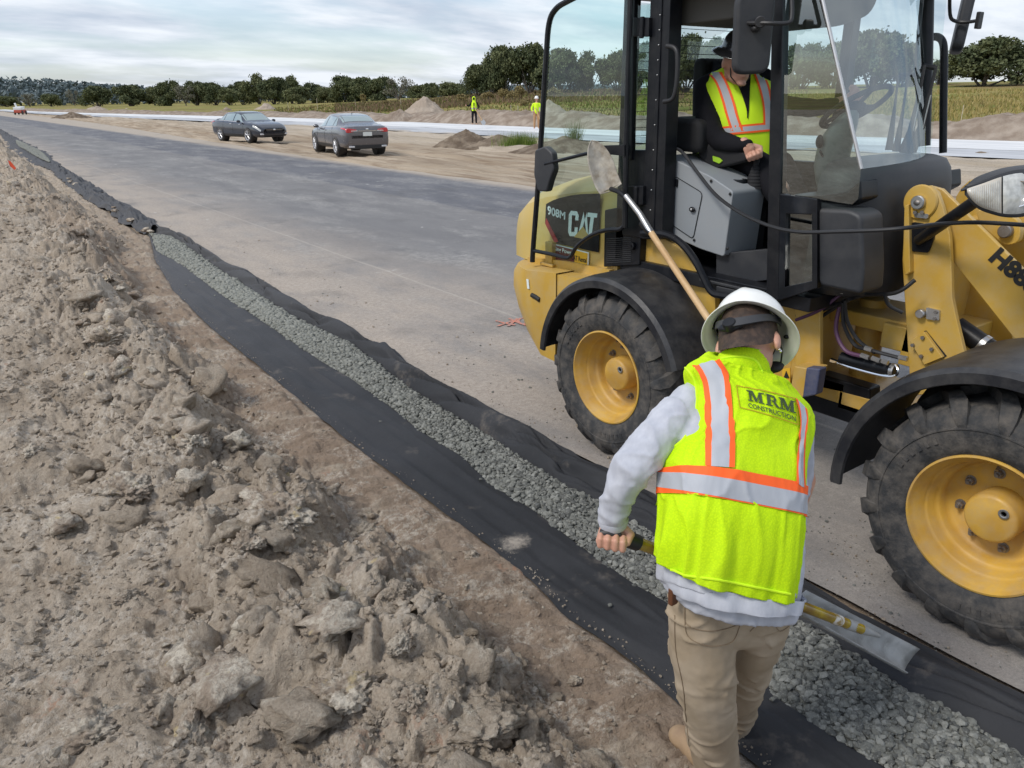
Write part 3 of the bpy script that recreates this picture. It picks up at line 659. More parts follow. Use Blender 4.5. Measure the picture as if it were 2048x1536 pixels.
o = mk.build('orange_survey_mark', MT['spray'], smooth=False); tag(o, 'orange spray-paint survey mark on the road behind the loader', 'paint mark')
mk = MB(); 
for (u, v, l_) in ((905,329,26),(800,520,0),(765,362,12),(660,345,10),(760,371,8),(245,327,26),(610,310,10),(920,357,7),(640,360,14),(330,270,0)):
    if l_: stroke(mk, [(u-l_, v+1), (u, v), (u+l_, v-1)], .018)
o = mk.build('lime_smear', mat('lime_smear', (0.62, 0.60, 0.56), .9, col2=(.3, .29, .28), nscale=25), smooth=False); tag(o, 'thin white lime smears dragged over the road surface', 'smears', kind='stuff')

r = np.random.default_rng(77); n = 1500; y = np.exp(r.uniform(np.log(.8), np.log(16), n)); x = XR(y)+.02+np.abs(r.normal(0, .55, n)); k = vnoise(x*2, y*2, 79) > .35; x, y = x[k], y[k]
o = scatter('road_grit', np.stack([x, y, np.full(len(x), .004)], 1), np.clip(.0022*(1-r.uniform(0, 1, len(x)))**-.5, .002, .012), IV1, IF1, [MT['clod'], MT['gravel']], seed=78, sharp=30); tag(o, 'fine grit and soil crumbs spilled on the road beside the fabric', 'grit', kind='stuff')
n = 420; y = np.exp(r.uniform(np.log(.8), np.log(13), n)); x = np.interp(y, *LXL)+np.abs(r.normal(0, .022, n))+.004
o = scatter('soil_crumbs', np.stack([x, y, np.full(n, .022)], 1), np.clip(.0018*(1-r.uniform(0, 1, n))**-.5, .0016, .006), IV1, IF1, MT['clod'], seed=79, sharp=30); tag(o, 'soil crumbs scattered along the left hem of the black fabric', 'soil crumbs', kind='stuff')
# --- dirt shoulder between the two roads
g = G_('shoulder_dirt')
st = g.map((1.6, .10, 1), (0, 0, rad(-4)))
c = g.mix(g.rng(g.noise(1.2, 7, .6, v=st), .35, .65), (0.31, 0.242, 0.172), (0.46, 0.38, 0.29))
c = g.mix(g.op('MULTIPLY', g.rng(g.noise(3.5, 6, .6, v=st), .5, .62), .6), c, (0.20, 0.14, 0.095))
c = g.mix(g.op('MULTIPLY', g.rng(g.x, 16, 21), .6), c, g.mix(g.rng(g.noise(.8, 6, v=st), .4, .6), (0.40, 0.35, 0.28), (0.56, 0.50, 0.42)))
c = g.mix(g.op('MULTIPLY', g.rng(g.noise(14, 6, .7), .5, .7), .4), c, (0.26, 0.19, 0.13))
MT['shoulder'] = g.done(c, 0.95, g.op('ADD', g.noise(5, 7, .65, v=st), g.noise(14, 6, .7)), 0.05, 0.9, spec=0.1)
_by = [-20, 0, 12, 22, 35, 50, 65, 85, 110, 145, 190, 260]
fBN = lambda y: np.interp(y, _by, [29.5, 27.6, 26.0, 24.8, 23.9, 23.7, 23.4, 21.8, 19.9, 17.4, 16.2, 16])
fBM = lambda y: np.interp(y, _by, [32.5, 30.8, 29.2, 28.1, 26.9, 27.0, 26.9, 25.2, 22.8, 20.4, 18.6, 18])
fBF = lambda y: np.interp(y, _by, [38, 36.2, 34.7, 33.2, 31.6, 31.8, 32.3, 31.4, 28.2, 24.2, 20.2, 20])
ry = np.concatenate([np.arange(-30, 4, 1.5), np.geomspace(4, 260, 420)]); tx = np.linspace(0, 1, 150)
a0 = (RE(ry)-.1)[:, None]; a1 = (fBN(ry)+.6)[:, None]; XX = a0+(a1-a0)*tx[None]; YY = ry[:, None]+0*XX
tr = fbm(XX*2.2, YY*.12, 600, 4); ZZ = -0.012+0.13*tr+0.05*fbm(XX*.9, YY*.9, 601, 4)+0.06*sstep(19, 23, XX)
ZZ = np.where(tx[None] < .02, -0.02, ZZ); ZZ = ZZ+0.22*np.exp(-((XX-19.2-.6*fbm(YY*.2, YY*0, 604, 2))/.8)**2)*sstep(-.1, .5, fbm(YY*.15, YY*0+3, 605, 2))
o = np_mesh('shoulder', np.stack([XX, YY, ZZ], -1).reshape(-1, 3), grid_faces(len(ry), 150), MT['shoulder']); tag(o, 'tan sandy ground with tyre tracks between the two roads', kind='structure')
def ribbon(name, fa, fb, za, zb, m, lab, n=12, amp=.0):
    ry = np.concatenate([np.arange(-30, 4, 1.5), np.geomspace(4, 260, 200)]); tx = np.linspace(0, 1, n)
    A = fa(ry)[:, None]; B = fb(ry)[:, None]; XX = A+(B-A)*tx[None]; YY = ry[:, None]+0*XX
    XX[:, 0] += .2*fbm(ry*.5, ry*0, 611, 4); ZZ = za+(zb-za)*tx[None]+0*XX+amp*fbm(XX, YY, 612, 3)
    o = np_mesh(name, np.stack([XX, YY, ZZ], -1).reshape(-1, 3), grid_faces(len(ry), n), m); tag(o, lab, kind='structure')
g = G_('limestone_grey'); st = g.map((1, .15, 1))
c = g.mix(g.rng(g.noise(.9, 7, .65, v=st), .35, .65), (0.34, 0.35, 0.37), (0.52, 0.53, 0.55)); MT['lgrey'] = g.done(c, .9)
g = G_('limestone_white'); st = g.map((1, .15, 1))
c = g.mix(g.rng(g.noise(.9, 7, .65, v=st), .35, .65), (0.58, 0.59, 0.60), (0.74, 0.74, 0.74)); MT['lwhite'] = g.done(c, .9)
ribbon('limestone_kerb_lane', fBN, fBM, .10, .14, MT['lgrey'], 'bluish grey side lane of the far limestone road')
ribbon('limestone_road', fBM, fBF, .145, .16, MT['lwhite'], 'bright white crushed-limestone road bed beyond the cars')

# --- dug berm along the far side
MT['berm'] = mat('berm_soil', (0.23, 0.18, 0.14), .95, col2=(0.36, 0.30, 0.245), nscale=1.5, bump=.8, bscale=6, spec=.1)
MT['berm_dark'] = mat('dark_soil', (0.13, 0.098, 0.072), .95, col2=(0.25, 0.20, 0.15), nscale=2.5, bump=.9, bscale=8, spec=.1)
MT['sand'] = mat('sand_pile', (0.33, 0.27, 0.215), .95, col2=(0.42, 0.355, 0.29), nscale=1.2, bump=.5, bscale=6, spec=.1)
by_ = np.concatenate([np.arange(-30, 4, .6), np.geomspace(4, 230, 700)]); tx = np.linspace(0, 1, 70)
A = fBF(by_)[:, None]-.05; XX = A+6.5*tx[None]; YY = by_[:, None]+0*XX; hgt = np.interp(by_, [-30, 10, 25, 45, 90, 230], [.9, .9, .95, .85, .55, .4])[:, None]
hgt = hgt*(0.85+0.5*fbm(YY*.35, YY*0, 701, 4)); pr = sstep(0, .33, tx[None])*(1-sstep(.42, .95, tx[None])*.62)
cl = worley(XX*1.6, YY*1.6, 703); ZZ = .10+hgt*pr*(1+.12*fbm(XX*.8, YY*.8, 704, 4))+.10*pr*((1-cl[0])-.4)+.05*fbm(XX*5, YY*5, 705, 3)*pr
o = np_mesh('dirt_berm', np.stack([XX, YY, ZZ], -1).reshape(-1, 3), grid_faces(len(by_), 70), MT['berm']); tag(o, 'long low berm of dug brown earth beyond the white road', kind='structure')

# --- grass field and ground to the horizon (polar sheet about the site)
PXT = np.array([(-1500, 214, 420), (0, 214, 420), (200, 213, 350), (600, 209, 270), (850, 200, 210), (1000, 190, 150), (1500, 181, 120), (2048, 168, 110), (3200, 168, 110)], float)
azs = np.arctan((PXT[:, 0]-1024)/FPX/math.cos(PITCH)*.96); zref = np.array([P(u, v, d=d).z for u, v, d in PXT]); rref = PXT[:, 2]/np.cos(azs)
def field_z(X, Y):
    r = np.hypot(X, Y); az = np.arctan2(X, Y)-YAW; az = (az+math.pi) % (2*math.pi)-math.pi
    zr = np.interp(az, azs, zref); rr = np.interp(az, azs, rref); t = np.clip((r-42)/(rr-42), 0, 1.25)
    t2 = t**1.15
    return np.where(r > 42, .35*np.clip((r-36)/15, 0, 1)*(1-t2)+zr*t2, 0.0)+.12*fbm(X*.06, Y*.06, 801, 3)*np.clip((r-42)/20, 0, 1)
rr = np.concatenate([[0, 20, 32], np.geomspace(36, 4200, 150)]); aa = np.linspace(-math.pi, math.pi, 361)
RR, AA = np.meshgrid(rr, aa, indexing='ij'); XX = RR*np.sin(AA); YY = RR*np.cos(AA); ZZ = field_z(XX, YY)
corr = (XX < fBF(YY)+5.8) & (XX > -400) & (YY < 330)
ZZ = np.where(corr, -0.30, ZZ); ZZ = np.where((XX < fBF(YY)+5.8) & (RR > 60) & (YY > 200), -0.05, ZZ)
g = G_('field_grass'); st = g.map((1, 1, 1))
c = g.mix(g.rng(g.noise(.12, 6, .6), .38, .62), (0.155, 0.185, 0.045), (0.310, 0.265, 0.100))
c = g.mix(g.op('MULTIPLY', g.rng(g.noise(.9, 7, .7), .42, .68), .7), c, (0.33, 0.25, 0.11))
c = g.mix(g.op('MULTIPLY', g.rng(g.noise(.05, 3), .50, .60), .5), c, (0.20, 0.125, 0.075))
MT['field'] = g.done(c, .95, g.noise(3, 8, .7), .15, 1.0, spec=.05)
o = np_mesh('grass_field', np.stack([XX, YY, ZZ], -1).reshape(-1, 3), grid_faces(len(rr), len(aa)), MT['field']); tag(o, 'green and straw-coloured pasture behind the berm', kind='structure')
def fz(x, y): return float(field_z(np.array([x*1.0]), np.array([y*1.0]))[0])

# blades of tall grass standing in the field
def blades(name, lab, az0, az1, r0, r1, n, hmean, cols, seed, wid=.05, zf=None, pts=None):
    r = np.random.default_rng(seed)
    if pts is None:
        a = rad(1)*r.uniform(az0, az1, n)+YAW; R_ = np.exp(r.uniform(np.log(r0), np.log(r1), n)); x = R_*np.sin(a); y = R_*np.cos(a)
        k = x > fBF(y)+5.0; x, y, R_ = x[k], y[k], R_[k]; k = r.uniform(0, 1, len(x)) < vnoise(x*.15, y*.15, seed)*1.3; x, y, R_ = x[k], y[k], R_[k]; z = field_z(x, y)
    else: x, y, z = pts; R_ = np.hypot(x, y)
    n = len(x); h_ = hmean*r.uniform(.5, 1.4, n); th = r.uniform(0, 3.14, n); wd = wid*np.clip(R_/50, .4, 3)
    lx, ly = r.normal(0, .25, n)*h_, r.normal(0, .25, n)*h_
    V = np.stack([np.stack([x-np.cos(th)*wd, y-np.sin(th)*wd, z-.05], 1), np.stack([x+np.cos(th)*wd, y+np.sin(th)*wd, z-.05], 1), np.stack([x+lx, y+ly, z+h_], 1)], 1).reshape(-1, 3)
    o = np_mesh(name, V, np.arange(3*n).reshape(-1, 3), [mat(name+'_%d' % i, c_, .8, spec=.05) for i, c_ in enumerate(cols)], smooth=False, mi=r.integers(0, len(cols), n)); tag(o, lab, name.replace('_', ' '), kind='stuff'); return o
blades('pasture_grass', 'tall straw-green grass of the pasture on the right', 20, 37, 44, 110, 20000, .26, [(0.33, .26, .10), (.23, .21, .07), (.36, .29, .13)], 31)
blades('pasture_grass', 'green and russet grass and weeds in the middle distance', -16, 20, 46, 200, 26000, .22, [(0.12, .14, .035), (.20, .13, .075), (.26, .21, .09), (.09, .12, .03)], 32)
blades('dry_weeds', 'tall brown dry weeds before the tree line', -12, 12, 95, 210, 20000, .42, [(0.17, .115, .075), (.22, .16, .10), (.13, .13, .05)], 33, wid=.06)

# --- trees
def leaf_mat(name, a, b, tr=.0):
    g = G_(name); r = g.n('ShaderNodeNewGeometry'); c = g.mix(g.rng(g.noise(.5, 4), .4, .62), a, b); c = g.mix(g.op('MULTIPLY', g.noise(6, 3), .5), c, tuple(x*.6 for x in a)); return g.done(c, .7, spec=.15)
MT['leaf_a'] = leaf_mat('oak_leaves', (0.085, 0.105, 0.052), (0.180, 0.195, 0.095))
MT['leaf_b'] = leaf_mat('olive_leaves', (0.120, 0.140, 0.065), (0.210, 0.220, 0.110))
MT['leaf_c'] = leaf_mat('grey_green_leaves', (0.16, 0.16, 0.12), (0.24, 0.23, 0.18))
MT['leaf_f'] = leaf_mat('haze_tinted_leaves', (0.115, 0.150, 0.160), (0.150, 0.185, 0.190))  # bluish distance haze is mixed straight into these leaf colours
MT['leaf_g'] = leaf_mat('golden_bush_leaves', (0.24, 0.19, 0.08), (0.33, 0.27, 0.13))
MT['bark'] = mat('bark', (0.10, 0.085, 0.07), .95, col2=(0.16, 0.14, 0.12), nscale=3, bump=.8, bscale=8)
def crown(seed, W, H, base, nleaf, leaf, lobes=16, flat=.75):
    """leaf clumps through an uneven lobed volume; W half width, H total height, base height of crown"""
    r = np.random.default_rng(seed); cs = []
    for i in range(lobes):
        a = r.uniform(0, 6.28); q = r.uniform(0, 1)**.5*W*.72; hh_ = base+(H-base)*(.16+.70*r.uniform(0, 1)**.8*(1-(q/W)**2*.6)); cs.append((q*math.cos(a), q*math.sin(a), hh_, r.uniform(.15, .42)*W))
    cs = np.array(cs); k = r.integers(0, lobes, nleaf); d = r.normal(size=(nleaf, 3)); d /= np.linalg.norm(d, axis=1)[:, None]; rad_ = cs[k, 3]*r.uniform(.35, 1.02, nleaf)+r.exponential(.035, nleaf)*W
    p = cs[k, :3]+d*rad_[:, None]*np.array([1, 1, flat]); keep = (p[:, 2] > base*.75)
    f = np.array([noise.noise(Vector(q)*(.9/leaf*.35)) for q in p]); keep &= f > -.30; p = p[keep]; n = len(p)
    e1 = r.normal(size=(n, 3)); e1 /= np.linalg.norm(e1, axis=1)[:, None]; e2 = np.cross(e1, r.normal(size=(n, 3))); e2 /= np.linalg.norm(e2, axis=1)[:, None]
    s = leaf*r.uniform(.5, 1.2, n)[:, None]; V = np.stack([p-e1*s, p+e2*s*.6, p+e1*s, p-e2*s*.6], 1).reshape(-1, 3)
    return V, np.arange(4*n).reshape(-1, 4), cs
def make_tree(name, label, cat, seed, W, H, base, nleaf, leaf, m, lobes=16, trunk_r=.35, group=None, limbs=7):
    t = thing(name, label, cat, group=group); V, F, cs = crown(seed, W, H, base, nleaf, leaf, lobes)
    np_mesh('crown', V, F, m, t, smooth=False)
    tb = MB(); tb.tube([(0, 0, -.4), (.1, .05, base*.5), (0, 0, base)], [trunk_r*1.3, trunk_r, trunk_r*.85], 8)
    for c_ in cs[:limbs]: tb.tube([(0, 0, base*.7), (c_[0]*.45, c_[1]*.45, base+(c_[2]-base)*.4), tuple(c_[:3])], [trunk_r*.6, trunk_r*.35, trunk_r*.12], 6)
    tb.build('trunk', MT['bark'], t); return t
def dup(root, loc, rz, sc, label, group=None):
    r = root.copy(); C.objects.link(r); r.location = loc; r.rotation_euler = (0, 0, rz); r.scale = sc; r['label'] = label
    if group: r['group'] = group
    for ch in root.children:
        c = ch.copy(); C.objects.link(c); c.parent = r
        for g2 in ch.children:
            d = g2.copy(); C.objects.link(d); d.parent = c
    return r
prot = {'a': make_tree('oak_tree', 'x', 'tree', 1, 5.6, 9, .0, 19000, .30, MT['leaf_a'], 26, group='trees along the far field'),
        'b': make_tree('oak_tree', 'x', 'tree', 2, 5.0, 9, .0, 16000, .30, MT['leaf_b'], 20, group='trees along the far field'),
        'c': make_tree('oak_tree', 'x', 'tree', 3, 5.2, 9, .0, 18000, .30, MT['leaf_a'], 20, group='trees along the far field'),
        'd': make_tree('bare_tree', 'x', 'tree', 4, 4.6, 9, 1.6, 1500, .25, MT['leaf_c'], 18, .22, group='trees along the far field', limbs=18)}
prot['e'] = make_tree('oak_tree', 'x', 'tree', 15, 5.4, 9, .0, 17000, .30, MT['leaf_a'], 34, group='trees along the far field'); prot['f'] = make_tree('oak_tree', 'x', 'tree', 22, 5.0, 9, .4, 14000, .28, MT['leaf_b'], 11, group='trees along the far field')
usedp = set()
# u, base v, top v, width px, distance, kind, label
TREES = [
 (150,213,184,26,380,'d','small greyish tree left of the first dark oak, far left'),
 (105,214,190,34,400,'b','low pale tree beyond the red machine at far left'),
 (60,214,191,40,420,'d','grey bare-looking tree just right of the red machine'),
 (15,214,194,40,430,'b','low tree at the left edge of the photo under the far wooded hill'),
 (197,214,176,62,330,'a','round dark oak, first big tree from the left of the tree line'),
 (262,213,174,60,325,'c','second dark oak from the left, apart from the long row'),
 (312,212,178,44,330,'b','mid-green tree joining the long row at its left end'),
 (342,212,168,52,300,'a','dark oak with high left shoulder at the start of the long row'),
 (372,211,176,40,290,'d','pale grey half-bare tree in front of the dark row'),
 (396,211,167,54,300,'c','dark oak behind the pale half-bare tree'),
 (432,211,170,54,295,'a','broad dark oak above the empty sand left of the blue-grey sedan'),
 (462,211,180,44,275,'b','lighter green bushy tree in front of the broad dark oak'),
 (487,211,168,50,300,'a','dark oak left of the blue-grey sedan roof'),
 (520,211,161,56,290,'c','tall dark oak right above the blue-grey sedan'),
 (550,210,160,60,285,'a','tall dark oak over the small sand cone'),
 (596,211,176,56,270,'b','rounded lighter green tree right of the small sand cone'),
 (585,209,164,50,290,'c','dark oak half hidden by the rounded lighter tree'),
 (628,210,172,44,280,'a','dark oak in the dip of the row'),
 (655,210,178,40,270,'b','lower mid-green tree left of the second sedan'),
 (690,209,159,62,265,'a','tall dark oak above the second sedan'),
 (730,208,160,62,262,'c','dark oak right of the one above the second sedan'),
 (765,207,161,58,258,'a','broad dark oak ending the long row on its right'),
 (798,205,162,62,240,'d','leafless grey tree with fine twigs at the right end of the row'),
 (862,203,171,34,225,'c','small dark conical tree alone in the gap behind the sand cone'),
 (905,203,168,56,250,'b','pale green low tree between the conical tree and the tall oaks'),
 (838,203,172,44,330,'b','distant tree in the gap beyond the sand cone'),
 (955,192,138,62,150,'a','left-hand oak of the tall dark group behind the two road workers'),
 (985,192,128,56,158,'c','second oak of the tall group, darker and rounder'),
 (1012,190,103,72,148,'a','tall ragged oak left of the loader door'),
 (1060,190,98,84,146,'c','tallest oak of the dark group, touching the open cab door'),
 (1120,189,108,90,140,'a','oak seen through the left part of the opened cab door'),
 (1178,188,124,70,140,'c','lower oak seen through the middle of the opened cab door'),
 (1236,187,112,80,140,'a','oak seen through the right part of the opened cab door'),
 (1300,186,96,84,132,'c','oak seen behind the cab door post'),
 (1372,184,84,100,126,'a','large oak seen through the rear window of the cab'),
 (1440,184,88,80,128,'c','oak behind the operator seen through the rear window'),
 (1600,182,100,90,125,'c','oak seen behind the cab side glass'),
 (1665,180,100,80,122,'a','oak left of the dark cab post in the windscreen'),
 (1740,180,74,130,120,'a','largest round oak seen through the windscreen'),
 (1800,179,98,76,122,'c','oak at the right edge of the windscreen'),
 (1965,171,88,150,112,'a','wide spreading oak right of the cab against the sky'),
 (2052,170,120,60,112,'c','oak cut by the right edge of the photo'),
 (1880,172,128,50,125,'b','low dull tree behind the far handrail'),
]
for i, (u, vb, vt, wpx, d, k, lab) in enumerate(TREES):
    if k == 'a' and i % 2: k = 'e'
    if k == 'c' and i % 3 == 1: k = 'f'
    p = P(u, vb, d=d); h_ = (vb-vt)/FPX*math.hypot(d, 0)*1.03+.6; wd = wpx/FPX*d/2
    z = min(p.z, fz(p.x, p.y) if True else p.z)-.3; h_ = h_+p.z-z
    W0 = {'a': 5.6, 'b': 5.0, 'c': 5.2, 'd': 4.6, 'e': 5.4, 'f': 5.0}[k]; sc = (wd/W0*1.05, wd/W0*1.05, h_/9.0*1.04)
    if k not in usedp:
        o = prot[k]; usedp.add(k); o.location = (p.x, p.y, z); o.scale = sc; o.rotation_euler = (0, 0, 0); o['label'] = lab
    else: dup(prot[k], (p.x, p.y, z), i*2.399, sc, lab)
# far wooded hill, one mass
r = np.random.default_rng(44); n = 50000; az = rad(1)*r.uniform(-52, 9, n)+YAW; R_ = r.uniform(560, 760, n); hill = np.interp(np.degrees(az-YAW), [-52, -40, -30, -25, -18, 9], [17, 17, 13, 10, 6, 5])
x = R_*np.sin(az); y = R_*np.cos(az); hz_ = hill*(0.75+.5*fbm(x*.012, y*.012, 901, 3))*((R_-560)/200)**.8+6*(.6+.8*vnoise(x*.09, y*.09, 902)); z = hz_*r.uniform(.0, 1, n)**.4
e1 = r.normal(size=(n, 3)); e1 /= np.linalg.norm(e1, axis=1)[:, None]; e2 = np.cross(e1, r.normal(size=(n, 3))); e2 /= np.linalg.norm(e2, axis=1)[:, None]; p = np.stack([x, y, z], 1); s = r.uniform(.7, 2.0, n)[:, None]
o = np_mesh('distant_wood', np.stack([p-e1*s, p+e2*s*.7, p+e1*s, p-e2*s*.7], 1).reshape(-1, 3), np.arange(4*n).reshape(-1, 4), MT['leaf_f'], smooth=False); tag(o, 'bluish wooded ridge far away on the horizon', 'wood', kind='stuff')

# understory along tree line, golden bushes, weeds
bproto = None
BUSH = [(1082,207,188,34,110,'golden feathery bush left of the worker in the white helmet'),(924,200,187,24,120,'round straw-coloured bush left of the hooded worker'),(976,202,184,26,118,'straw-coloured bush right of the hooded worker'),
 (1005,203,178,28,116,'taller golden bush between the two road workers'),(1025,206,184,22,108,'low golden bush, second left of the white-helmeted worker'),(1040,200,172,24,116,'reddish-brown bush before the tall oaks'),(727,207,187,14,150,'lone golden sapling right above the second sedan'),(772,206,200,12,140,'tiny yellow bush right of the golden sapling'),(1048,216,200,30,84,'dull tuft of tall dry weeds near the white-helmeted worker'),(1108,200,176,30,112,'golden bush behind the open cab door glass')]
for i, (u, vb, vt, wpx, d, lab) in enumerate(BUSH):
    p = P(u, vb, d=d); h_ = (vb-vt)/FPX*d; wd = wpx/FPX*d/2; z = fz(p.x, p.y)-.1
    if bproto is None:
        bproto = thing('golden_bush', lab, 'bush', group='golden bushes in the field'); V, F, cs = crown(71, 1.0, 1.6, .2, 1800, .10, 14, 1.0); np_mesh('foliage', V, F, MT['leaf_g'], bproto, smooth=False)
        tb = MB(); [tb.tube([(0, 0, -.1), tuple(c_[:3])], [.03, .01], 5) for c_ in cs[:6]]; tb.build('stem', MT['bark'], bproto); o = bproto; o.location = (p.x, p.y, z); o.scale = (wd, wd, (h_+p.z-z)/1.6)
    else: dup(bproto, (p.x, p.y, z), i*1.3, (wd, wd, max(.3, (h_+p.z-z)/1.6)), lab)

# --- sand and dirt piles
def pile(name, lab, u, vb, vt, wpx, d, m, seed, sharp=1.15, elong=1.0, zb=None, top=0.0):
    p = P(u, vb, d=d); R0 = wpx/FPX*d/2; H0 = (vb-vt)/FPX*d; n = 64; t = np.linspace(-1, 1, n); A, B = np.meshgrid(t, t, indexing='ij')
    q = np.hypot(A*(1+.15*fbm(A*2, B*2, seed, 2)), B); hh_ = np.clip(1-q, 0, 1)**(1/sharp)*(1+.18*fbm(A*3, B*3, seed+1, 4))+.05*fbm(A*11, B*11, seed+2, 3)*np.clip(1-q, 0, .4)*2.5
    f1, f2, idv = worley(A*7, B*7, seed+3); hh_ = hh_+.10*np.clip((f2-f1), 0, .5)*np.clip(1-q, 0, .3)*3*top
    o = np_mesh(name, np.stack([A*R0*1.1, B*R0*1.1*elong, hh_*H0-(q > 1)*.15], -1).reshape(-1, 3), grid_faces(n, n), m); o.location = (p.x, p.y, p.z if zb is None else zb); o.rotation_euler = (0, 0, -YAW)
    tag(o, lab, 'dirt pile', 'piles of earth on the site'); return o
pile('sand_pile', 'tall grey-brown sand cone between the second sedan and the hooded worker', 850, 240, 199, 100, 72, MT['sand'], 11, 1.2, top=.3)
pile('sand_pile', 'pale sand cone right behind the white-helmeted worker', 1098, 240, 204, 96, 60, MT['sand'], 12)
pile('sand_pile', 'small sharp sand cone beyond the blue-grey sedan', 533, 226, 208, 52, 150, MT['sand'], 13)
pile('dirt_pile', 'low lumpy heap left of the small sand cone', 455, 232, 216, 40, 140, MT['berm'], 14, top=1)
pile('dirt_pile', 'flat sandy heap at the left half of the far road', 195, 226, 214, 60, 190, MT['sand'], 15, top=1)
pile('dirt_pile', 'low sandy heap at far left behind the flat sandy heap', 255, 227, 218, 36, 200, MT['sand'], 16)
pile('dirt_pile', 'dark low heap of loose earth left of the flat tracks', 145, 237, 226, 70, 105, MT['berm_dark'], 17, top=1, elong=.6)
pile('dirt_pile', 'dark weedy mound of earth right of the second sedan', 935, 296, 266, 130, 35, MT['berm_dark'], 18, 1.0, elong=.6, zb=-.02, top=1)
pile('dirt_pile', 'dark earth mound behind the green grass tuft', 1000, 292, 268, 150, 34, MT['berm_dark'], 19, .9, elong=.6, zb=-.02, top=1)
pile('dirt_pile', 'dark earth mound seen low through the open cab door', 1130, 312, 282, 200, 31, MT['berm_dark'], 20, .8, elong=.7, zb=-.02, top=1)
pile('dirt_pile', 'dark dug heap beside the tall sand cone', 800, 246, 222, 110, 68, MT['berm'], 21, .9, elong=.5, top=1)
pile('dirt_pile', 'small brown heap right of the nose cover of the cab', 1960, 322, 312, 70, 26, MT['berm_dark'], 22, .9, zb=0.0, top=1)
def tuft(lab, u, v, d, w_, h_, n, cols, seed):
    r = np.random.default_rng(seed); p = P(u, v, d=d); x = p.x+r.normal(0, w_, n); y = p.y+r.normal(0, w_*.6, n); return blades('grass_tuft', lab, 0, 0, 0, 0, n, h_, cols, seed, wid=.012, pts=(x, y, np.full(n, p.z)))
o = tuft('bright green clump of grass on the dark earth mound', 1040, 288, 33, .42, .42, 900, [(.13, .20, .035), (.20, .25, .06), (.09, .15, .03)], 51); del o['kind']; o['category'] = 'grass clump'
o = tuft('straggly green weed seen through the open cab door', 1148, 285, 31, .16, .75, 260, [(.10, .15, .045), (.15, .19, .07)], 52); del o['kind']; o['category'] = 'weed'
# survey stakes
sk = MB(); sk.prism([(-.02, -.01), (.02, -.01), (.02, .01), (-.02, .01)], 2, -.2, 1.0); sp = None
for (u, v, h_, d, lab) in [(1921,247,.95,44,'thin yellowish stake on the berm right of the cab'),(1022,230,.7,62,'short white stake between the two road workers'),(1036,228,.6,62,'leaning white stake nearest the white-helmeted worker'),(711,213,1.0,120,'white post in the field above the second sedan'),(635,217,1.3,110,'pale crossed stake beyond the road between the sedans'),(577,222,1.1,110,'white stake right of the small sand cone'),(802,212,1.0,110,'thin stake left of the tall sand cone')]:
    p = P(u, v, d=d)
    if sp is None: sp = sk.build('survey_stake', mat('stake_wood', (.62, .55, .42), .8)); o = sp
    else: o = sp.copy(); C.objects.link(o)
    o.location = p; o.scale = (1, 1, h_); tag(o, lab, 'stake', 'survey stakes in the ground')
# small orange flag on the bank at far left
fl = thing('marker_flag', 'small torn orange-red marker flag stuck in the dirt at the far left', 'flag', P(24, 345, Z=.30)); p = fl.location
fb = MB(); fb.tube([p, p+Vector((-.03, .05, .30))], .004, 6); fb.build('wire', MT['steel'], fl)
fb = MB(); q = p+Vector((-.03, .05, .30)); fb.add([q, q+Vector((.02, -.02, -.14)), q+Vector((.10, -.05, -.24)), q+Vector((.14, -.06, -.20)), q+Vector((.05, -.02, -.02))], [(0, 1, 2), (0, 2, 3), (0, 3, 4)]); 
fb.v += [(a+.004, b_+.004, c_) for a, b_, c_ in fb.v[:5]]; fb.f += [(5, 7, 6), (5, 8, 7), (5, 9, 8)]; fb.m += [0]*3
fb.build('pennant', mat('flag_cloth', (.75, .10, .04), .8), fl, smooth=False)
# ================================================================== WHEEL LOADER
LD = thing('wheel_loader', 'yellow compact wheel loader with black cab, its door swung open, standing on the grey road', 'wheel loader', (3.71, 2.0, 0))
def yz(pts, X): return [(P(u, v, X=X).y, P(u, v, X=X).z) for u, v in pts]
def plate(name, pts, X, th, m, parent=LD, bev=.004, raw=False):
    mb = MB(); mb.prism(pts if raw else yz(pts, X), 0, X, X+th); return mb.build(name, m, parent, bevel=bev)
def px(pts, X): return [P(u, v, X=X) for u, v in pts]
def catmull(pts, n=6, closed=False):
    pts = [np.array(p, float) for p in pts]; N_ = len(pts); out_ = []
    for i in range(N_ if closed else N_-1):
        p0, p1, p2, p3 = (pts[(i+k) % N_] if closed else pts[min(max(i+k, 0), N_-1)] for k in (-1, 0, 1, 2))
        for j in range(n):
            t = j/n; out_.append(.5*((2*p1)+(-p0+p2)*t+(2*p0-5*p1+4*p2-p3)*t*t+(-p0+3*p1-3*p2+p3)*t**3))
    if not closed: out_.append(pts[-1])
    return out_
def round_poly(pts, r=.02, n=4):
    out_ = []; N_ = len(pts)
    for i in range(N_):
        a, b, c = (np.array(pts[(i+k) % N_], float) for k in (-1, 0, 1)); ab = a-b; cb = c-b; la, lc = np.linalg.norm(ab), np.linalg.norm(cb); q = min(r, la*.45, lc*.45)
        p = b+ab/la*q; s = b+cb/lc*q
        for j in range(n+1):
            t = j/n; out_.append(tuple((1-t)**2*p+2*t*(1-t)*b+t*t*s))
    return out_

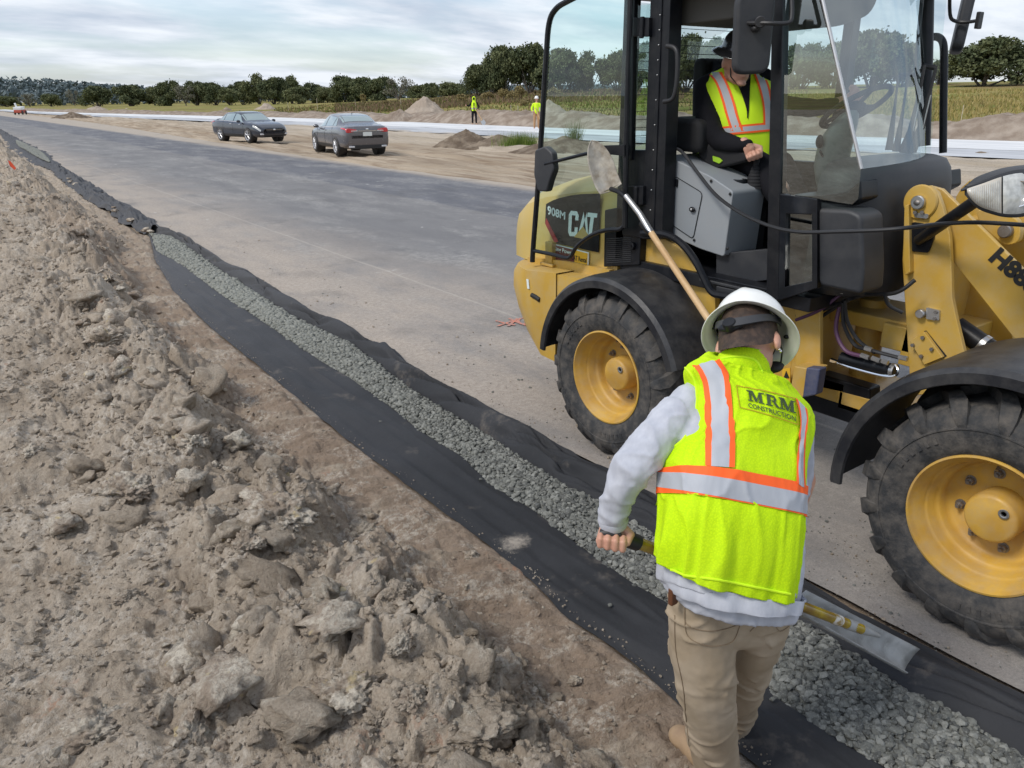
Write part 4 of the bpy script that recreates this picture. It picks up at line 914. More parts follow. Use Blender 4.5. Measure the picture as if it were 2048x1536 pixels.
def wheel(yc, xo, sgn, ph=0.0):
    """xo: X of the outer rim plane, sgn +1 when the wheel's inside lies towards +X"""
    c = Vector((xo, yc, .492)); ax = Vector((sgn, 0, 0))
    hb = MB(); hb.lathe([(.0001,.078),(.082,.078),(.092,.084),(.097,.094),(.098,.20)], c, ax, 40)
    w = hb.build('wheel', MT['rim'], LD, sharp=35)
    rm = MB(); rm.lathe([(.262,.10),(.266,.02),(.273,.006),(.272,-.004),(.264,-.006),(.258,.004),(.253,.022),(.240,.034),(.238,.066),(.231,.074),(.226,.080),(.223,.118),(.212,.130),(.205,.136),(.203,.165),(.195,.178),(.185,.184),(.09,.186)], c, ax, 72)
    rm.build('rim', MT['rim'], w, sharp=50)
    ty = MB(); prof = [(.256,.04),(.262,.012),(.275,.000),(.300,-.012),(.340,-.022),(.385,-.024),(.420,-.012),(.446,.012),(.458,.045),(.464,.10),(.466,.18),(.464,.26),(.458,.315),(.446,.348),(.42,.372),(.385,.384),(.34,.382),(.30,.372),(.275,.36),(.256,.32)]
    ty.lathe(prof, c, ax, 96)
    for side in (0, 1):
        for k in range(17):
            a0 = ph+2*math.pi*(k+.5*side)/17
            path = [(.372,-.026,-.01,.016,.4),(.405,-.026,.0,.026,.7),(.440,-.014,.01,.032,1),(.478,.020,.035,.034,1),(.4985,.062,.085,.026,1),(.5015,.11,.16,.024,1),(.5015,.165,.245,.022,1),(.500,.195,.285,.021,1)]
            vs = []
            for (r_, h_, da, hw, ht) in path:
                if side: h_ = .36-h_
                aa_ = a0+da*1.05; base = r_-.045*ht
                for (q, w_) in ((base, hw*1.5), (r_, hw), (r_, -hw), (base, -hw*1.5)):
                    an = aa_+w_/.5; e1 = Vector((0, 0, 1)); e2 = Vector((0, 1, 0)); hh_ = h_
                    if q == base and r_ < .47: hh_ = h_+(.02 if not side else -.02)
                    vs.append(c+ax*hh_+(e1*math.cos(an)+e2*math.sin(an)*sgn)*q)
            fs = [(i*4+j, i*4+(j+1) % 4, (i+1)*4+(j+1) % 4, (i+1)*4+j) for i in range(len(path)-1) for j in range(4)]+[(0, 1, 2, 3), tuple(len(vs)-1-j for j in range(4))]
            ty.add(vs, fs)
    # raised sidewall ring and lettering blocks
    ty.lathe([(.372,-.0225),(.374,-.028),(.380,-.028),(.382,-.0235)], c, ax, 96)
    for k in list(range(6, 12))+list(range(30, 36)):
        a = 2*math.pi*k/60; an = a; e1 = Vector((0, 0, 1)); e2 = Vector((0, 1, 0)); vs = []
        for (q, da) in ((.330,-.022),(.355,-.022),(.355,.022),(.330,.022)): vs += [c+ax*-.0255+(e1*math.cos(an+da)+e2*math.sin(an+da))*q]
        vs += [v+ax*.006 for v in vs]; ty.add(vs, [(0,1,2,3),(0,4,5,1),(1,5,6,2),(2,6,7,3),(3,7,4,0)])
    t = ty.build('tyre', MT['rubber'], w, sharp=48)
    for k in range(8):
        a = 2*math.pi*(k+.3)/8; q = c+Vector((0, math.sin(a), math.cos(a)))*.150
        nb = MB(); nb.cyl(q+ax*.188, q+ax*.182, .021, 16); nb.lathe([(.0001,.0),(.013,.0),(.0155,.003),(.0155,.018)], q+ax*.163, ax, 6); nb.cyl(q+ax*.150, q+ax*.165, .0075, 10)
        nb.build('wheel_nut', MT['bolt'], w, sharp=25)
    pl = MB(); q = c+Vector((0, -.045, .045)); pl.lathe([(.017,.079),(.019,.070),(.015,.069),(.010,.071),(.009,.078),(.0001,.078)], q, ax, 20); pl.build('hub_plug', MT['steel'], w)
    vt = MB(); vt.tube([c+Vector((.13*sgn, .02, .215)), c+Vector((.10*sgn, .02, .19))], .006, 8); vt.build('valve', MT['bolt'], w)
    return w
wheel(3.02, 2.850, 1, .1); wheel(0.99, 2.850, 1, .32); wheel(3.02, 4.58, -1); wheel(0.99, 4.58, -1, .2)

# axles and chassis
m = MB(); m.cyl((3.05,3.02,.49),(4.4,3.02,.49),.085,20); m.cyl((3.05,.99,.49),(4.4,.99,.49),.085,20); m.box((3.5,2.86,.36),(3.95,3.18,.64)); m.box((3.5,.83,.36),(3.95,1.15,.64)); m.build('axle', MT['black'], LD, bevel=.015)
m = MB(); m.prism([(2.16,.58),(2.16,1.03),(2.5,1.06),(3.9,1.06),(3.9,.60),(3.3,.62),(2.8,.60)], 0, 3.34, 4.08); m.build('rear_frame', MT['yellow'], LD, bevel=.012)
# rear bodywork: engine hood with crowned top
def hood():
    st = [(3.275,1.43,1.63,0),(3.3,1.425,1.61,0),(3.7,1.37,1.56,0),(4.0,1.315,1.50,.0),(4.22,1.25,1.43,.02),(4.36,1.17,1.34,.06),(4.42,1.06,1.2,.12)]
    vs = []; xc = 3.71; prof = 15
    for (y, ze, zc, ins) in st:
        hw = .55-ins; row = []
        row.append((xc-hw, y, .95)); row.append((xc-hw, y, ze-.10)); row.append((xc-hw+.004, y, ze-.05))
        for k in range(13):
            a = math.pi*(k/12); cx_ = -math.cos(a); row.append((xc+hw*cx_*(1-.02*abs(cx_)), y, ze+(zc-ze)*math.sin(a)**.75))
        row += [(xc+hw-.004, y, ze-.05), (xc+hw, y, ze-.10), (xc+hw, y, .95)]; vs += row
    n = 19; fs = [(i*n+k, i*n+k+1, (i+1)*n+k+1, (i+1)*n+k) for i in range(len(st)-1) for k in range(n-1)]
    fs += [tuple(range(n)), tuple((len(st)-1)*n+k for k in range(n-1, -1, -1))]
    return vs, fs
m = MB(); m.add(*hood()); m.build('engine_hood', MT['cream'], LD, sharp=32)
DX = 3.152
def D(pts, X=DX, th=-.003): return [P(u, v, X=X) for u, v in pts]
dec = plate('decal_panel', [(1092,408),(1105,401),(1119,396),(1140,391),(1164,388),(1200,387),(1197,505),(1187,503),(1110,486),(1090,447)], 3.147, .004, MT['black'], bev=0)
m = MB(); m.prism(yz([(1090,447),(1092,436),(1116,483),(1109,486)], 3.144), 0, 3.144, 3.147); m.build('red_slash', MT['red'], dec)
def quad_fn(tl, tr, br, bl, X):
    def f(x, y):
        u = (tl[0]*(1-x)+tr[0]*x)*y+(bl[0]*(1-x)+br[0]*x)*(1-y); v = (tl[1]*(1-x)+tr[1]*x)*y+(bl[1]*(1-x)+br[1]*x)*(1-y); return P(u, v, X=X)
    return f
CAT_L = dict(C=[(0,.15),(.12,0),(.5,0),(.62,.15),(.62,.36),(.42,.36),(.42,.17),(.2,.17),(.2,.83),(.42,.83),(.42,.64),(.62,.64),(.62,.85),(.5,1),(.12,1),(0,.85)])
put_text('model_number', '908M', quad_fn((1095,411),(1131,424),(1130,440),(1095,429), 3.143), MT['white'], dec, (0,0,1,1), bold=.03)
def polys_mesh(pl):
    bm = bmesh.new()
    for p in pl:
        f = bm.faces.new([bm.verts.new((a, b, 0)) for a, b in p])
    bmesh.ops.triangulate(bm, faces=bm.faces); V = [(v.co.x, v.co.y) for v in bm.verts]; F = [tuple(v.index for v in f.verts) for f in bm.faces]; bm.free(); return V, F
cat = [[(x*.72, y) for x, y in CAT_L['C']], [(.47,.0),(.60,.0),(.80,1.0),(.66,1.0)], [(.66,1.0),(.80,1.0),(.97,.10),(.86,.22)],
       [(.84,.82),(.84,1.0),(1.28,1.0),(1.28,.82)], [(.99,0.0),(1.15,0.0),(1.15,.82),(.99,.82)]]
put_text('brand_letters', '', quad_fn((1138,421),(1195,427),(1188,474),(1136,472), 3.143), MT['white'], dec, (0,0,1,1), polys=polys_mesh(cat))
m = MB(); m.prism(yz([(1148,474),(1166,453),(1176,470),(1173,479)], 3.141), 0, 3.1405, 3.1435); m.build('yellow_triangle', MT['yellow'], dec)
MT['sign_y'] = mat('sign_yellow', (.72, .42, .03), .5)
sg = plate('rental_plate', [(1104,487),(1177,505),(1176,537),(1103,518)], 3.144, .006, MT['white'], bev=0)
m = MB(); m.prism(yz([(1106,489),(1149,500),(1149,528),(1105,517)], 3.142), 0, 3.142, 3.144); m.build('maroon_field', MT['maroon'], sg)
m = MB(); m.prism(yz([(1149,500),(1175,507),(1174,535),(1149,528)], 3.142), 0, 3.142, 3.144); m.build('yellow_field', MT['sign_y'], sg)
put_text('plate_lettering', 'Ring Power', quad_fn((1108,492),(1146,502),(1146,513),(1108,503), 3.1405), MT['white'], sg, (0,0,1,1), bold=.015)
put_text('plate_lettering', 'CAT Rental', quad_fn((1142,509),(1173,516),(1173,526),(1142,519), 3.1405), MT['ink'], sg, (0,0,1,1), bold=.02)
# grille panel beside the cab
m = MB(); m.prism(yz([(1209,420),(1285,405),(1278,530),(1207,534)], 3.13), 0, 3.13, 3.2); gp_ = m.build('side_grille', MT['black'], LD, bevel=.006)
m = MB()
for k in range(13):
    v = 478+k*4; a = P(1213, v, X=3.128); b = P(1262, v-3, X=3.128); m.tube([a, b], .0022, 6)
m.build('grille_slats', MT['plastic'], gp_)
m = MB(); q = P(1266, 492, X=3.128); m.cyl(q+Vector((.0,0,0)), q+Vector((-.02,0,0)), .022, 20, bev=.003); m.cyl(q+Vector((-.02,0,0)), q+Vector((-.024,0,0)), .009, 12); m.build('lock', MT['black'], gp_)
# bumper / counterweight
def cw():
    prof = [(.0,.40),(.30,.41),(.46,.52),(.58,.66),(.655,.80),(.65,.89),(.60,.945),(.0,.975)]
    vs = []; cols = []
    for k in range(25):
        x = -1+2*k/24; sx = math.copysign(abs(x)**.8, x); cols.append((3.71+.735*sx, (1-abs(x)**2.8)**.5))
    n = len(prof)
    for (X_, s_) in cols:
        for (dy, z) in prof:
            vs.append((X_, 3.62+(dy*.50+dy*.60*s_), z))
    fs = [(i*n+k, i*n+k+1, (i+1)*n+k+1, (i+1)*n+k) for i in range(24) for k in range(n-1)]
    fs += [tuple(range(n)), tuple(24*n+k for k in range(n-1, -1, -1))]; fs += [tuple(i*n for i in range(24, -1, -1)), ]
    return vs, fs
m = MB(); m.add(*cw()); m.prism([(3.02+.605*math.cos(a), .492+.605*math.sin(a)) for a in np.linspace(rad(-4), rad(54), 14)]+[(3.64,.965),(3.64,.42)], 0, 2.985, 3.335); m.prism([(3.30,.93),(3.30,1.03),(3.7,1.02),(4.1,.985),(4.1,.92)], 0, 3.12, 4.3); cwt = m.build('counterweight', MT['yellow'], LD, bevel=.02, segs=3)
m = MB(); q = P(1080, 592, X=2.985); m.tube(px([(1064,590),(1072,594),(1080,600)], 2.975), .016, 10); m.build('tie_down_slot', MT['ink'], cwt)
m = MB(); m.prism(yz([(1053,558),(1057,559),(1059,578),(1055,577)], 2.97), 0, 2.968, 2.972); m.prism(yz([(1089,652),(1094,654),(1093,668),(1089,663)], 2.97), 0, 2.968, 2.972); m.build('white_sticker', MT['white'], cwt)
m = MB(); m.box((3.11,3.83,.97),(3.17,3.9,1.12)); m.box((3.09,3.80,.965),(3.19,3.93,.985)); m.build('hood_bracket', MT['yellow'], LD, bevel=.006)

# fenders: curved shells open below
def fender(name, yc, a0, a1, xa, xb, R0, zc=.492, lip=.03, flare=0.0, n=30):
    m = MB(); sec = []
    pr = [(xa+.012, R0-.05), (xa, R0-.045), (xa, R0-.006), (xa+.02, R0+.012), (xa+.10, R0+.022), (xb-.02, R0+.024), (xb, R0+.02), (xb, R0+.004), (xb-.02, R0+.006), (xa+.10, R0+.004), (xa+.022, R0-.006), (xa+.014, R0-.02)]
    for i in range(n+1):
        a = a0+(a1-a0)*i/n
        for (x, r_) in pr:
            rr_ = r_+flare*max(0, math.sin((i/n)*math.pi))*0
            sec.append((x, yc+math.cos(a)*rr_, zc+math.sin(a)*rr_))
    k = len(pr); fs = [(i*k+j, i*k+(j+1) % k, (i+1)*k+(j+1) % k, (i+1)*k+j) for i in range(n) for j in range(k)]+[tuple(range(k)), tuple(n*k+j for j in range(k-1, -1, -1))]
    m.add(sec, fs); return m
m = fender('rear', 3.02, rad(4), rad(160), 2.815, 3.33, .565); m.prism([(3.02+.56*math.cos(a), .492+.56*math.sin(a)) for a in np.linspace(rad(10), rad(165), 24)]+[(2.5,.5),(3.5,.5)], 0, 3.33, 3.345)
m.build('rear_fender', MT['fender'], LD, sharp=30)
m = fender('front', .97, rad(-4), rad(150), 2.805, 3.36, .60); m.prism([(.97+.59*math.cos(a), .492+.59*math.sin(a)) for a in np.linspace(rad(10), rad(150), 24)], 0, 3.36, 3.375)
m.build('front_fender', MT['fender'], LD, sharp=30)

# ---------------- cab
CB = MT['black']
m = MB(); m.prism(yz([(1303,-70),(1343,-70),(1324,478),(1284,478)], 3.10), 0, 3.10, 3.19)
m.prism(yz([(1320,-70),(1326,-70),(1306,478),(1300,478)], 3.092), 0, 3.092, 3.10)
m.prism(yz([(1545,-70),(1566,-70),(1556,600),(1532,600)], 3.10), 0, 3.10, 3.15)
m.box((3.10, 2.05, 2.47), (4.25, 3.27, 2.56)); m.build('cab_frame', CB, LD, bevel=.008)
m = MB(); m.box((3.06, 2.02, 2.56), (4.30, 3.32, 2.63)); m.build('roof', MT['plastic'], LD, bevel=.03, segs=3)
m = MB(); m.prism(round_poly([(2.42,2.47),(2.46,2.375),(2.62,2.335),(3.0,2.33),(3.12,2.36),(3.17,2.47)], .05), 0, 3.24, 4.12); m.build('roof_liner', MT['liner'], LD, bevel=.03, segs=3)
m = MB()
for (y0, y1, x) in ((2.60,2.66,4.2), (3.20,3.27,4.2)): m.box((x, y0, 1.1), (x+.07, y1, 2.5))
m.box((3.13, 3.20, 1.1), (3.19, 3.27, 2.5)); m.box((4.2,2.1,1.1),(4.26,3.26,1.62)); m.box((3.14,3.21,1.06),(4.2,3.265,1.66)); m.box((3.145,1.98,1.045),(4.22,3.24,1.115)); m.build('cab_frame', CB, LD, bevel=.006)
fp = MB(); fp.tube([P(1856,-60,X=4.12), P(1853,120,X=4.12), P(1848,292,X=4.12)], .030, 10); fp.build('windscreen_post', CB, LD)
# windscreen and side glass (glass to glass corner)
wt = P(1635,-40,X=3.11); wb = P(1722,338,X=3.11); ft = P(1852,-60,X=4.1); fb_ = P(1850,297,X=4.1)
m = MB(); nseg = 8; vs = []
for i in range(nseg+1):
    t = i/nseg; bul = -.10*math.sin(t*math.pi)
    for q0, q1 in ((wb, fb_), (wt, ft)): q = q0.lerp(q1, t); vs.append((q.x, q.y+bul, q.z))
m.add(vs, [(2*i, 2*i+2, 2*i+3, 2*i+1) for i in range(nseg)]); m.build('windscreen', MT['glass_front'], LD, sharp=None)
m = MB(); m.tube([wt+Vector((0,-.002,0)), wb+Vector((0,-.002,0))], .008, 8); m.build('glass_edge_seal', MT['steel'], LD)
m = MB(); m.add(px([(1564,-60),(1624,-60),(1722,338),(1716,398),(1704,409),(1562,386)], 3.112), [(0,1,2,3,4,5)]); m.build('side_window', MT['glass_side'], LD, smooth=False)
m = MB(); m.add([(3.18,3.245,1.66),(4.21,3.245,1.66),(4.21,3.245,2.46),(3.18,3.245,2.46)], [(0,1,2,3)]); rw = m.build('rear_window', MT['glass_front'], LD, smooth=False)
m = MB()
for k in range(17): z = 1.70+k*.043; m.tube([(3.19,3.24,z),(4.20,3.24,z)], .0016, 4)
m.build('heating_wires', MT['ink'], rw)
m = MB(); m.add([(4.235,2.66,1.62),(4.235,3.2,1.62),(4.235,3.2,2.47),(4.235,2.66,2.47)], [(0,1,2,3)]); m.add([(4.235,2.08,1.62),(4.235,2.6,1.62),(4.235,2.6,2.47),(4.235,2.14,2.47)], [(0,1,2,3)]); m.build('side_window', MT['glass_front'], LD, smooth=False)
m = MB(); m.add(px([(1269,12),(1303,8),(1292,300),(1262,300)], 3.12), [(0,1,2,3)]); m.build('quarter_window', MT['glass_door'], LD, smooth=False)
m = MB(); m.prism(yz([(1240,300),(1300,300),(1288,478),(1244,470)], 3.12), 0, 3.12, 3.16); m.prism(yz([(1256,-60),(1270,-60),(1262,320),(1247,320)], 3.105), 0, 3.105, 3.14); m.build('rear_corner_panel', CB, LD, bevel=.005)
m = MB()
for (u, v) in ((1282,55),(1270,392)):
    m.prism(yz([(u-16,v-20),(u+16,v-20),(u+15,v+18),(u-16,v+18)], 3.075), 0, 3.075, 3.12)
    q = P(u+2, v, X=3.07); m.cyl(q+Vector((0,0,-.05)), q+Vector((0,0,.05)), .012, 12)
    m.build('door_hinge', CB, LD, bevel=.004); m = MB()
m = MB(); 
for v in (30, 60, 90, 120, 150, 200, 250, 300, 340, 380, 420, 450):
    q = P(1322-.05*v, v, X=3.09); m.ell(q, .0045, 8, 5); m.build('screw', MT['steel'], LD); m = MB()
m = MB(); m.tube(catmull(px([(1334,92),(1349,96),(1355,112),(1354,160),(1349,190),(1342,200),(1328,203)], 3.07), 5), .012, 10); m.build('grab_handle', MT['hose'], LD)
# lower cab side, arch sill and step
m = MB(); m.tube(catmull(px([(1284,466),(1320,467),(1345,474),(1370,494),(1392,524),(1408,556),(1424,584),(1450,592),(1545,603)], 3.09), 5), .019, 8, sq=(1,1)); m.build('door_sill', CB, LD)
m = MB(); m.prism(yz([(1290,478),(1330,478),(1362,498),(1392,540),(1410,576),(1430,592),(1430,640),(1330,640),(1290,560)], 3.18), 0, 3.18, 3.22); m.build('arch_plate', MT['yellow'], LD, bevel=.004)
m = MB(); m.prism(yz([(1432,508),(1540,498),(1540,560),(1432,572)], 3.24), 0, 3.24, 3.3); m.prism(yz([(1432,572),(1545,596),(1545,610),(1432,596)], 3.12), 0, 3.12, 3.2); m.box((3.12,2.2,1.085),(3.45,2.62,1.10)); st_ = m.build('cab_step', MT['plastic'], LD, bevel=.004)
m = MB()
for k in range(9): m.box((3.13+k*.022, 2.22, 1.10), (3.138+k*.022, 2.58, 1.106))
m.build('step_ribs', MT['black'], st_)
# front lower quarter with small window
pw = [(1560,388),(1634,398),(1634,576),(1556,602)]
hole = [(1571,428),(1624,429),(1624,562),(1569,574)]
Y = yz(pw, 3.10); Hh = yz(hole, 3.10); m = MB()
for i in range(4):
    j = (i+1) % 4; quad = [Y[i], Y[j], Hh[j], Hh[i]]; m.prism(quad, 0, 3.10, 3.135)
m.build('lower_quarter_frame', CB, LD, bevel=.003)
m = MB(); m.add(px(hole, 3.12), [(0,1,2,3)]); m.build('lower_window', MT['glass_side'], LD, smooth=False)
m = MB(); m.prism(round_poly(yz([(1632,417),(1700,420),(1722,432),(1726,545),(1722,590),(1640,572),(1634,560)], 3.12), .025), 0, 3.12, 3.3); m.build('side_pod', MT['plastic'], LD, bevel=.02, segs=3)
# nose cover of the cab
plan = [(3.19,2.06),(3.20,1.97),(3.24,1.89),(3.32,1.83),(3.46,1.79),(3.65,1.775),(3.82,1.785),(3.96,1.81),(4.06,1.86),(4.12,1.94),(4.13,2.06)]
pc = catmull(plan, 5); cen = np.array([3.66, 2.06]); m = MB(); vs = []; rows = [(1.10,.60),(1.12,.92),(1.2,1.0),(1.50,.97),(1.60,.95),(1.66,.91),(1.70,.84),(1.715,.72),(1.72,.55),(1.722,.02)]
for (z, s_) in rows:
    for p in pc:
        q = cen+(p-cen)*s_; q[1] = max(q[1], cen[1]+(p[1]-cen[1])*s_); vs.append((q[0], q[1], z))
n = len(pc); m.add(vs, [(i*n+k, i*n+k+1, (i+1)*n+k+1, (i+1)*n+k) for i in range(len(rows)-1) for k in range(n-1)]); nose = m.build('nose_cover', MT['plastic'], LD, sharp=60)
m = MB(); q = P(1833, 309, X=3.72); m.cyl(q, q+Vector((0,0,.008)), .018, 16, bev=.002); m.build('cap', MT['steel'], nose)
m = MB(); m.prism(yz([(1560,392),(1700,412),(1722,400),(1720,360),(1690,385),(1640,392)], 3.2), 0, 3.2, 4.1); m.build('dashboard', MT['black'], LD, bevel=.02)
# steering column, wheel and lever
m = MB(); m.add(*(lambda V: ([tuple(v) for v in V], [(i*14+k, i*14+(k+1) % 14, (i+1)*14+(k+1) % 14, (i+1)*14+k) for i in range(7) for k in range(14)]+[tuple(range(14)), tuple(7*14+k for k in range(13, -1, -1))]))(
    [P(u, v, X=3.62)+Vector((w_*.9*math.cos(a), w_*.8*math.sin(a)*.7, w_*.55*math.sin(a)*0)) for (u, v, w_) in ((1668,392,.10),(1664,360,.115),(1662,330,.12),(1668,300,.12),(1678,270,.11),(1690,245,.09),(1700,228,.06),(1706,220,.03)) for a in np.linspace(0, 2*math.pi, 15)[:-1]]))
m.build('steering_column', mat('olive_grey_plastic', (.13,.15,.135), .45), LD, sharp=60)
c = P(1712, 214, X=3.66); axn = (Vector((0, .55, .83))).normalized(); m = MB()
e1 = Vector((1,0,0)); e2 = axn.cross(e1); m.tube([c+(e1*math.cos(a)+e2*math.sin(a))*.165 for a in np.linspace(0, 2*math.pi, 33)], .013, 8, caps=False)
for a in (0, 2.1, 4.2): m.tube([c, c+(e1*math.cos(a)+e2*math.sin(a))*.165], .010, 6)
m.ell(c, (.05,.05,.03)); m.build('steering_wheel', MT['seat'], LD)
m = MB(); a = P(1640,302,X=3.5); m.tube([P(1655,330,X=3.55), a], .006, 6); m.ell(P(1639,283,X=3.5), (.018,.018,.032)); m.build('lever', MT['seat'], LD)
# console
poly = yz([(1327,309),(1420,352),(1466,383),(1448,514),(1400,498),(1322,462)], 3.20); m = MB(); m.prism(round_poly(poly, .02), 0, 3.20, 3.46); con = m.build('console', MT['grey'], LD, bevel=.012, segs=3)
m = MB(); hp = round_poly(yz([(1349,352),(1405,386),(1386,478),(1336,444)], 3.196), .025); m.prism(hp, 0, 3.1965, 3.1995); m.build('hatch', mat('hatch_grey', (.25,.27,.29), .5), con, bevel=.0012)
m = MB(); hp2 = [np.array(p) for p in hp]
m.tube([(3.1965, *p) for p in hp]+[(3.1965, *hp[0])], .0022, 5); m.build('hatch_gap', MT['ink'], con)
m = MB()
for (u, v) in ((1349,365),(1340,409)): m.prism(yz([(u-6,v-9),(u+6,v-6),(u+5,v+9),(u-6,v+6)], 3.188), 0, 3.188, 3.20)
m.build('hatch_hinge', MT['black'], con, bevel=.002)
m = MB(); q = P(1384, 419, X=3.186); m.ell(q, (.008,.02,.014)); m.build('hatch_lock', MT['black'], con); m = MB(); m.ell(q+Vector((-.008,0,0)), (.004,.007,.007)); m.build('key_hole', MT['steel'], con)
m = MB()
for (u, v) in ((1422,362),(1460,388),(1455,497),(1388,480)): m.ell(P(u, v, X=3.196), (.005,.008,.008), 8, 6); m.build('console_screw', MT['ink'], con); m = MB()
cp = P(1477, 368, X=3.36); m = MB(); m.lathe([(.028,.045),(.040,.045),(.042,.038),(.040,0),(.0001,0)], cp+Vector((0,0,-.02)), 'Z', 24); m.lathe([(.0001,.02),(.028,.02),(.028,.045)], cp+Vector((0,0,-.02)), 'Z', 24); m.build('cup_holder', MT['black'], con)
m = MB(); m.cyl(cp+Vector((0,0,.01)), cp+Vector((0,0,.02)), .014, 16); m.build('knob', MT['white'], con)
jb = P(1508, 368, X=3.42); m = MB(); pr = []
for k in range(7): pr += [(.052-.005*k, .016*k), (.046-.005*k, .016*k+.010)]
m.lathe(pr+[(.0001,.115)], jb+Vector((0,0,-.02)), 'Z', 24); m.build('joystick_boot', MT['seat'], con, sharp=25)
m = MB(); m.tube([jb+Vector((0,0,.08)), jb+Vector((.005,.0,.13)), jb+Vector((.01,.0,.17))], [.012,.016,.020], 12); m.build('joystick', MT['seat'], con)
m = MB(); m.tube(catmull([P(1345,318,X=3.3), P(1340,300,X=3.28), P(1362,302,X=3.17), P(1395,345,X=3.15), P(1432,390,X=3.12), P(1480,425,X=3.06), P(1540,452,X=3.0), P(1600,464,X=2.98), P(1680,463,X=2.98), P(1760,460,X=3.0), P(1820,455,X=3.05), P(1880,448,X=3.2), P(1960,445,X=3.3), P(2080,452,X=3.4)], 8), .0085, 8); m.build('power_cable', MT['hose'], LD)
# seat and armrest
m = MB(); m.prism(round_poly([(3.02,1.50),(3.14,1.48),(3.19,2.02),(3.19,2.19),(3.11,2.19),(3.07,2.02)], .05), 0, 3.60, 3.95); m.prism(round_poly([(2.62,1.44),(2.64,1.54),(2.9,1.55),(3.12,1.50),(3.12,1.40)], .04), 0, 3.46, 3.96); m.box((3.5,2.8,1.12),(3.9,3.2,1.42)); m.build('seat', MT['seat'], LD, bevel=.03, segs=3)
m = MB(); m.prism(round_poly(yz([(1392,296),(1400,284),(1492,306),(1492,322),(1430,338),(1400,320)], 3.36), .02), 0, 3.36, 3.44); arm_ = m.build('armrest', MT['seat'], LD, bevel=.012)
m = MB(); m.prism(yz([(1425,312),(1438,316),(1444,322),(1438,327),(1426,322)], 3.352), 0, 3.352, 3.36); m.build('green_tag', mat('green_label', (.35,.6,.03), .5), arm_)
m = MB(); m.prism(round_poly(yz([(1328,232),(1400,240),(1400,308),(1330,300)], 3.3), .05), 0, 3.3, 3.5); m.build('jacket_bundle', MT['seat'], LD, bevel=.04, segs=3)
# opened door, folded back against the side
DXX = 3.035
dr = MB(); path = px([(1258,-60),(1200,-30),(1140,0),(1112,18),(1098,48),(1092,120),(1084,250),(1076,370),(1066,500),(1065,524)], DXX); dr.tube(catmull(path, 5), .0165, 8)
arch = px([(1066,501),(1105,509),(1132,516),(1142,512),(1152,495),(1168,480),(1190,467),(1215,460),(1240,458),(1250,448)], DXX); dr.tube(catmull(arch, 5), .0125, 8)
dr.tube(px([(1262,-60),(1256,150),(1252,300),(1250,455)], DXX), .015, 8)
door = dr.build('door', CB, LD)
gpts = [(1258,-60),(1200,-30),(1140,0),(1112,18),(1098,48),(1092,120),(1084,250),(1076,370),(1066,500),(1132,516),(1142,512),(1152,495),(1168,480),(1190,467),(1215,460),(1250,452)]
m = MB(); m.add(px(gpts, DXX+.002), [tuple(range(len(gpts)))]); m.build('door_glass', MT['glass_door'], door, smooth=False)
m = MB(); m.prism(round_poly(yz([(1070,300),(1090,292),(1104,305),(1108,340),(1100,362),(1094,384),(1076,382),(1068,350)], 2.99), .018), 0, 2.985, 3.035); m.build('door_latch', MT['plastic'], door, bevel=.012, segs=3)
m = MB(); m.tube([P(1090,328,X=2.99), P(1170,308,X=3.0), P(1236,296,X=3.03)], .010, 8); m.prism(yz([(1206,291),(1248,290),(1248,312),(1208,308)], 3.01), 0, 3.012, 3.05); m.build('latch_bar', MT['black'], door)
# mirrors
def mirror(name, c, rot, arm):
    m = MB(); m.prism(round_poly([(-.078,-.165),(.078,-.165),(.084,.12),(.07,.168),(-.07,.168),(-.084,.12)], .05, 6), 1, -.03, .03); mo = m
    R_ = rot.to_matrix() if hasattr(rot, 'to_matrix') else rot
    m.v = [tuple(c+R_ @ Vector(v)) for v in m.v]; o = m.build('mirror', MT['plastic'], LD, bevel=.018, segs=4)
    a = MB(); a.tube(catmull(arm, 4), .009, 8); a.build('mirror_arm', MT['hose'], o); return o
from mathutils import Euler
mc = P(1505, 66, X=2.98)
mo = mirror('m', mc, Euler((rad(2), rad(-2), rad(-34))), [P(1482,46,X=2.94), P(1530,46,X=2.94), P(1575,46,X=3.0), P(1584,30,X=3.02), P(1583,-20,X=3.04)])
m = MB(); m.cyl(P(1521,44,X=2.93), P(1521,44,X=2.96), .024, 18, bev=.004); m.ell(P(1512,57,X=2.955), (.02,.02,.015)); m.build('mirror_clamp', MT['hose'], mo)
mc = P(1926, 42, X=4.72); mirror('m', mc, Euler((rad(4), rad(8), rad(30))), [P(1960,40,X=4.6), P(1935,44,X=4.62), P(1910,42,X=4.6), P(1900,28,X=4.5), P(1900,-30,X=4.4)])
m = MB(); m.box(P(1950,46,X=4.6)-Vector((.03,.03,.03)), P(1964,36,X=4.6)+Vector((.02,.02,.03))); m.build('mirror_clamp', MT['hose'], LD, bevel=.005)
m = MB(); m.tube(catmull(px([(1856,75),(1875,74),(1886,86),(1888,120),(1887,200),(1886,306)], 4.3), 6), .019, 10); m.build('hand_rail', MT['black'], LD)
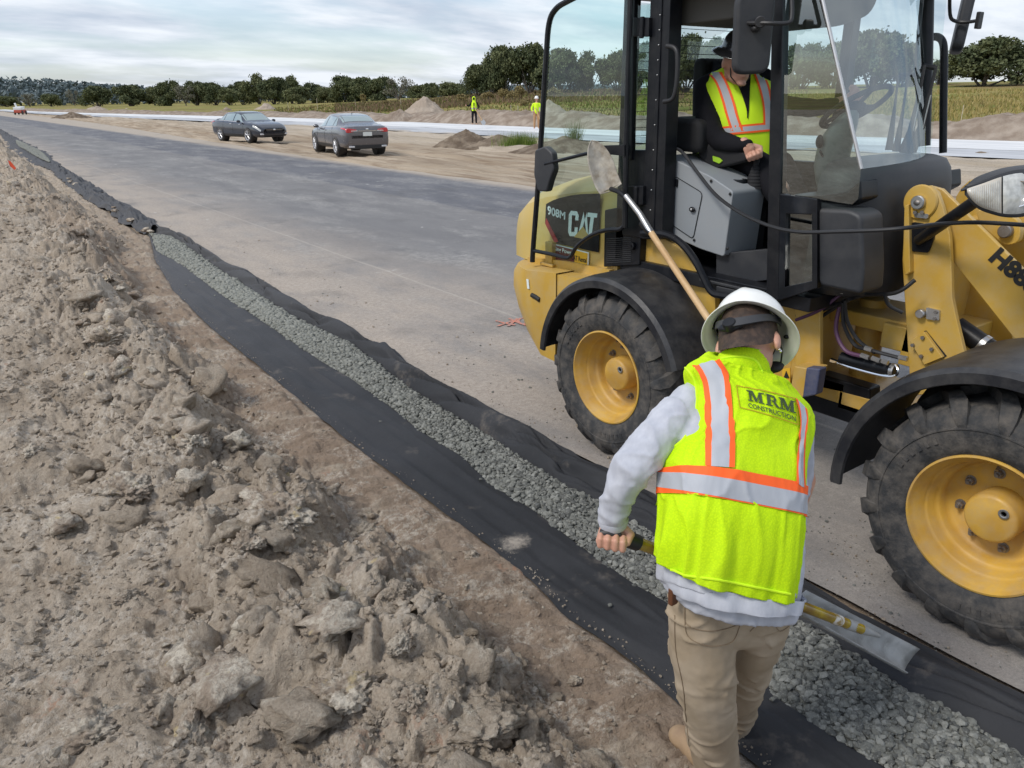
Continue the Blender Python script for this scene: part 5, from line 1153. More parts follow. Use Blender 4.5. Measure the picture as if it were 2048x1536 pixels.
# wipers
for (pts, X_) in (([(1849,130),(1838,190),(1822,262),(1808,305)], 3.78), ([(1872,135),(1858,190),(1842,255),(1820,305)], 3.80)):
    m = MB(); q = px(pts, X_); m.tube(q, [.007,.008,.016,.028], 6); w_ = m.build('wiper_arm', MT['hose'], LD)
    m = MB(); m.tube([q[1]+Vector((-.004,-.01,0)), q[2]+Vector((-.006,-.012,0))], .003, 5); m.build('wiper_rod', MT['steel'], w_)
m = MB(); m.tube(px([(1846,-20),(1838,60),(1832,130),(1836,200),(1842,280)], 3.97), .009, 6); m.tube(px([(1846,132),(1872,136)], 3.97), .012, 8); m.tube(px([(1800,150),(1832,150)], 3.97), .010, 8); m.build('wiper_blade', MT['hose'], LD)
for pts in ([(1797,150),(1790,210),(1778,300)], [(1816,152),(1806,220),(1792,303)]):
    m = MB(); m.tube(px(pts, 3.75), [.005,.006,.018], 6); m.build('wiper_arm', MT['hose'], LD)

# ---------------- front frame: tower, arms, lamp
TX = 3.46
tw = [(1810,410),(1821,391),(1839,374),(1860,371),(1875,385),(1886,415),(1899,469),(1902,520),(1904,595),(1913,640),(1928,702),(1950,790),(1818,790),(1818,740),(1806,556),(1804,520)]
T_ = plate('tower_plate', tw, TX, .028, MT['yellow'], bev=.005)
plate('tower_plate', [(u, v) for u, v in tw], TX, .028, MT['yellow'], bev=.005).location = (.46, 0, 0)
m = MB(); m.prism(yz([(1808,412),(1817,408),(1820,545),(1810,552),(1805,520)], TX-.035), 0, TX-.035, TX+.01); m.build('tower_flange', MT['yellow'], T_, bevel=.005); m = MB(); m.box((3.48, 1.45, .55), (3.93, 1.56, .85)); m.box((3.5,1.35,.45),(3.93,1.75,.6)); m.prism([(1.64,.8),(1.62,1.45),(1.66,1.46),(1.70,.8)], 0, 3.48, 3.93); m.build('tower_web', MT['yellow'], LD, bevel=.005)
q = P(1842, 404, X=TX); m = MB(); m.lathe([(.075,-.004),(.07,-.012),(.05,-.014),(.0001,-.014)], q, 'X', 36); m.build('pivot_boss', MT['yellow'], T_, sharp=40)
m = MB(); m.cyl(q+Vector((-.012,0,0)), q+Vector((-.035,0,0)), .030, 28, bev=.004); m.prism(round_poly([(q.y-.05,q.z-.045),(q.y+.01,q.z-.045),(q.y+.01,q.z-.065),(q.y-.05,q.z-.065)], .008), 0, TX-.018, TX-.010); m.build('pivot_pin', MT['steel'], T_, sharp=40)
m = MB(); m.ell(q+Vector((-.036,0,0)), (.006,.015,.012), 10, 6); m.build('pin_plug', MT['bolt'], T_)
for (u, v) in ((1831,425),(1845,425)): p = P(u, v, X=TX-.02); m = MB(); m.cyl(p, p+Vector((-.008,0,0)), .009, 6); m.build('bolt', MT['bolt'], T_, sharp=20)
q = P(1845, 626, X=TX); m = MB(); m.cyl(q, q+Vector((-.03,0,0)), .020, 28, bev=.003); m.prism(round_poly(yz([(1852,615),(1879,621),(1878,641),(1852,638)], TX-.012), .006), 0, TX-.012, TX); m.build('steering_pin', MT['steel'], T_, bevel=0)
for (u, v) in ((1872,624),(1870,637)): p = P(u, v, X=TX-.012); m = MB(); m.cyl(p, p+Vector((-.008,0,0)), .008, 6); m.build('bolt', MT['bolt'], T_, sharp=20)
for (u, v) in ((1846,675),(1826,690),(1864,698),(1843,712)): p = P(u, v, X=TX-.026); m = MB(); m.cyl(p, p+Vector((-.010,0,0)), .0085, 6); m.build('bolt', MT['bolt'], T_, sharp=20)
m = MB(); m.prism(yz([(1819,682),(1848,664),(1885,715),(1848,730)], TX-.024), 0, TX-.024, TX); m.build('bolted_cover', MT['yellow'], T_, bevel=.003)
m = MB(); m.prism(yz([(1848,662),(1852,661),(1893,712),(1886,716)], TX-.003), 0, TX-.003, TX); m.build('shadow_gap', MT['ink'], T_)
m = MB(); m.prism(round_poly(yz([(1823,444),(1846,447),(1869,470),(1856,506),(1822,503)], TX-.014), .012), 0, TX-.014, TX); m.build('lamp_bracket', MT['black'], T_, bevel=.003)
a, b = P(1838, 480, X=3.44), P(1966, 392, X=3.17); m = MB(); m.tube([a, b], .024, 14); m.build('lamp_bar', MT['black'], LD)
# lift arms
up = [(1870,383),(1885,380),(2048,540)]; ar = [(P(u,v,X=3.52).y, P(u,v,X=3.52).z) for u, v in ((1862,372),(1884,378),(2048,541))]
low = [(P(u,v,X=3.52).y, P(u,v,X=3.52).z) for u, v in ((1848,430),(1905,522),(2048,702))]
def ext(a, b, y): t = (y-a[0])/(b[0]-a[0]); return (y, a[1]+(b[1]-a[1])*t)
poly = [ar[0], ar[1], ar[2], ext(ar[1], ar[2], .35), ext(low[1], low[2], .35), low[2], low[1], low[0]]
m = MB(); m.prism(poly, 0, 3.52, 3.545); arm1 = m.build('lift_arm', MT['yellow'], LD, bevel=.004)
m = MB(); m.prism(poly, 0, 3.87, 3.895); m.box((3.545, .5, .75), (3.87, .62, .85)); m.build('lift_arm', MT['yellow'], LD, bevel=.004)
m = MB(); m.prism([(p[0]*1, p[1]) for p in [ar[0], ar[1], ar[2], ext(ar[1], ar[2], .35), (.35, ext(ar[1], ar[2], .35)[1]-.012), (ar[2][0], ar[2][1]-.012), (ar[1][0], ar[1][1]-.012)]], 0, 3.545, 3.87)
m = MB(); c0 = P(2015, 455, X=3.66); m.prism(round_poly(yz([(1950,418),(2000,428),(2034,436),(2042,462),(2036,486),(2010,492),(1960,450)], 3.66), .03), 0, 3.66, 3.70); m.prism(round_poly(yz([(1950,418),(2000,428),(2034,436),(2042,462),(2036,486),(2010,492),(1960,450)], 3.66), .03), 0, 3.75, 3.79); tl = m.build('tilt_lever', MT['yellow'], LD, bevel=.004)
m = MB(); c0 = P(2012, 462, X=3.65); m.cyl(c0+Vector((.15,0,0)), c0+Vector((-.02,0,0)), .028, 24, bev=.004); m.build('tilt_pin', MT['bolt'], tl)
f = quad_fn((2002,493),(2088,566),(2061,594),(1975,520), 3.517); put_text('stencil_number', 'H888', f, MT['ink'], arm1, (0,0,1,1), bold=.05)
m = MB(); a, b = P(1912, 652, X=3.66), P(2110, 790, X=3.66); m.tube([a, b], .046, 20); lc = m.build('lift_cylinder', MT['black'], LD)
t1 = a.lerp(b, .27); dv = (b-a).normalized(); m = MB(); m.tube([t1, t1+dv*.022], .0485, 24); m.build('hose_clamp', MT['steel'], lc)
# head lamp unit: one housing, ribbed indicator and clear main lens side by side under a black hood
def lamp_surf(u0, u1, top, bot, nu, nv, bulge, off=0.0, back=0.0):
    vs = []
    for i in range(nu+1):
        s = i/nu; u = u0+(u1-u0)*s; S = (u-1932)/(2085-1932); X_ = 2.97+.27*S**1.4+back
        vt = np.interp(u, [a for a, _ in top], [b_ for _, b_ in top]); vb = np.interp(u, [a for a, _ in bot], [b_ for _, b_ in bot])
        for j in range(nv+1):
            t = j/nv; q = P(u, vt+(vb-vt)*t, X=X_); away = (q-Vector((0, 0, EYE))).normalized(); vs.append(q-away*(bulge*math.sin(t*math.pi)**.6*(.4+.6*math.sin(min(1, s)*math.pi)**.5)+off))
    return vs, [(i*(nv+1)+j, i*(nv+1)+j+1, (i+1)*(nv+1)+j+1, (i+1)*(nv+1)+j) for i in range(nu) for j in range(nv)]
TOPL = catmull([(1932,378),(1944,374),(1968,366),(1995,356),(2020,349),(2048,346),(2085,352)], 4); BOTL = catmull([(1932,382),(1940,396),(1958,412),(1985,422),(2014,428),(2048,426),(2085,412)], 4)
m = MB(); a_, f_ = lamp_surf(1930, 2090, [(u, v-7) for u, v in TOPL], [(u, v+7) for u, v in BOTL], 24, 10, .0, off=-.012); b_, _ = lamp_surf(1930, 2090, [(u, v-2) for u, v in TOPL], [(u, v-2) for u, v in BOTL], 24, 10, -.09, off=-.05)
m.add(a_, f_); m.add(b_, f_); lamp = m.build('head_lamp', MT['plastic'], LD, sharp=None); md = lamp.modifiers.new('s', 'SOLIDIFY'); md.thickness = .006
m = MB(); m.add(*lamp_surf(1934, 2003, TOPL, BOTL, 16, 12, .020)); m.build('indicator_lens', MT['lens_ribbed'], lamp, sharp=None)
ri = lamp_surf(1938, 2001, TOPL, BOTL, 17, 12, .020, off=.0015)[0]
m = MB()
for i in range(1, 17): m.tube(ri[i*13+1:i*13+12], .0017, 5)
m.build('lens_ribs', MT['lens'], lamp)
m = MB(); m.add(*lamp_surf(2006, 2083, TOPL, BOTL, 18, 12, .026)); m.build('lamp_lens', MT['lens'], lamp, sharp=None)
m = MB(); q = P(2036, 388, X=3.12); m.lathe([(.0001,.03),(.02,.028),(.035,.015),(.042,-.004),(.046,-.005),(.046,.0)], q, (Vector((0,0,EYE))-q).normalized()*-1, 24); m.build('reflector', MT['chrome'], lamp)
m = MB(); hv, hf_ = [], []
top2 = catmull([(1924,380),(1940,362),(1970,349),(2005,339),(2050,334),(2090,340)], 4)
for i, (u, v) in enumerate(top2):
    s = i/(len(top2)-1); X_ = 2.955+.27*s**1.4; e = np.interp(u, [a for a, _ in TOPL], [b_ for _, b_ in TOPL])
    for j in range(6): t = j/5; q = P(u, v+(e+2-v)*t, X=X_-.01*math.sin(t*3.14)); hv.append(q+Vector((.12*(1-t)**2*.8, .03*(1-t), .0)))
hf_ = [(i*6+j, i*6+j+1, (i+1)*6+j+1, (i+1)*6+j) for i in range(len(top2)-1) for j in range(5)]; m.add(hv, hf_); lo = m.build('lamp_hood', MT['plastic'], lamp, sharp=None); md = lo.modifiers.new('s', 'SOLIDIFY'); md.thickness = .007

# ---------------- articulation, hoses, steering cylinder
m = MB(); m.prism(yz([(1590,606),(1640,600),(1640,760),(1590,800)], 3.30), 0, 3.30, 3.33); m.box((3.33,2.10,.62),(4.05,2.16,1.03)); m.prism(yz([(1640,735),(1600,728),(1590,790),(1625,790)], 3.25), 0, 3.2, 3.32); m.build('rear_frame_plate', MT['yellow'], LD, bevel=.006)
plate('battery_box', [(1612,735),(1640,738),(1632,790),(1604,796)], 3.16, .06, MT['blue'], bev=.008)
m = MB(); m.box((3.5,1.95,.5),(3.92,2.12,.62)); m.box((3.5,1.72,.48),(3.92,1.98,.58)); m.box((3.52,1.7,.92),(3.9,2.1,.99)); m.cyl((3.71,1.98,.46),(3.71,1.98,1.03),.07,24); m.box((3.48,1.5,.86),(3.94,1.8,.98)); m.build('centre_hinge', MT['yellow'], LD, bevel=.008)
m = MB(); a, b = P(1683, 716, X=3.38), P(1792, 742, X=3.38); m.tube([a, b], .030, 20); sc_ = m.build('steering_cylinder', MT['black'], LD)
m = MB(); m.tube([a.lerp(b,.92), a.lerp(b,.99)], .0325, 20); m.build('clamp', MT['steel'], sc_)
m = MB(); m.tube(catmull([P(1664,722,X=3.34), P(1700,734,X=3.33), P(1760,750,X=3.33), P(1788,752,X=3.33), P(1796,742,X=3.33), P(1790,730,X=3.34)], 5), .0065, 8); m.tube([P(1662,720,X=3.34), P(1676,725,X=3.34)], .012, 6); m.build('chrome_pipe', MT['chrome'], sc_)
m = MB(); m.tube(catmull([P(1680,610,X=3.36), P(1672,660,X=3.35), P(1690,700,X=3.34), P(1722,712,X=3.33)], 6), .010, 8); m.tube(catmull([P(1592,640,X=3.3), P(1640,620,X=3.3), P(1680,590,X=3.34), P(1710,580,X=3.4)], 6), .008, 8); m.build('hydraulic_hose', MT['purple'], LD)
m = MB()
for pts in ([(1686,605),(1688,650),(1710,690),(1740,700),(1800,716)], [(1690,600),(1694,640),(1716,680),(1750,705)], [(1592,632),(1650,618),(1720,592),(1790,586),(1830,560)], [(1592,646),(1630,640),(1660,622),(1700,598)], [(1770,590),(1778,610),(1806,625)], [(1615,700),(1620,716),(1640,718)], [(1594,626),(1660,600),(1730,575)]):
    m.tube(catmull([P(u, v, X=3.33+.02*(i % 3)) for i, (u, v) in enumerate(pts)], 6), .009, 8); m.build('hydraulic_hose', MT['hose'], LD); m = MB()
m = MB()
for (u, v, u2, v2) in ((1730,696,1744,700),(1722,710,1738,716),(1744,716,1760,722),(1764,722,1776,726),(1798,714,1815,718),(1614,650,1616,668)): m.tube([P(u, v, X=3.32), P(u2, v2, X=3.32)], .012, 6); m.build('hose_fitting', MT['steel'], LD, sharp=20); m = MB()
m = MB(); m.prism(yz([(1630,745),(1740,778),(1740,800),(1630,775)], 3.5), 0, 3.5, 3.6); m.box((3.5,1.2,.42),(3.9,2.9,.52)); m.build('drive_shaft', MT['black'], LD, bevel=.01)
m = MB(); m.prism(yz([(1564,738),(1580,736),(1580,790),(1566,788)], 3.28), 0, 3.28, 3.285); wl = m.build('warning_label', MT['sign_y'], LD)
m = MB(); m.prism(yz([(1567,756),(1572,742),(1578,756)], 3.276), 0, 3.276, 3.279); m.box(P(1570,775,X=3.277)-Vector((.001,.006,.012)), P(1574,765,X=3.277)+Vector((.001,.002,.004))); m.build('warning_mark', MT['ink'], wl)
m = MB(); m.box((3.33,2.3,.75),(3.36,3.3,1.05)); m.build('frame_side', MT['yellow'], LD, bevel=.004)

# ---------------- round-point shovel leaning on the machine
SH = thing('shovel', 'round-point shovel with pale wooden handle leaning upside down against the loader cab', 'shovel', P(1400, 610, X=2.9))
a, b = P(1228, 385, X=2.96), P(1412, 628, X=2.84)
j = lambda t: a.lerp(b, t)
# the handle, ferrule, and blade
ha = P(1300, 462, X=2.93); hb_ = P(1418, 640, X=2.84); ex = hb_+(hb_-ha).normalized()*.12
m = MB(); m.tube([ha, hb_, ex], [.0165,.0175,.018], 16); m.build('handle', MT['wood'], SH)
m = MB(); m.tube([P(1252,392,X=2.955), P(1280,428,X=2.94), P(1302,466,X=2.928)], [.0155,.0165,.0185], 16); fr_ = m.build('ferrule', MT['steel'], SH)
m = MB(); m.tube([P(1284,446,X=2.937), P(1302,466,X=2.928)], .0192, 16); m.build('tape', MT['black'], fr_)
m = MB(); m.tube(catmull([P(1222,378,X=2.975), P(1238,384,X=2.96), P(1254,398,X=2.953)], 5), [.013]*11, 14); m.build('neck', MT['black'], SH)
df = lambda p: p.x*math.sin(YAW)+p.y*math.cos(YAW)
tip = P(1184, 281, X=2.93); base = P(1222, 380, X=2.975); d0, d1 = df(tip), df(base)
lo_ = catmull([(1183,281),(1177,293),(1175,312),(1178,335),(1184,356),(1192,376),(1200,388)], 4); ro_ = catmull([(1183,281),(1197,284),(1212,297),(1224,316),(1232,338),(1238,355),(1243,367)], 4)
m = MB(); vs = []; nI, nJ = len(lo_), 15
for i in range(nI):
    t = i/(nI-1); d_ = d0+(d1-d0)*t
    for k in range(nJ):
        s_ = k/(nJ-1); q = P(lo_[i][0]*(1-s_)+ro_[i][0]*s_, lo_[i][1]*(1-s_)+ro_[i][1]*s_, d=d_); away = (q-Vector((0, 0, EYE))).normalized()
        dish = .024*math.sin(s_*math.pi)*min(1, t*2+.1); rib = .012*math.exp(-((s_-.5)/.10)**2)*t*t; vs.append(q+away*(dish-rib))
m.add(vs, [(i*nJ+k, i*nJ+k+1, (i+1)*nJ+k+1, (i+1)*nJ+k) for i in range(nI-1) for k in range(nJ-1)]); bl = m.build('blade', MT['shovel'], SH, sharp=None); md = bl.modifiers.new('s', 'SOLIDIFY'); md.thickness = .003
m = MB(); m.tube([P(1200,388,d=d1), P(1222,382,d=d1+.012), P(1243,367,d=d1)], .0035, 6); m.build('foot_rest', MT['shovel'], bl)
# ================================================================== PEOPLE
from mathutils.bvhtree import BVHTree
def skin_mat(name, a, b): return mat(name, a, .5, col2=b, nscale=18, bump=.12, bscale=120, spec=.4)
MT['skin'] = skin_mat('skin', (.52, .27, .19), (.60, .34, .25))
MT['hair'] = mat('brown_hair', (.035, .022, .016), .7, col2=(.075, .045, .03), nscale=60, bump=.5, bscale=260)
MT['hivis'] = mat('hi_vis_mesh', (.58, .93, .008), .75, bump=.0)
_g = G_('hi_vis_net')
_d = _g.vor(190, out='Distance'); _c = _g.mix(_g.rng(_d, .25, .60), (.58, .84, .006), (.50, .76, .006)); _c = _g.mix(_g.op('MULTIPLY', _g.rng(_g.noise(5, 3), .4, .65), .3), _c, (.62, .88, .02))
MT['hivis'] = _g.done(_c, .8, _d, .001, .5, spec=.2)
MT['hivis2'] = mat('hi_vis_cloth', (.66, .95, .012), .75, col2=(.58, .88, .015), nscale=6)
MT['orange'] = mat('orange_trim', (1.0, .13, .015), .7)
MT['silver'] = mat('reflective_tape', (.40, .42, .46), .6, .0, col2=(.47, .49, .53), nscale=8, bump=.03, bscale=60)
MT['shirt'] = mat('grey_marl_shirt', (.43, .445, .50), .9, col2=(.52, .535, .59), nscale=30, bump=.15, bscale=160, stretch=(1, 1, .5), spec=.1)
MT['khaki'] = mat('khaki_trousers', (.33, .26, .18), .9, col2=(.42, .34, .25), nscale=9, bump=.2, bscale=300, spec=.1, dust=(.42, .35, .27), dust_amt=.2)
MT['blackcloth'] = mat('black_sweatshirt', (.012, .012, .015), .9, bump=.15, bscale=100, spec=.15)
MT['hat'] = mat('white_helmet', (.80, .80, .77), .32, col2=(.84, .84, .80), nscale=5, coat=.3, dust=(.55, .5, .42), dust_amt=.10, dscale=18)
MT['boot'] = mat('tan_boot', (.36, .25, .15), .8, col2=(.28, .19, .12), nscale=12, bump=.3, bscale=60)
def blob(name, parts, m, parent, vox=.008, smooth=4, disp=None, sharp=None):
    mb = MB()
    for p in parts:
        if p[0] == 'c':
            _, a, ra, b, rb = p; a, b = Vector(a), Vector(b)
            mb.ell(a, ra, 18, 12); mb.ell(b, rb, 18, 12)
            if (b-a).length > 1e-4: mb.tube([a, a.lerp(b, .5), b], [ra, (ra+rb)/2, rb], 18)
        elif p[0] == 'e': mb.ell(p[1], p[2], 24, 16, rot=p[3] if len(p) > 3 else None)
        elif p[0] == 'm': mb.add(p[1], p[2])
    me = bpy.data.meshes.new(name); me.from_pydata(mb.v, [], mb.f); o = bpy.data.objects.new(name, me); C.objects.link(o)
    r = o.modifiers.new('r', 'REMESH'); r.mode = 'VOXEL'; r.voxel_size = vox
    if smooth: s = o.modifiers.new('s', 'SMOOTH'); s.iterations = smooth; s.factor = .5
    me2 = bpy.data.meshes.new_from_object(o.evaluated_get(bpy.context.evaluated_depsgraph_get())); bpy.data.objects.remove(o); bpy.data.meshes.remove(me)
    if disp:
        me2.update(); n = len(me2.vertices); co = np.empty(n*3); me2.vertices.foreach_get('co', co); co = co.reshape(-1, 3); no = np.array([v.normal[:] for v in me2.vertices])
        co = co+no*np.array([disp(Vector(q)) for q in co])[:, None]; me2.vertices.foreach_set('co', co.ravel()); me2.update()
    me2.name = name
    return link(name, me2, m, parent, sharp)
W_ = lambda u, v, d: P(u, v, d=d)
def pr_(u, v, d, r): 
    q = W_(u, v, d); return (q, r*(q-Vector((0, 0, EYE))).length/FPX/math.hypot((u-1024)/FPX, 1)*1.0)
def chain(pts):
    out_ = []
    for a, b in zip(pts[:-1], pts[1:]):
        (qa, ra), (qb, rb) = pr_(*a), pr_(*b); out_.append(('c', qa, ra, qb, rb))
    return out_
class Loft:
    """closed tube through rings given by their left/right outline pixels; n points toward the camera side"""
    def __init__(s, rings, sub=8, ex=2.3, disp=None):
        rr_ = []
        for (l, r_, dl, dr, b) in rings: L_, R_ = W_(*l, dl), W_(*r_, dr); rr_.append((np.array((L_+R_)/2), np.array((R_-L_)/2), b))
        A = catmull([np.concatenate([c, h, [b]]) for c, h, b in rr_], sub); s.rows = []; s.disp = disp; s.ex = ex; s.nr = len(A)
        cs = np.array([a[:3] for a in A]); tn = np.gradient(cs, axis=0)
        for a, t in zip(A, tn):
            h = a[3:6]; r_ = h/np.linalg.norm(h); t = t/np.linalg.norm(t); nb = np.cross(t, r_); nb /= np.linalg.norm(nb)
            view = np.array([0, 0, EYE])-a[:3]
            if nb @ view < 0: nb = -nb
            s.rows.append((a[:3], h, r_, nb, a[6]))
    def pt(s, i, f, off=0.0):
        """i row index (float), f angle: 0 right, pi/2 back (camera side), pi left"""
        i0 = int(min(max(math.floor(i), 0), s.nr-2)); t = i-i0; a, b = s.rows[i0], s.rows[i0+1]; c, h, r_, n, bb = [(1-t)*x+t*y for x, y in zip(a, b)]
        hw = np.linalg.norm(h); ca, sa = math.cos(f), math.sin(f); e = 2/s.ex
        x = math.copysign(abs(ca)**e, ca); y = math.copysign(abs(sa)**e, sa)
        q = c+r_*x*(hw+off)+n*y*(bb+off)
        if s.disp: q = q+(r_*ca+n*sa)*s.disp(i/(s.nr-1), f)
        return q
    def mesh(s, nf=72, off=0.0, i0=0, i1=None, f0=0, f1=2*math.pi, closed=True, cap=False, step=1.0):
        i1 = s.nr-1 if i1 is None else i1; ii = np.arange(i0, i1+1e-6, step); ff = np.linspace(f0, f1, nf+1)[:-1] if closed else np.linspace(f0, f1, nf)
        vs = [tuple(s.pt(i, f, off)) for i in ii for f in ff]; n = len(ff); k = n if closed else n-1
        fs = [(i*n+j, i*n+(j+1) % n, (i+1)*n+(j+1) % n, (i+1)*n+j) for i in range(len(ii)-1) for j in range(k)]
        if cap: fs += [tuple(range(n)), tuple((len(ii)-1)*n+j for j in range(n-1, -1, -1))]
        return vs, fs
def cast_patch(name, left, right, obj_bvh, m, parent, off=.004, n=16, rows=6):
    """strip between two pixel polylines laid on the surface seen there"""
    def samp(pl, k):
        pl = catmull(pl, 8); d = np.concatenate([[0], np.cumsum([np.linalg.norm(np.array(b)-np.array(a)) for a, b in zip(pl[:-1], pl[1:])])]); d /= d[-1]
        return [np.array([np.interp(t, d, [p[j] for p in pl]) for j in (0, 1)]) for t in np.linspace(0, 1, k)]
    A, B = samp(left, n), samp(right, n); vs = []; ok = []
    for a, b in zip(A, B):
        for j in range(rows+1):
            u, v = a+(b-a)*j/rows; q = cast(u, v, obj_bvh, off); vs.append(q if q is not None else None)
    last = None
    fs = [(i*(rows+1)+j, i*(rows+1)+j+1, (i+1)*(rows+1)+j+1, (i+1)*(rows+1)+j) for i in range(n-1) for j in range(rows)]
    fs = [f for f in fs if all(vs[k] is not None for k in f)]; vs = [(0, 0, 0) if q is None else tuple(q) for q in vs]
    me = bpy.data.meshes.new(name); me.from_pydata(vs, [], fs); bm = bmesh.new(); bm.from_mesh(me); loose = [v for v in bm.verts if not v.link_faces]; bmesh.ops.delete(bm, geom=loose, context='VERTS'); bm.to_mesh(me); bm.free()
    return link(name, me, m, parent, None)
def cast(u, v, bvh, off):
    d = (P(u, v, d=1)-Vector((0, 0, EYE))).normalized(); h = bvh.ray_cast(Vector((0, 0, EYE)), d)
    if h[0] is None: return None
    n = h[1]; n = n if n.dot(d) < 0 else -n
    return h[0]+n*off
def bvh_of(o):
    me = o.data; mw = Matrix.Translation(offs(o)); return BVHTree.FromPolygons([mw @ v.co for v in me.vertices], [tuple(p.vertices) for p in me.polygons])

# ------------------------------------------------------------------ worker with shovel (seen from behind)
WK = thing('person', 'worker in white helmet and yellow-green vest bending over the gravel, seen from behind', 'person', (1.5, 1.1, 0))
d_head = 2.02
# helmet / head frame
hc = W_(1499, 664, 2.03)
Rv, Uv, Fv = Vector(_R), Vector(_U), Vector(_F)
hn = (Rv*.26+Uv*.74+Fv*.62).normalized()
hf = (Fv*.78+Rv*.5-Uv*.35); hf = (hf-hn*hf.dot(hn)).normalized(); hs = hf.cross(hn).normalized()   # hs = right-hand side
HM = lambda x, y, z: hc+hs*x+hf*y+hn*z       # x right, y forward, z up in head space
Rm = Matrix((hs, hf, hn)).transposed()
body = []
body += [('e', HM(0, -.006, -.012), (.074, .095, .092), Rm), ('e', HM(0, .022, -.075), (.060, .070, .062), Rm), ('c', HM(0, -.015, -.06), .052, W_(1486, 740, 1.95), .040)]
body += [('e', HM(0, .096, -.065), (.013, .02, .024), Rm), ('e', HM(0, .08, -.118), (.028, .022, .016), Rm), ('e', HM(.0, .085, -.095), (.024, .012, .010), Rm)]
for sx in (-1, 1): body += [('e', HM(sx*.078, -.004, -.058), (.009, .020, .032), Rm), ('e', HM(sx*.030, .082, -.045), (.014, .01, .010), Rm)]
body += chain([(1478, 765, 1.92, 30), (1480, 960, 1.76, 60), (1462, 1150, 1.74, 62)])
lsh = (1384, 806, 1.88, 20); body += chain([(1470, 800, 1.93, 24), lsh, (1330, 868, 1.80, 36), (1262, 938, 1.74, 32), (1230, 1010, 1.76, 25), (1226, 1044, 1.78, 19)])
body += chain([(1500, 800, 1.96, 24), (1580, 855, 2.0, 20), (1600, 960, 2.05, 30), (1560, 1080, 2.05, 24), (1520, 1150, 2.05, 18)])
body += chain([(1420, 1200, 1.73, 48), (1410, 1320, 1.73, 40), (1420, 1430, 1.76, 30), (1436, 1540, 1.83, 24)])
body += chain([(1510, 1210, 1.77, 34), (1505, 1310, 1.82, 22), (1488, 1385, 1.92, 17), (1462, 1450, 2.0, 18)])
# hands: palm, four curled fingers and a thumb
def fist(wrist, knuckle_dir, across, grip_n, s=1.0, thumb_side=1):
    """wrist point; knuckle_dir from wrist to knuckles; across from little to index finger; grip_n towards the viewer"""
    k = knuckle_dir.normalized(); a = across.normalized(); g_ = grip_n.normalized(); o = []
    pc = wrist+k*.045*s
    o.append(('c', wrist, .022*s, wrist+k*.02*s, .024*s))
    for i, (x, L_, r_) in enumerate(((-.030, .9, .0085), (-.010, 1.0, .0095), (.011, 1.05, .0098), (.031, 1.0, .0095))):
        p0 = wrist+k*.012*s+a*x*.6*s; p1 = wrist+k*.064*s+a*x*s-g_*.006*s; p2 = p1+(k*.30+g_*.95).normalized()*.030*L_*s; p3 = p2+(-k*.75+g_*.45).normalized()*.022*L_*s; p4 = p3+(-k*.75-g_*.75).normalized()*.016*L_*s
        o += [('c', p0, .014*s, p1, .0125*s), ('c', p1, .0115*s, p2, r_*s*1.02), ('c', p2, r_*s, p3, r_*.96*s), ('c', p3, r_*.95*s, p4, r_*.85*s)]
    t0 = wrist+k*.018*s+a*.026*s*thumb_side; t1 = t0+(a*.8*thumb_side+k*.5+g_*.3).normalized()*.030*s; t2 = t1+(k*.8+g_*.45-a*.3*thumb_side).normalized()*.026*s; t3 = t2+(k*.35+g_*.2-a*.9*thumb_side).normalized()*.02*s
    o += [('c', t0, .014*s, t1, .012*s), ('c', t1, .011*s, t2, .0105*s), ('c', t2, .010*s, t3, .0085*s)]
    return o
GR = W_(1224, 1066, 1.765)
wr = W_(1226, 1038, 1.79)
body_o = blob('body', body, MT['skin'], WK, .007, 4)
toc = (Vector((0, 0, EYE))-GR).normalized()
hand = fist(wr, (GR-wr).normalized()*1.0-toc*.15, Rv*.95-Uv*.15, toc*.9-Uv*.15, .98, 1)
ho = blob('hand', hand+[('c', wr-(GR-wr)*.6, .022, wr, .023)], MT['skin'], body_o, .0028, 2)
# hair cap at nape and sides, ears stay free
hb2 = MB(); vs = []
for i in range(15):
    th = math.pi*.5*i/14+.0
    for k in range(40):
        a = 2*math.pi*k/40; z = .095*math.cos(th*1.0)-.02; q = math.sin(th); low = 0
        vs.append(HM(.0775*q*math.cos(a), -.008+.099*q*math.sin(a), z))
n = 40
for i in range(7):
    t = (i+1)/7
    for k in range(n):
        a = 2*math.pi*k/n; back = max(0, -math.sin(a)); drop = .020+.108*back**.6; inn = 1-.10*t*back-.05*t
        vs.append(HM(.0775*math.cos(a)*inn, -.008+.099*math.sin(a)*inn, -.02-drop*t))
hb2.add(vs, [(i*n+k, i*n+(k+1) % n, (i+1)*n+(k+1) % n, (i+1)*n+k) for i in range(21) for k in range(n)]); hb2.build('hair', MT['hair'], WK, sharp=None)
er = MB(); er.ell(HM(.086, .003, -.088), .0042, 8, 6); er.ell(HM(.0855, -.006, -.090), .0032, 8, 6); er.build('earring', MT['chrome'], WK)
sg_ = MB(); sg_.tube([HM(.080, -.01, -.045), HM(.078, .05, -.042), HM(.066, .088, -.045)], .0025, 6); sg_.ell(HM(.045, .098, -.05), (.028, .012, .02), 12, 8, rot=Rm); sg_.ell(HM(-.045, .098, -.05), (.028, .012, .02), 12, 8, rot=Rm); sg_.build('sunglasses', MT['ink'], WK)
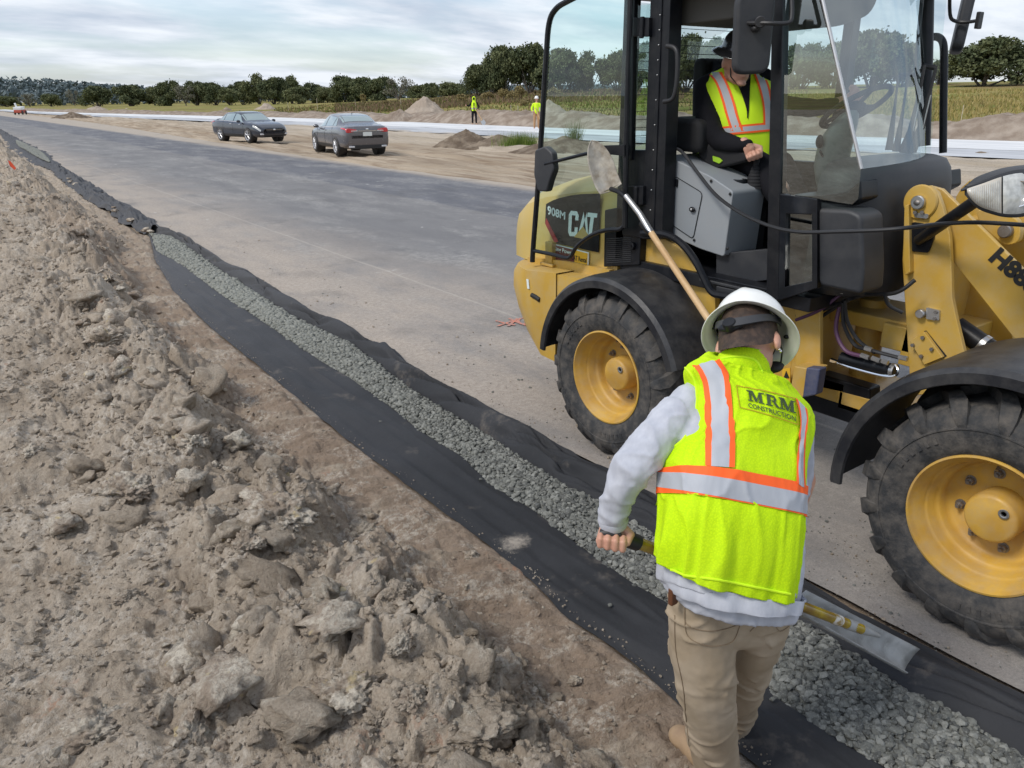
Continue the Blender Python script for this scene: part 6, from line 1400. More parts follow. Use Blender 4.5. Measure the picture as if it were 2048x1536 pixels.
# helmet: dome with ridge, full brim, suspension
hat = MB(); vs = []; nA = 72; prof = []
for i in range(13):
    th = math.pi/2*i/12; prof.append((.099*math.sin(th)**.85, .098*math.cos(th)**.9+.012, 0))
prof += [(.106, .004, 1), (.116, -.004, 1), (.122, -.009, 1), (.1275, -.014, 1), (.1295, -.018, 1), (.1275, -.0195, 1), (.122, -.013, 1), (.114, -.009, 1), (.102, -.002, 1), (.0955, .010, 0)]
for i in range(11, -1, -1):
    th = math.pi/2*i/12; prof.append((.0955*math.sin(th)**.85, .0945*math.cos(th)**.9+.012, 0))
for (r_, z, br) in prof:
    for k in range(nA):
        a = 2*math.pi*k/nA; ex_ = 1.0+(.16 if not br else .10)*abs(math.sin(a)); rid = 0
        if not br and r_ < .1: rid = .006*math.exp(-(math.cos(a)*r_/.014)**2)*(1 if r_ > .0 else 1)*min(1, z/.03)
        fw = 1+(.05 if br else 0)*math.sin(a)
        vs.append(HM(r_*math.cos(a)*fw, (r_*math.sin(a))*ex_*fw, z+rid-(.006*abs(math.cos(a)) if br else 0)))
hat.add(vs, [(i*nA+k, i*nA+(k+1) % nA, (i+1)*nA+(k+1) % nA, (i+1)*nA+k) for i in range(len(prof)-1) for k in range(nA)])
hat_o = hat.build('hard_hat', MT['hat'], WK, sharp=None)
sp_ = MB(); vs = []
for i, (z0_, z1_) in enumerate([(0, 0)]):
    for k in range(41):
        a = math.pi*(1.0+.0)+math.pi*k/40; rr_ = 1.0
        bk = max(0, -math.sin(a)); zc_ = -.030-.050*bk**2; w_ = .009+.006*bk
        for (dz, ro) in ((w_, 0), (-w_, 0), (-w_, .004), (w_, .004)): vs.append(HM((.083+ro)*math.cos(a), -.008+(.106+ro)*math.sin(a), zc_+dz+.035*(1-bk)))
sp_.add(vs, [(i*4+j, i*4+(j+1) % 4, (i+1)*4+(j+1) % 4, (i+1)*4+j) for i in range(40) for j in range(4)]); st_o = sp_.build('headband', MT['plastic'], hat_o)
kb = MB(); q = HM(-.018, -.112, -.080); kb.lathe([(.0001, .022), (.016, .022), (.018, .018), (.018, 0)], q+hf*.012, -hf, 20); kb.ell(HM(-.018, -.104, -.080), (.034, .010, .016), 14, 8, rot=Rm); kb.build('ratchet_knob', MT['black'], hat_o)
cl_ = MB()
for a in (rad(180+20), rad(180+160), rad(20), rad(160)): q = HM(.096*math.cos(a), .108*math.sin(a), -.001); cl_.ell(q, (.008, .008, .006), 8, 6)
cl_.tube([HM(.092*math.cos(a), -.004+.108*math.sin(a), .0) for a in np.linspace(rad(200), rad(340), 24)], .004, 6); cl_.build('suspension', MT['black'], hat_o)

# shirt torso + sleeves
def fn(p, s, o=0): return noise.fractal(Vector(p)*s+Vector((o, o, o)), 1.0, 2.0, 3)
TORSO = [((1337,1192),(1594,1224),1.66,1.72,.118), ((1328,1150),(1600,1200),1.66,1.73,.122), ((1330,1080),(1606,1125),1.67,1.75,.122), ((1337,1000),(1608,1045),1.70,1.78,.122), ((1342,935),(1610,985),1.74,1.83,.120),
         ((1346,880),(1605,920),1.78,1.88,.100), ((1352,820),(1608,865),1.84,1.95,.080), ((1362,778),(1608,828),1.88,1.99,.064), ((1388,750),(1590,800),1.91,2.0,.050), ((1430,735),(1535,765),1.93,1.99,.040)]
TORSO = [(l, (r_[0]-10, r_[1]), a, b, c) for l, r_, a, b, c in TORSO]
sh = Loft(TORSO, 5, 2.4)
vs, fs = sh.mesh(48, -.006, cap=True)
def sh_disp(p):
    k = (1 if p.x < 1.42 else .3); w = p*1.0+Vector((noise.noise(p*6), noise.noise(p*6+Vector((4,4,4))), 0))*.05; r1 = 1-abs(noise.noise(Vector((w.x*9+w.z*16, w.y*9, w.z*11-w.x*7))))*2.4; r2 = 1-abs(noise.noise(Vector((w.x*20-w.z*9, w.y*20+3, w.z*22))))*2.4; return .004*fn((p.x, p.y, p.z*1.3), 9)+k*(.0055*max(0, r1)**2+.002*max(0, r2)**3)-.002
sleeve = chain([(1395, 800, 1.90, 26), (1376, 806, 1.87, 39), (1340, 850, 1.82, 44), (1296, 902, 1.77, 42), (1264, 936, 1.745, 41), (1243, 975, 1.75, 35), (1230, 1012, 1.765, 31), (1226, 1036, 1.775, 28)])
sleeve += chain([(1560, 845, 1.96, 44), (1588, 880, 2.0, 40), (1590, 960, 2.05, 36), (1560, 1060, 2.06, 30), (1525, 1130, 2.06, 24)])
shirt = blob('shirt', [('m', vs, fs)]+sleeve, MT['shirt'], WK, .0055, 5, sh_disp)
cf = MB(); q0, r0 = pr_(1226, 1034, 1.775, 29.5); q1, r1 = pr_(1226, 1050, 1.78, 27.0); cf.tube([q0, q0.lerp(q1, .3), q0.lerp(q1, .9), q1], [r0*.98, r0*1.03, r1*1.02, r1*.9], 28, caps=False); cf.build('cuff', MT['shirt'], shirt)
# shirt tail
tl_ = Loft([((1330,1130),(1590,1180),1.66,1.73,.126), ((1328,1155),(1588,1186),1.655,1.725,.128), ((1333,1168),(1584,1194),1.65,1.72,.130), ((1338,1178),(1580,1200),1.65,1.715,.130)], 6, 2.4, disp=lambda v, f: .004*math.sin(f*9+1)*v+.003*math.sin(f*17))
m = MB(); m.add(*tl_.mesh(96, .004)); m.build('shirt_tail', MT['shirt'], shirt, sharp=None)
# vest
def vdisp(v, f):
    low = max(0, 1-v*4.2); q = Vector((math.cos(f)*1.6, math.sin(f)*1.6, v*2.2)); cr = 1-abs(noise.noise(q*2.3+Vector((v*3, 0, 1))))*2.6; c2 = 1-abs(noise.noise(Vector((q.x*4, q.y*4, v*9+f))))*2.6; return (.010*math.sin(f*6+1.3+v*5)+.007*math.sin(f*13+.4)*(.5+noise.noise(q))+.003*math.sin(f*23))*low + .0035*math.sin(f*5+v*9)*(v < .8) + .006*max(0, cr)**2*(v < .9)+.0010*max(0, c2)**3
VEST = [((1320,1122),(1606,1172),1.645,1.715,.132), ((1325,1065),(1611,1112),1.65,1.73,.133), ((1330,1010),(1613,1065),1.67,1.75,.133), ((1333,985),(1613,1035),1.69,1.77,.132), ((1338,935),(1613,983),1.72,1.80,.130), ((1350,893),(1616,935),1.76,1.85,.127),
        ((1376,862),(1620,898),1.79,1.90,.124), ((1391,820),(1626,862),1.83,1.94,.118), ((1392,775),(1626,832),1.86,1.975,.106), ((1376,738),(1607,800),1.885,1.985,.080), ((1410,722),(1568,765),1.91,1.985,.066), ((1441,716),(1523,742),1.925,1.96,.056)]
VEST = [(l, (r_[0]-(18 if i < 9 else 8), r_[1]), a, b, c) for i, (l, r_, a, b, c) in enumerate(VEST)]
VEST = [(l, (r_[0]-8, r_[1]), a, b, c*.94) for l, r_, a, b, c in VEST]
VEST[-2:] = [((1410,716),(1558,757),1.915,1.985,.066), ((1439,712),(1528,734),1.93,1.97,.058), ((1445,703),(1524,722),1.945,1.975,.055)]
vl = Loft(VEST, 12, 2.35, disp=vdisp)
m = MB(); m.add(*vl.mesh(240, 0)); vest = m.build('vest', MT['hivis'], WK, sharp=None); md = vest.modifiers.new('s', 'SOLIDIFY'); md.thickness = .0025; md.offset = -1
i0, i1 = 3*12, 4*12
m = MB(); m.add(*vl.mesh(240, .0052, i0=i0+2.4, i1=i1-2.4, step=.4)); m.build('reflective_tape', MT['silver'], vest, sharp=None)
for a, b in ((i0-.4, i0+2.6), (i1-2.6, i1+.2)): m = MB(); m.add(*vl.mesh(240, .0045, i0=a, i1=b, step=.3)); m.build('orange_trim', MT['orange'], vest, sharp=None)
bv = bvh_of(vest)
def vband(name, left, right, w, m_mid, m_edge):
    l2 = [tuple(np.array(a)+(np.array(b)-np.array(a))*w) for a, b in zip(left, right)]; r2 = [tuple(np.array(b)-(np.array(b)-np.array(a))*w) for a, b in zip(left, right)]
    cast_patch('reflective_tape', l2, r2, bv, m_mid, vest, .0055, 30, 8); cast_patch('orange_trim', left, l2, bv, m_edge, vest, .0055, 30, 3); cast_patch('orange_trim', r2, right, bv, m_edge, vest, .0055, 30, 3)
vband('t', [(1386,734),(1404,758),(1411,800),(1412,860),(1411,932)], [(1438,721),(1455,750),(1463,800),(1468,860),(1468,936)], .20, MT['silver'], MT['orange'])
vband('t', [(1588,797),(1594,822),(1597,850),(1592,900),(1590,966)], [(1611,820),(1614,845),(1608,880),(1606,930),(1608,978)], .22, MT['silver'], MT['orange'])
# printed company panel between the tapes
TL, TR_, BR, BL = np.array((1471,771.)), np.array((1591,798.)), np.array((1595,851.)), np.array((1478,816.))
def pan(x, y): 
    bow = .0; top = TL+(TR_-TL)*x; bot = BL+(BR-BL)*x; q = bot+(top-bot)*y; q = q+np.array((0, 2.0*math.sin(x*math.pi)*-1)); return tuple(q)
def cast_poly(name, V, F, fn_, m, parent, off=.0032):
    vs = [cast(*fn_(x, y), bv, off) for x, y in V]; F = [f for f in F if all(vs[k] is not None for k in f)]; vs = [(0, 0, 0) if v is None else tuple(v) for v in vs]
    me = bpy.data.meshes.new(name); me.from_pydata(vs, [], F); return link(name, me, m, parent, smooth=False)
MT['vink'] = mat('vest_print', (.055, .085, .03), .8); MT['vborder'] = mat('vest_border', (.48, .30, .01), .8)
bd = [];
for (x0, y0, x1, y1) in ((0,0,1,.035),(0,.965,1,1),(0,0,.012,1),(.988,0,1,1)):
    n = 14 if x1-x0 > .5 else 1; mr_ = 1 if x1-x0 > .5 else 6
    V = [(x0+(x1-x0)*i/n, y0+(y1-y0)*j/mr_) for i in range(n+1) for j in range(mr_+1)]; F = [(i*(mr_+1)+j, i*(mr_+1)+j+1, (i+1)*(mr_+1)+j+1, (i+1)*(mr_+1)+j) for i in range(n) for j in range(mr_)]
    k = len(bd); bd.append((V, F))
V = []; F = []
for v_, f_ in bd: F += [tuple(i+len(V) for i in q) for q in f_]; V += v_
cast_poly('panel_border', V, F, pan, MT['vborder'], vest)
def rect(x0, y0, x1, y1): return [(x0,y0),(x1,y0),(x1,y1),(x0,y1)]
Mg = [rect(0,0,.34,.10), rect(.10,0,.22,.9), rect(0,.90,.30,1.0), [(.16,1.0),(.36,1.0),(.60,.28),(.52,.0),(.46,.0)], [(.50,.0),(.56,.0),(.90,1.0),(.80,1.0)], rect(.74,0,.96,.92), rect(.66,0,1.08,.10), rect(.78,.90,1.08,1.0)]
Rg = [rect(0,0,.42,.10), rect(.10,0,.30,1), rect(0,.90,.34,1), [(.30,.90),(.62,.88),(.70,.74),(.52,.74),(.46,.84),(.30,.84)], [(.52,.74),(.70,.74),(.66,.50),(.50,.54)], [(.30,.56),(.50,.54),(.66,.50),(.30,.48)], [(.40,.50),(.58,.50),(.84,.06),(.64,.0)], rect(.62,0,.92,.08), [(.34,1),(.60,.98),(.62,.88),(.30,.90)]]
V = []; F = []
for (gl_, x_, w_) in ((Mg, .17, .26), (Rg, .475, .26), (Mg, .70, .25)):
    gv, gf = polys_mesh(gl_); F += [tuple(i+len(V) for i in q) for q in gf]; V += [(x_+a*w_, .42+b*.45) for a, b in gv]
cast_poly('print_letters', V, F, pan, MT['vink'], vest, .0034)
gv, gf = text2d('CONSTRUCTION', .012); xs_ = [a for a, b in gv]; ys_ = [b for a, b in gv]
V = [(.16+(a-min(xs_))/(max(xs_)-min(xs_))*.80, .11+(b-min(ys_))/(max(ys_)-min(ys_))*.20) for a, b in gv]; cast_poly('print_letters', V, gf, pan, MT['vink'], vest, .0034)
# piping along collar and armhole
for pts in ([(1441,718),(1462,714),(1490,714),(1512,722),(1524,744)], [(1368,733),(1384,750),(1393,775),(1393,815),(1384,850),(1366,880),(1342,897)], [(1322,1140),(1360,1149),(1440,1160),(1520,1176),(1580,1188)]):
    q = [cast(u, v, bv, .001) or cast(u+3, v+3, bv, .001) or cast(u-3, v+4, bv, .001) or cast(u+6, v, bv, .001) or cast(u, v-6, bv, .001) for u, v in catmull(pts, 5)]; q = [a for a in q if a is not None]
    if len(q) > 3: mm = MB(); mm.tube(q, .0032, 6); mm.build('piping', MT['hivis2'], vest)
# trousers
def tr_disp(p):
    z = p.z; k = .5+.5*max(0, 1-abs(z-.48)/.3)
    dg_ = z+.35*(p.x*.8-p.y*.6)*(1 if noise.noise(p*6) > 0 else -.6); return .004*fn(p, 9)+.016*max(0, 1-abs(noise.noise(Vector((p.x*7, p.y*7, dg_*15))))*3.0)**2*k*max(0, .55+noise.noise(p*6+Vector((3,3,3)))*1.5)
trs = chain([(1392, 1200, 1.69, 50), (1398, 1240, 1.70, 58), (1404, 1300, 1.715, 62), (1412, 1370, 1.72, 55), (1420, 1430, 1.75, 47), (1428, 1490, 1.79, 43), (1438, 1560, 1.83, 38)])
trs += chain([(1533, 1222, 1.75, 46), (1526, 1250, 1.76, 50), (1508, 1310, 1.81, 40), (1490, 1368, 1.89, 34), (1478, 1425, 1.98, 31), (1468, 1455, 2.03, 28)])
trs += [('c', *pr_(1400, 1205, 1.70, 52), *pr_(1535, 1225, 1.75, 48)), ('c', *pr_(1408, 1236, 1.71, 56), *pr_(1514, 1244, 1.76, 52))]
tro = blob('trousers', trs, MT['khaki'], WK, .0065, 5, tr_disp); btr = bvh_of(tro)
MT['stitch'] = mat('stitching', (.22, .16, .10), .9)
for pts in ([(1370,1215),(1375,1250),(1425,1262),(1478,1248),(1486,1240)], [(1370,1215),(1373,1265),(1395,1285),(1430,1292),(1465,1282),(1480,1248)], [(1516,1228),(1512,1248),(1500,1262)], [(1545,1236),(1560,1262),(1590,1240)], [(1350,1230),(1352,1300),(1366,1370),(1372,1430),(1380,1500)]):
    q = [cast(u, v, btr, .0015) for u, v in catmull(pts, 6)]; q = [a for a in q if a is not None]
    if len(q) > 3: mm = MB(); mm.tube(q, .0011, 5); mm.build('seam', MT['stitch'], tro)
mm = MB(); q = W_(1347, 1188, 1.63); mm.prism([(-.012,-.03),(.012,-.03),(.014,.02),(-.014,.02)], 1, -.008, .008); mm.v = [tuple(Vector(v)+q) for v in mm.v]; mm.build('knife_sheath', mat('brown_leather', (.12,.045,.02), .5), WK, bevel=.004)
for (u, v, d, du) in ((1432, 1556, 1.80, -28), (1466, 1462, 2.03, -20)):
    h_ = W_(u, v, d); h_.z = .045; toe = h_+Vector((-.05*.6, .0, 0))+Vector((math.sin(YAW), math.cos(YAW), 0))*.16-Vector(_R)*.05; toe.z = .035
    blob('boot', [('c', h_+Vector((0,0,.05)), .045, h_, .042), ('c', h_, .042, toe, .036), ('e', toe, (.042, .05, .035))], MT['boot'], WK, .007, 4)
# drain spade held by the worker
SP = thing('drain_spade', 'long narrow drain spade with amber shaft held over the gravel by the worker', 'spade', GR)
A0 = GR; B0 = W_(1722, 1258, 2.03); dd = (B0-A0).normalized()
m = MB(); m.tube([A0+dd*.02, B0], .0165, 18); m.build('shaft', MT['shaft'], SP)
m = MB(); m.tube([A0+dd*.03, A0+dd*.06, A0+dd*.09, A0+dd*.095], [.020,.023,.022,.016], 18); m.tube([A0-dd*.0, A0+dd*.04], [.014, .018], 12)
ga = (Rv*.82-Uv*.1); m.tube([GR-Rv*.030+toc*.004, GR-Rv*.01+toc*.012, GR+Rv*.022+toc*.010], [.011,.0155,.013], 12); m.build('grip', MT['hose'], SP)
c4 = dict(TL=W_(1612,1180,2.06), BL=W_(1597,1224,1.95), TR=W_(1839,1297,2.20), BR=W_(1816,1347,2.06))
m = MB(); nn2 = (c4['TR']-c4['TL']).cross(c4['BL']-c4['TL']).normalized()
if nn2.dot(toc) < 0: nn2 = -nn2
vs = []
for i in range(21):
    t = i/20; top = c4['TL'].lerp(c4['TR'], t); bot = c4['BL'].lerp(c4['BR'], t)
    for j in range(13):
        s = j/12; q = top.lerp(bot, s)-nn2*.048*math.sin(s*math.pi)**.7+ (c4['TR']-c4['TL']).normalized()*(.022*math.sin(s*math.pi) if i == 20 else 0) + nn2*.014*math.exp(-((s-.42)/.10)**2)*max(0, 1-t*1.6)
        vs.append(q)
m.add(vs, [(i*13+j, i*13+j+1, (i+1)*13+j+1, (i+1)*13+j) for i in range(20) for j in range(12)]); bl = m.build('blade', MT['drain'], SP, sharp=None); md = bl.modifiers.new('s', 'SOLIDIFY'); md.thickness = .0035
m = MB(); m.tube([A0.lerp(B0,.93), A0.lerp(B0,1.0)-toc*.004, A0.lerp(B0,1.10)-toc*.02], [.0185,.017,.006], 16); m.build('socket', MT['drain'], bl)
m = MB(); m.tube([A0.lerp(B0,.86), A0.lerp(B0,.90)], .0172, 16); m.build('plaster_splash', mat('dried_lime', (.66,.62,.55), .9, col2=(.3,.2,.05), nscale=60), SP)

# ------------------------------------------------------------------ operator in the cab
OP = thing('person', 'loader operator in black hoodie, black helmet and yellow-green vest sitting in the cab', 'person', (3.6, 3.0, 1.5))
def X3(u, v, X=3.6): return P(u, v, X=X)
def hd(u, v, r, X=3.6):
    q = X3(u, v, X); return q, r*(q-Vector((0,0,EYE))).length/FPX*.96
def ch(pts):
    return [('c', *hd(*a[:3], X=a[3]), *hd(*b[:3], X=b[3])) for a, b in zip(pts[:-1], pts[1:])]
oh = P(1477, 120, X=3.48); fo = Vector((-.35, -.88, -.28)).normalized(); so_ = fo.cross(Vector((0,0,1))).normalized(); uo = so_.cross(fo).normalized(); Ro = Matrix((so_, fo, uo)).transposed(); HO = lambda x, y, z: oh+so_*x*1.08+fo*y*1.08+uo*z*1.12
ob = [('e', oh+uo*.01, (.076,.095,.104), Ro), ('e', HO(0,.03,-.055), (.052,.058,.052), Ro), ('e', HO(0,.092,-.02), (.011,.018,.02), Ro), ('e', HO(0,.075,-.085), (.026,.02,.014), Ro), ('e', HO(0,.082,-.052), (.022,.01,.008), Ro), ('e', HO(.072,-.005,-.015), (.008,.018,.028), Ro), ('e', HO(-.072,-.005,-.015), (.008,.018,.028), Ro), ('c', HO(0,-.02,-.05), .05, X3(1466,165), .045)]
ob += ch([(1462,160,24,3.6),(1472,220,20,3.66),(1474,290,20,3.68)])+ch([(1462,172,16,3.6),(1412,180,9,3.50),(1420,247,9,3.42),(1450,288,8,3.37),(1490,289,8,3.37)])+ch([(1480,172,14,3.6),(1530,165,9,3.75),(1560,210,9,3.75),(1640,215,9,3.7),(1690,200,9,3.66)])+ch([(1450,300,30,3.6),(1520,330,22,3.55),(1560,380,18,3.5)])
obo = blob('body', ob, MT['skin'], OP, .008, 3)
hw = P(1496, 290, X=3.37); hk = P(1512, 318, X=3.40)
tco = (Vector((0,0,EYE))-hw).normalized()
blob('hand', fist(hw, (hk-hw), (Rv*.9+Uv*.35), tco*.85-Uv*.2, 1.0, 1)+[('c', P(1488,284,X=3.37), .024, hw, .024)], MT['skin'], obo, .004, 2)
h2 = P(1690, 205, X=3.66); blob('hand', fist(h2, (P(1708,196,X=3.66)-h2), (Rv*.5-Uv*.8), Uv*.7+tco*.3, 1.0, 1)+[('c', P(1675,212,X=3.66), .024, h2, .024)], MT['skin'], obo, .004, 2)
sw = ch([(1466,160,16,3.62),(1466,180,30,3.64)])+ch([(1440,160,18,3.58),(1408,176,21,3.48),(1408,215,21,3.44),(1420,255,20,3.41),(1438,282,19,3.38),(1478,290,15,3.37),(1494,289,12,3.37)])+ch([(1490,160,20,3.65),(1528,160,20,3.75),(1560,210,19,3.75),(1630,216,15,3.7),(1676,208,12,3.66)])
TOP2 = [((1400,306),(1545,318),4.50,4.30,.14), ((1396,250),(1548,262),4.52,4.30,.14), ((1388,200),(1550,205),4.54,4.32,.135), ((1389,172),(1548,170),4.55,4.34,.12), ((1408,156),(1525,154),4.52,4.38,.09), ((1438,152),(1504,150),4.48,4.42,.06)]
l2 = Loft(TOP2, 5, 2.2); vs, fs = l2.mesh(40, -.012, cap=True)
hood_ = ch([(1434,132,12,3.70),(1442,152,16,3.64)])
blob('hoodie', [('m', vs, fs)]+sw+hood_, MT['blackcloth'], OP, .009, 4, lambda p: .006*fn(p, 9))
blob('trousers', ch([(1450,305,34,3.66),(1520,332,26,3.5),(1560,400,20,3.45)])+ch([(1480,300,34,3.75),(1560,330,26,3.75),(1600,400,20,3.75)]), MT['blackcloth'], OP, .012, 4)
vv = Loft(TOP2, 6, 2.2, disp=lambda v, f: .006*math.sin(f*5+v*6)); m = MB(); m.add(*vv.mesh(90, .0)); 
ovest = m.build('vest', MT['hivis2'], OP, sharp=None); bo = bvh_of(ovest)
bv_save = bv
def oband(left, right, w=.2):
    l_ = [tuple(np.array(a)+(np.array(b)-np.array(a))*w) for a, b in zip(left, right)]; r_2 = [tuple(np.array(b)-(np.array(b)-np.array(a))*w) for a, b in zip(left, right)]
    cast_patch('reflective_tape', l_, r_2, bo, MT['silver'], ovest, .005, 20, 6); cast_patch('orange_trim', left, l_, bo, MT['orange'], ovest, .005, 20, 3); cast_patch('orange_trim', r_2, right, bo, MT['orange'], ovest, .005, 20, 3)
oband([(1414,146),(1430,165),(1442,195),(1452,230),(1462,262)], [(1444,145),(1458,172),(1470,205),(1478,235),(1488,262)])
oband([(1506,146),(1516,175),(1524,210),(1526,250)], [(1526,146),(1538,175),(1544,210),(1546,250)])
oband([(1404,278),(1440,272),(1480,268),(1546,262)], [(1404,258),(1440,254),(1480,250),(1546,244)], .22)
cast_patch('black_front', [(1462,144),(1478,175),(1492,215),(1494,236)], [(1502,144),(1500,175),(1498,215),(1496,238)], bo, MT['blackcloth'], ovest, .004, 16, 5)
oh2 = MB(); vs = []; pr2 = [(.088*math.sin(math.pi/2*i/9)**.85, .088*math.cos(math.pi/2*i/9)**.9+.045) for i in range(10)]+[(.10,.042),(.125,.030),(.13,.026),(.12,.024),(.09,.036)]
for (r_, z) in pr2:
    for k in range(40): a = 2*math.pi*k/40; vs.append(HO(r_*math.cos(a), r_*math.sin(a)*1.14, z))
oh2.add(vs, [(i*40+k, i*40+(k+1) % 40, (i+1)*40+(k+1) % 40, (i+1)*40+k) for i in range(len(pr2)-1) for k in range(40)]); oh2.build('hard_hat', mat('black_helmet', (.016,.016,.018), .22, coat=.6), OP, sharp=None)
hr = MB(); hr.ell(HO(0,-.012,.02), (.074,.088,.07), 20, 12, rot=Ro); hr.build('hair', MT['hair'], OP)
m = MB(); m.tube([HO(.06,.02,.03), HO(.052,.05,-.06), HO(0,.075,-.105), HO(-.052,.05,-.06), HO(-.06,.02,.03)], .003, 6); m.build('chin_strap', MT['ink'], OP)

# ------------------------------------------------------------------ two road workers in the distance
def far_person(lab, u, vfoot, vtop, d, build):
    p = P(u, vfoot, d=d); z = P(u, vtop, d=d).z; t = thing('person', lab, 'person'); build(t); t.location = p; t.rotation_euler = (0, 0, -YAW+math.pi); s = (z-p.z)/1.80; t.scale = (s, s, s); return t
def figure(t, legs, coat, arms, head_m, vest=None, hat=None, hood=None, legcol=None):
    b = [('c',(0,0,1.50),.055,(0,0,1.60),.05),('e',(0,.01,1.69),(.075,.09,.115)),('e',(0,.10,1.67),(.014,.02,.02)),('c',(0,0,.95),.12,(0,0,1.40),.14)]
    for s in (-1,1): b += [('c',(s*.10,0,.92),.08,(s*.12,.03,.50),.055),('c',(s*.12,.03,.50),.055,(s*.13,0,.09),.04),('e',(s*.14,.06,.04),(.05,.13,.045))]
    for s, el, hnd in arms: b += [('c',(s*.19,0,1.42),.05,el,.04),('c',el,.04,hnd,.03),('e',hnd,(.035,.05,.06))]
    bd_ = blob('body', b, head_m, t, .018, 3)
    c_ = [('c',(0,0,.98),.145,(0,0,1.38),.155),('c',(-.15,0,1.43),.07,(.15,0,1.43),.07)]
    for s, el, hnd in arms: c_ += [('c',(s*.19,0,1.42),.065,el,.055),('c',el,.055,tuple(Vector(el).lerp(Vector(hnd), .85)),.04)]
    blob('jacket', c_, coat, t, .018, 3)
    lg = []
    for s in (-1,1): lg += [('c',(s*.09,0,.95),.11,(s*.12,.03,.50),.075),('c',(s*.12,.03,.50),.075,(s*.13,0,.12),.06)]
    blob('trousers', lg, legcol or legs, t, .018, 3); blob('boots', [('c',(s*.13,-.03,.06),.05,(s*.14,.12,.045),.045) for s in (-1,1)]+[('c',(s*.13,-.02,.05),.05,(s*.13,-.02,.14),.055) for s in (-1,1)], MT['boot'], t, .02, 2)
    if vest:
        m = MB(); R_ = [(.17,.90),(.175,1.1),(.178,1.3),(.16,1.44),(.09,1.52)]; n = 28; vs = [(r_*1.05*math.cos(2*math.pi*k/n), r_*.98*math.sin(2*math.pi*k/n), z) for r_, z in R_ for k in range(n)]
        m.add(vs, [(i*n+k, i*n+(k+1) % n, (i+1)*n+(k+1) % n, (i+1)*n+k) for i in range(4) for k in range(n)]); vo = m.build('vest', vest, t, sharp=None)
        m = MB(); 
        m.lathe([(.186,1.02),(.186,1.08)], (0,0,0), 'Z', 28); m.build('reflective_tape', MT['silver'], vo)
        m = MB(); m.box((-.035,.155,.90),(.035,.192,1.44)); m.build('open_front', coat, vo)
    if hat:
        m = MB(); m.lathe([(.0001,1.90),(.05,1.895),(.10,1.86),(.118,1.80),(.122,1.765),(.15,1.75),(.15,1.745),(.11,1.76)], (0,.01,0), 'Z', 24); m.build('hard_hat', hat, t, sharp=None)
    if hood:
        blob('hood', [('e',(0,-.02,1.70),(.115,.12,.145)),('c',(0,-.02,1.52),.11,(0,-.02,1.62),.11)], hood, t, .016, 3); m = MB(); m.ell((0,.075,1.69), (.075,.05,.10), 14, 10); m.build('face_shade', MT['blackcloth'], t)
def w1(t): figure(t, MT['blackcloth'], MT['blackcloth'], [(-1,(-.33,.02,1.20),(-.27,.16,.98)),(1,(.34,.05,1.22),(.55,.18,1.26))], MT['skin'], vest=MT['hivis2'], hood=MT['hivis2'])
P1 = far_person('hooded distant worker in dark clothes holding out one arm beside the white road', 949, 249, 194, 51, w1)
def w2(t): figure(t, MT['skin'], MT['hivis2'], [(-1,(-.28,.0,1.2),(-.24,.14,.98)),(1,(.30,.0,1.2),(.26,.12,.98))], MT['skin'], hat=MT['hat'], legcol=mat('tan_work_trousers', (.42,.24,.12), .9))
P2 = far_person('distant worker in white helmet and long-sleeved lime shirt near the cab door', 1073, 257, 195, 47, w2)
for (pp, lab, dx) in ((P1, 'shovel held blade-down by the hooded distant worker', .30), (P2, 'shovel held low by the white-helmeted distant worker', .05)):
    c0 = pp.location; s = pp.scale[0]; t = thing('shovel', lab, 'shovel', c0)
    a = c0+Vector(_R)*(dx*.4)*s+Vector((0,0,1.0*s))-Vector((math.sin(YAW), math.cos(YAW), 0))*.22; b = c0+Vector(_R)*(dx+.25)*s+Vector((0,0,.28*s))-Vector((math.sin(YAW), math.cos(YAW), 0))*.3
    m = MB(); m.tube([a+(a-b)*.3, b], .028, 8); m.build('handle', MT['wood'], t); m = MB(); e = (b-a).normalized(); sd_ = e.cross(Vector((math.sin(YAW), math.cos(YAW), 0))).normalized()
    m.add([b+sd_*.12, b-sd_*.12, b-sd_*.13+e*.22, b+e*.34, b+sd_*.13+e*.22]+[q+Vector((.01,.01,0)) for q in (b+sd_*.12, b-sd_*.12, b-sd_*.13+e*.22, b+e*.34, b+sd_*.13+e*.22)], [(0,1,2,3,4),(9,8,7,6,5),(0,5,6,1),(1,6,7,2),(2,7,8,3),(3,8,9,4),(4,9,5,0)]); m.build('blade', MT['steel'], t, smooth=False)
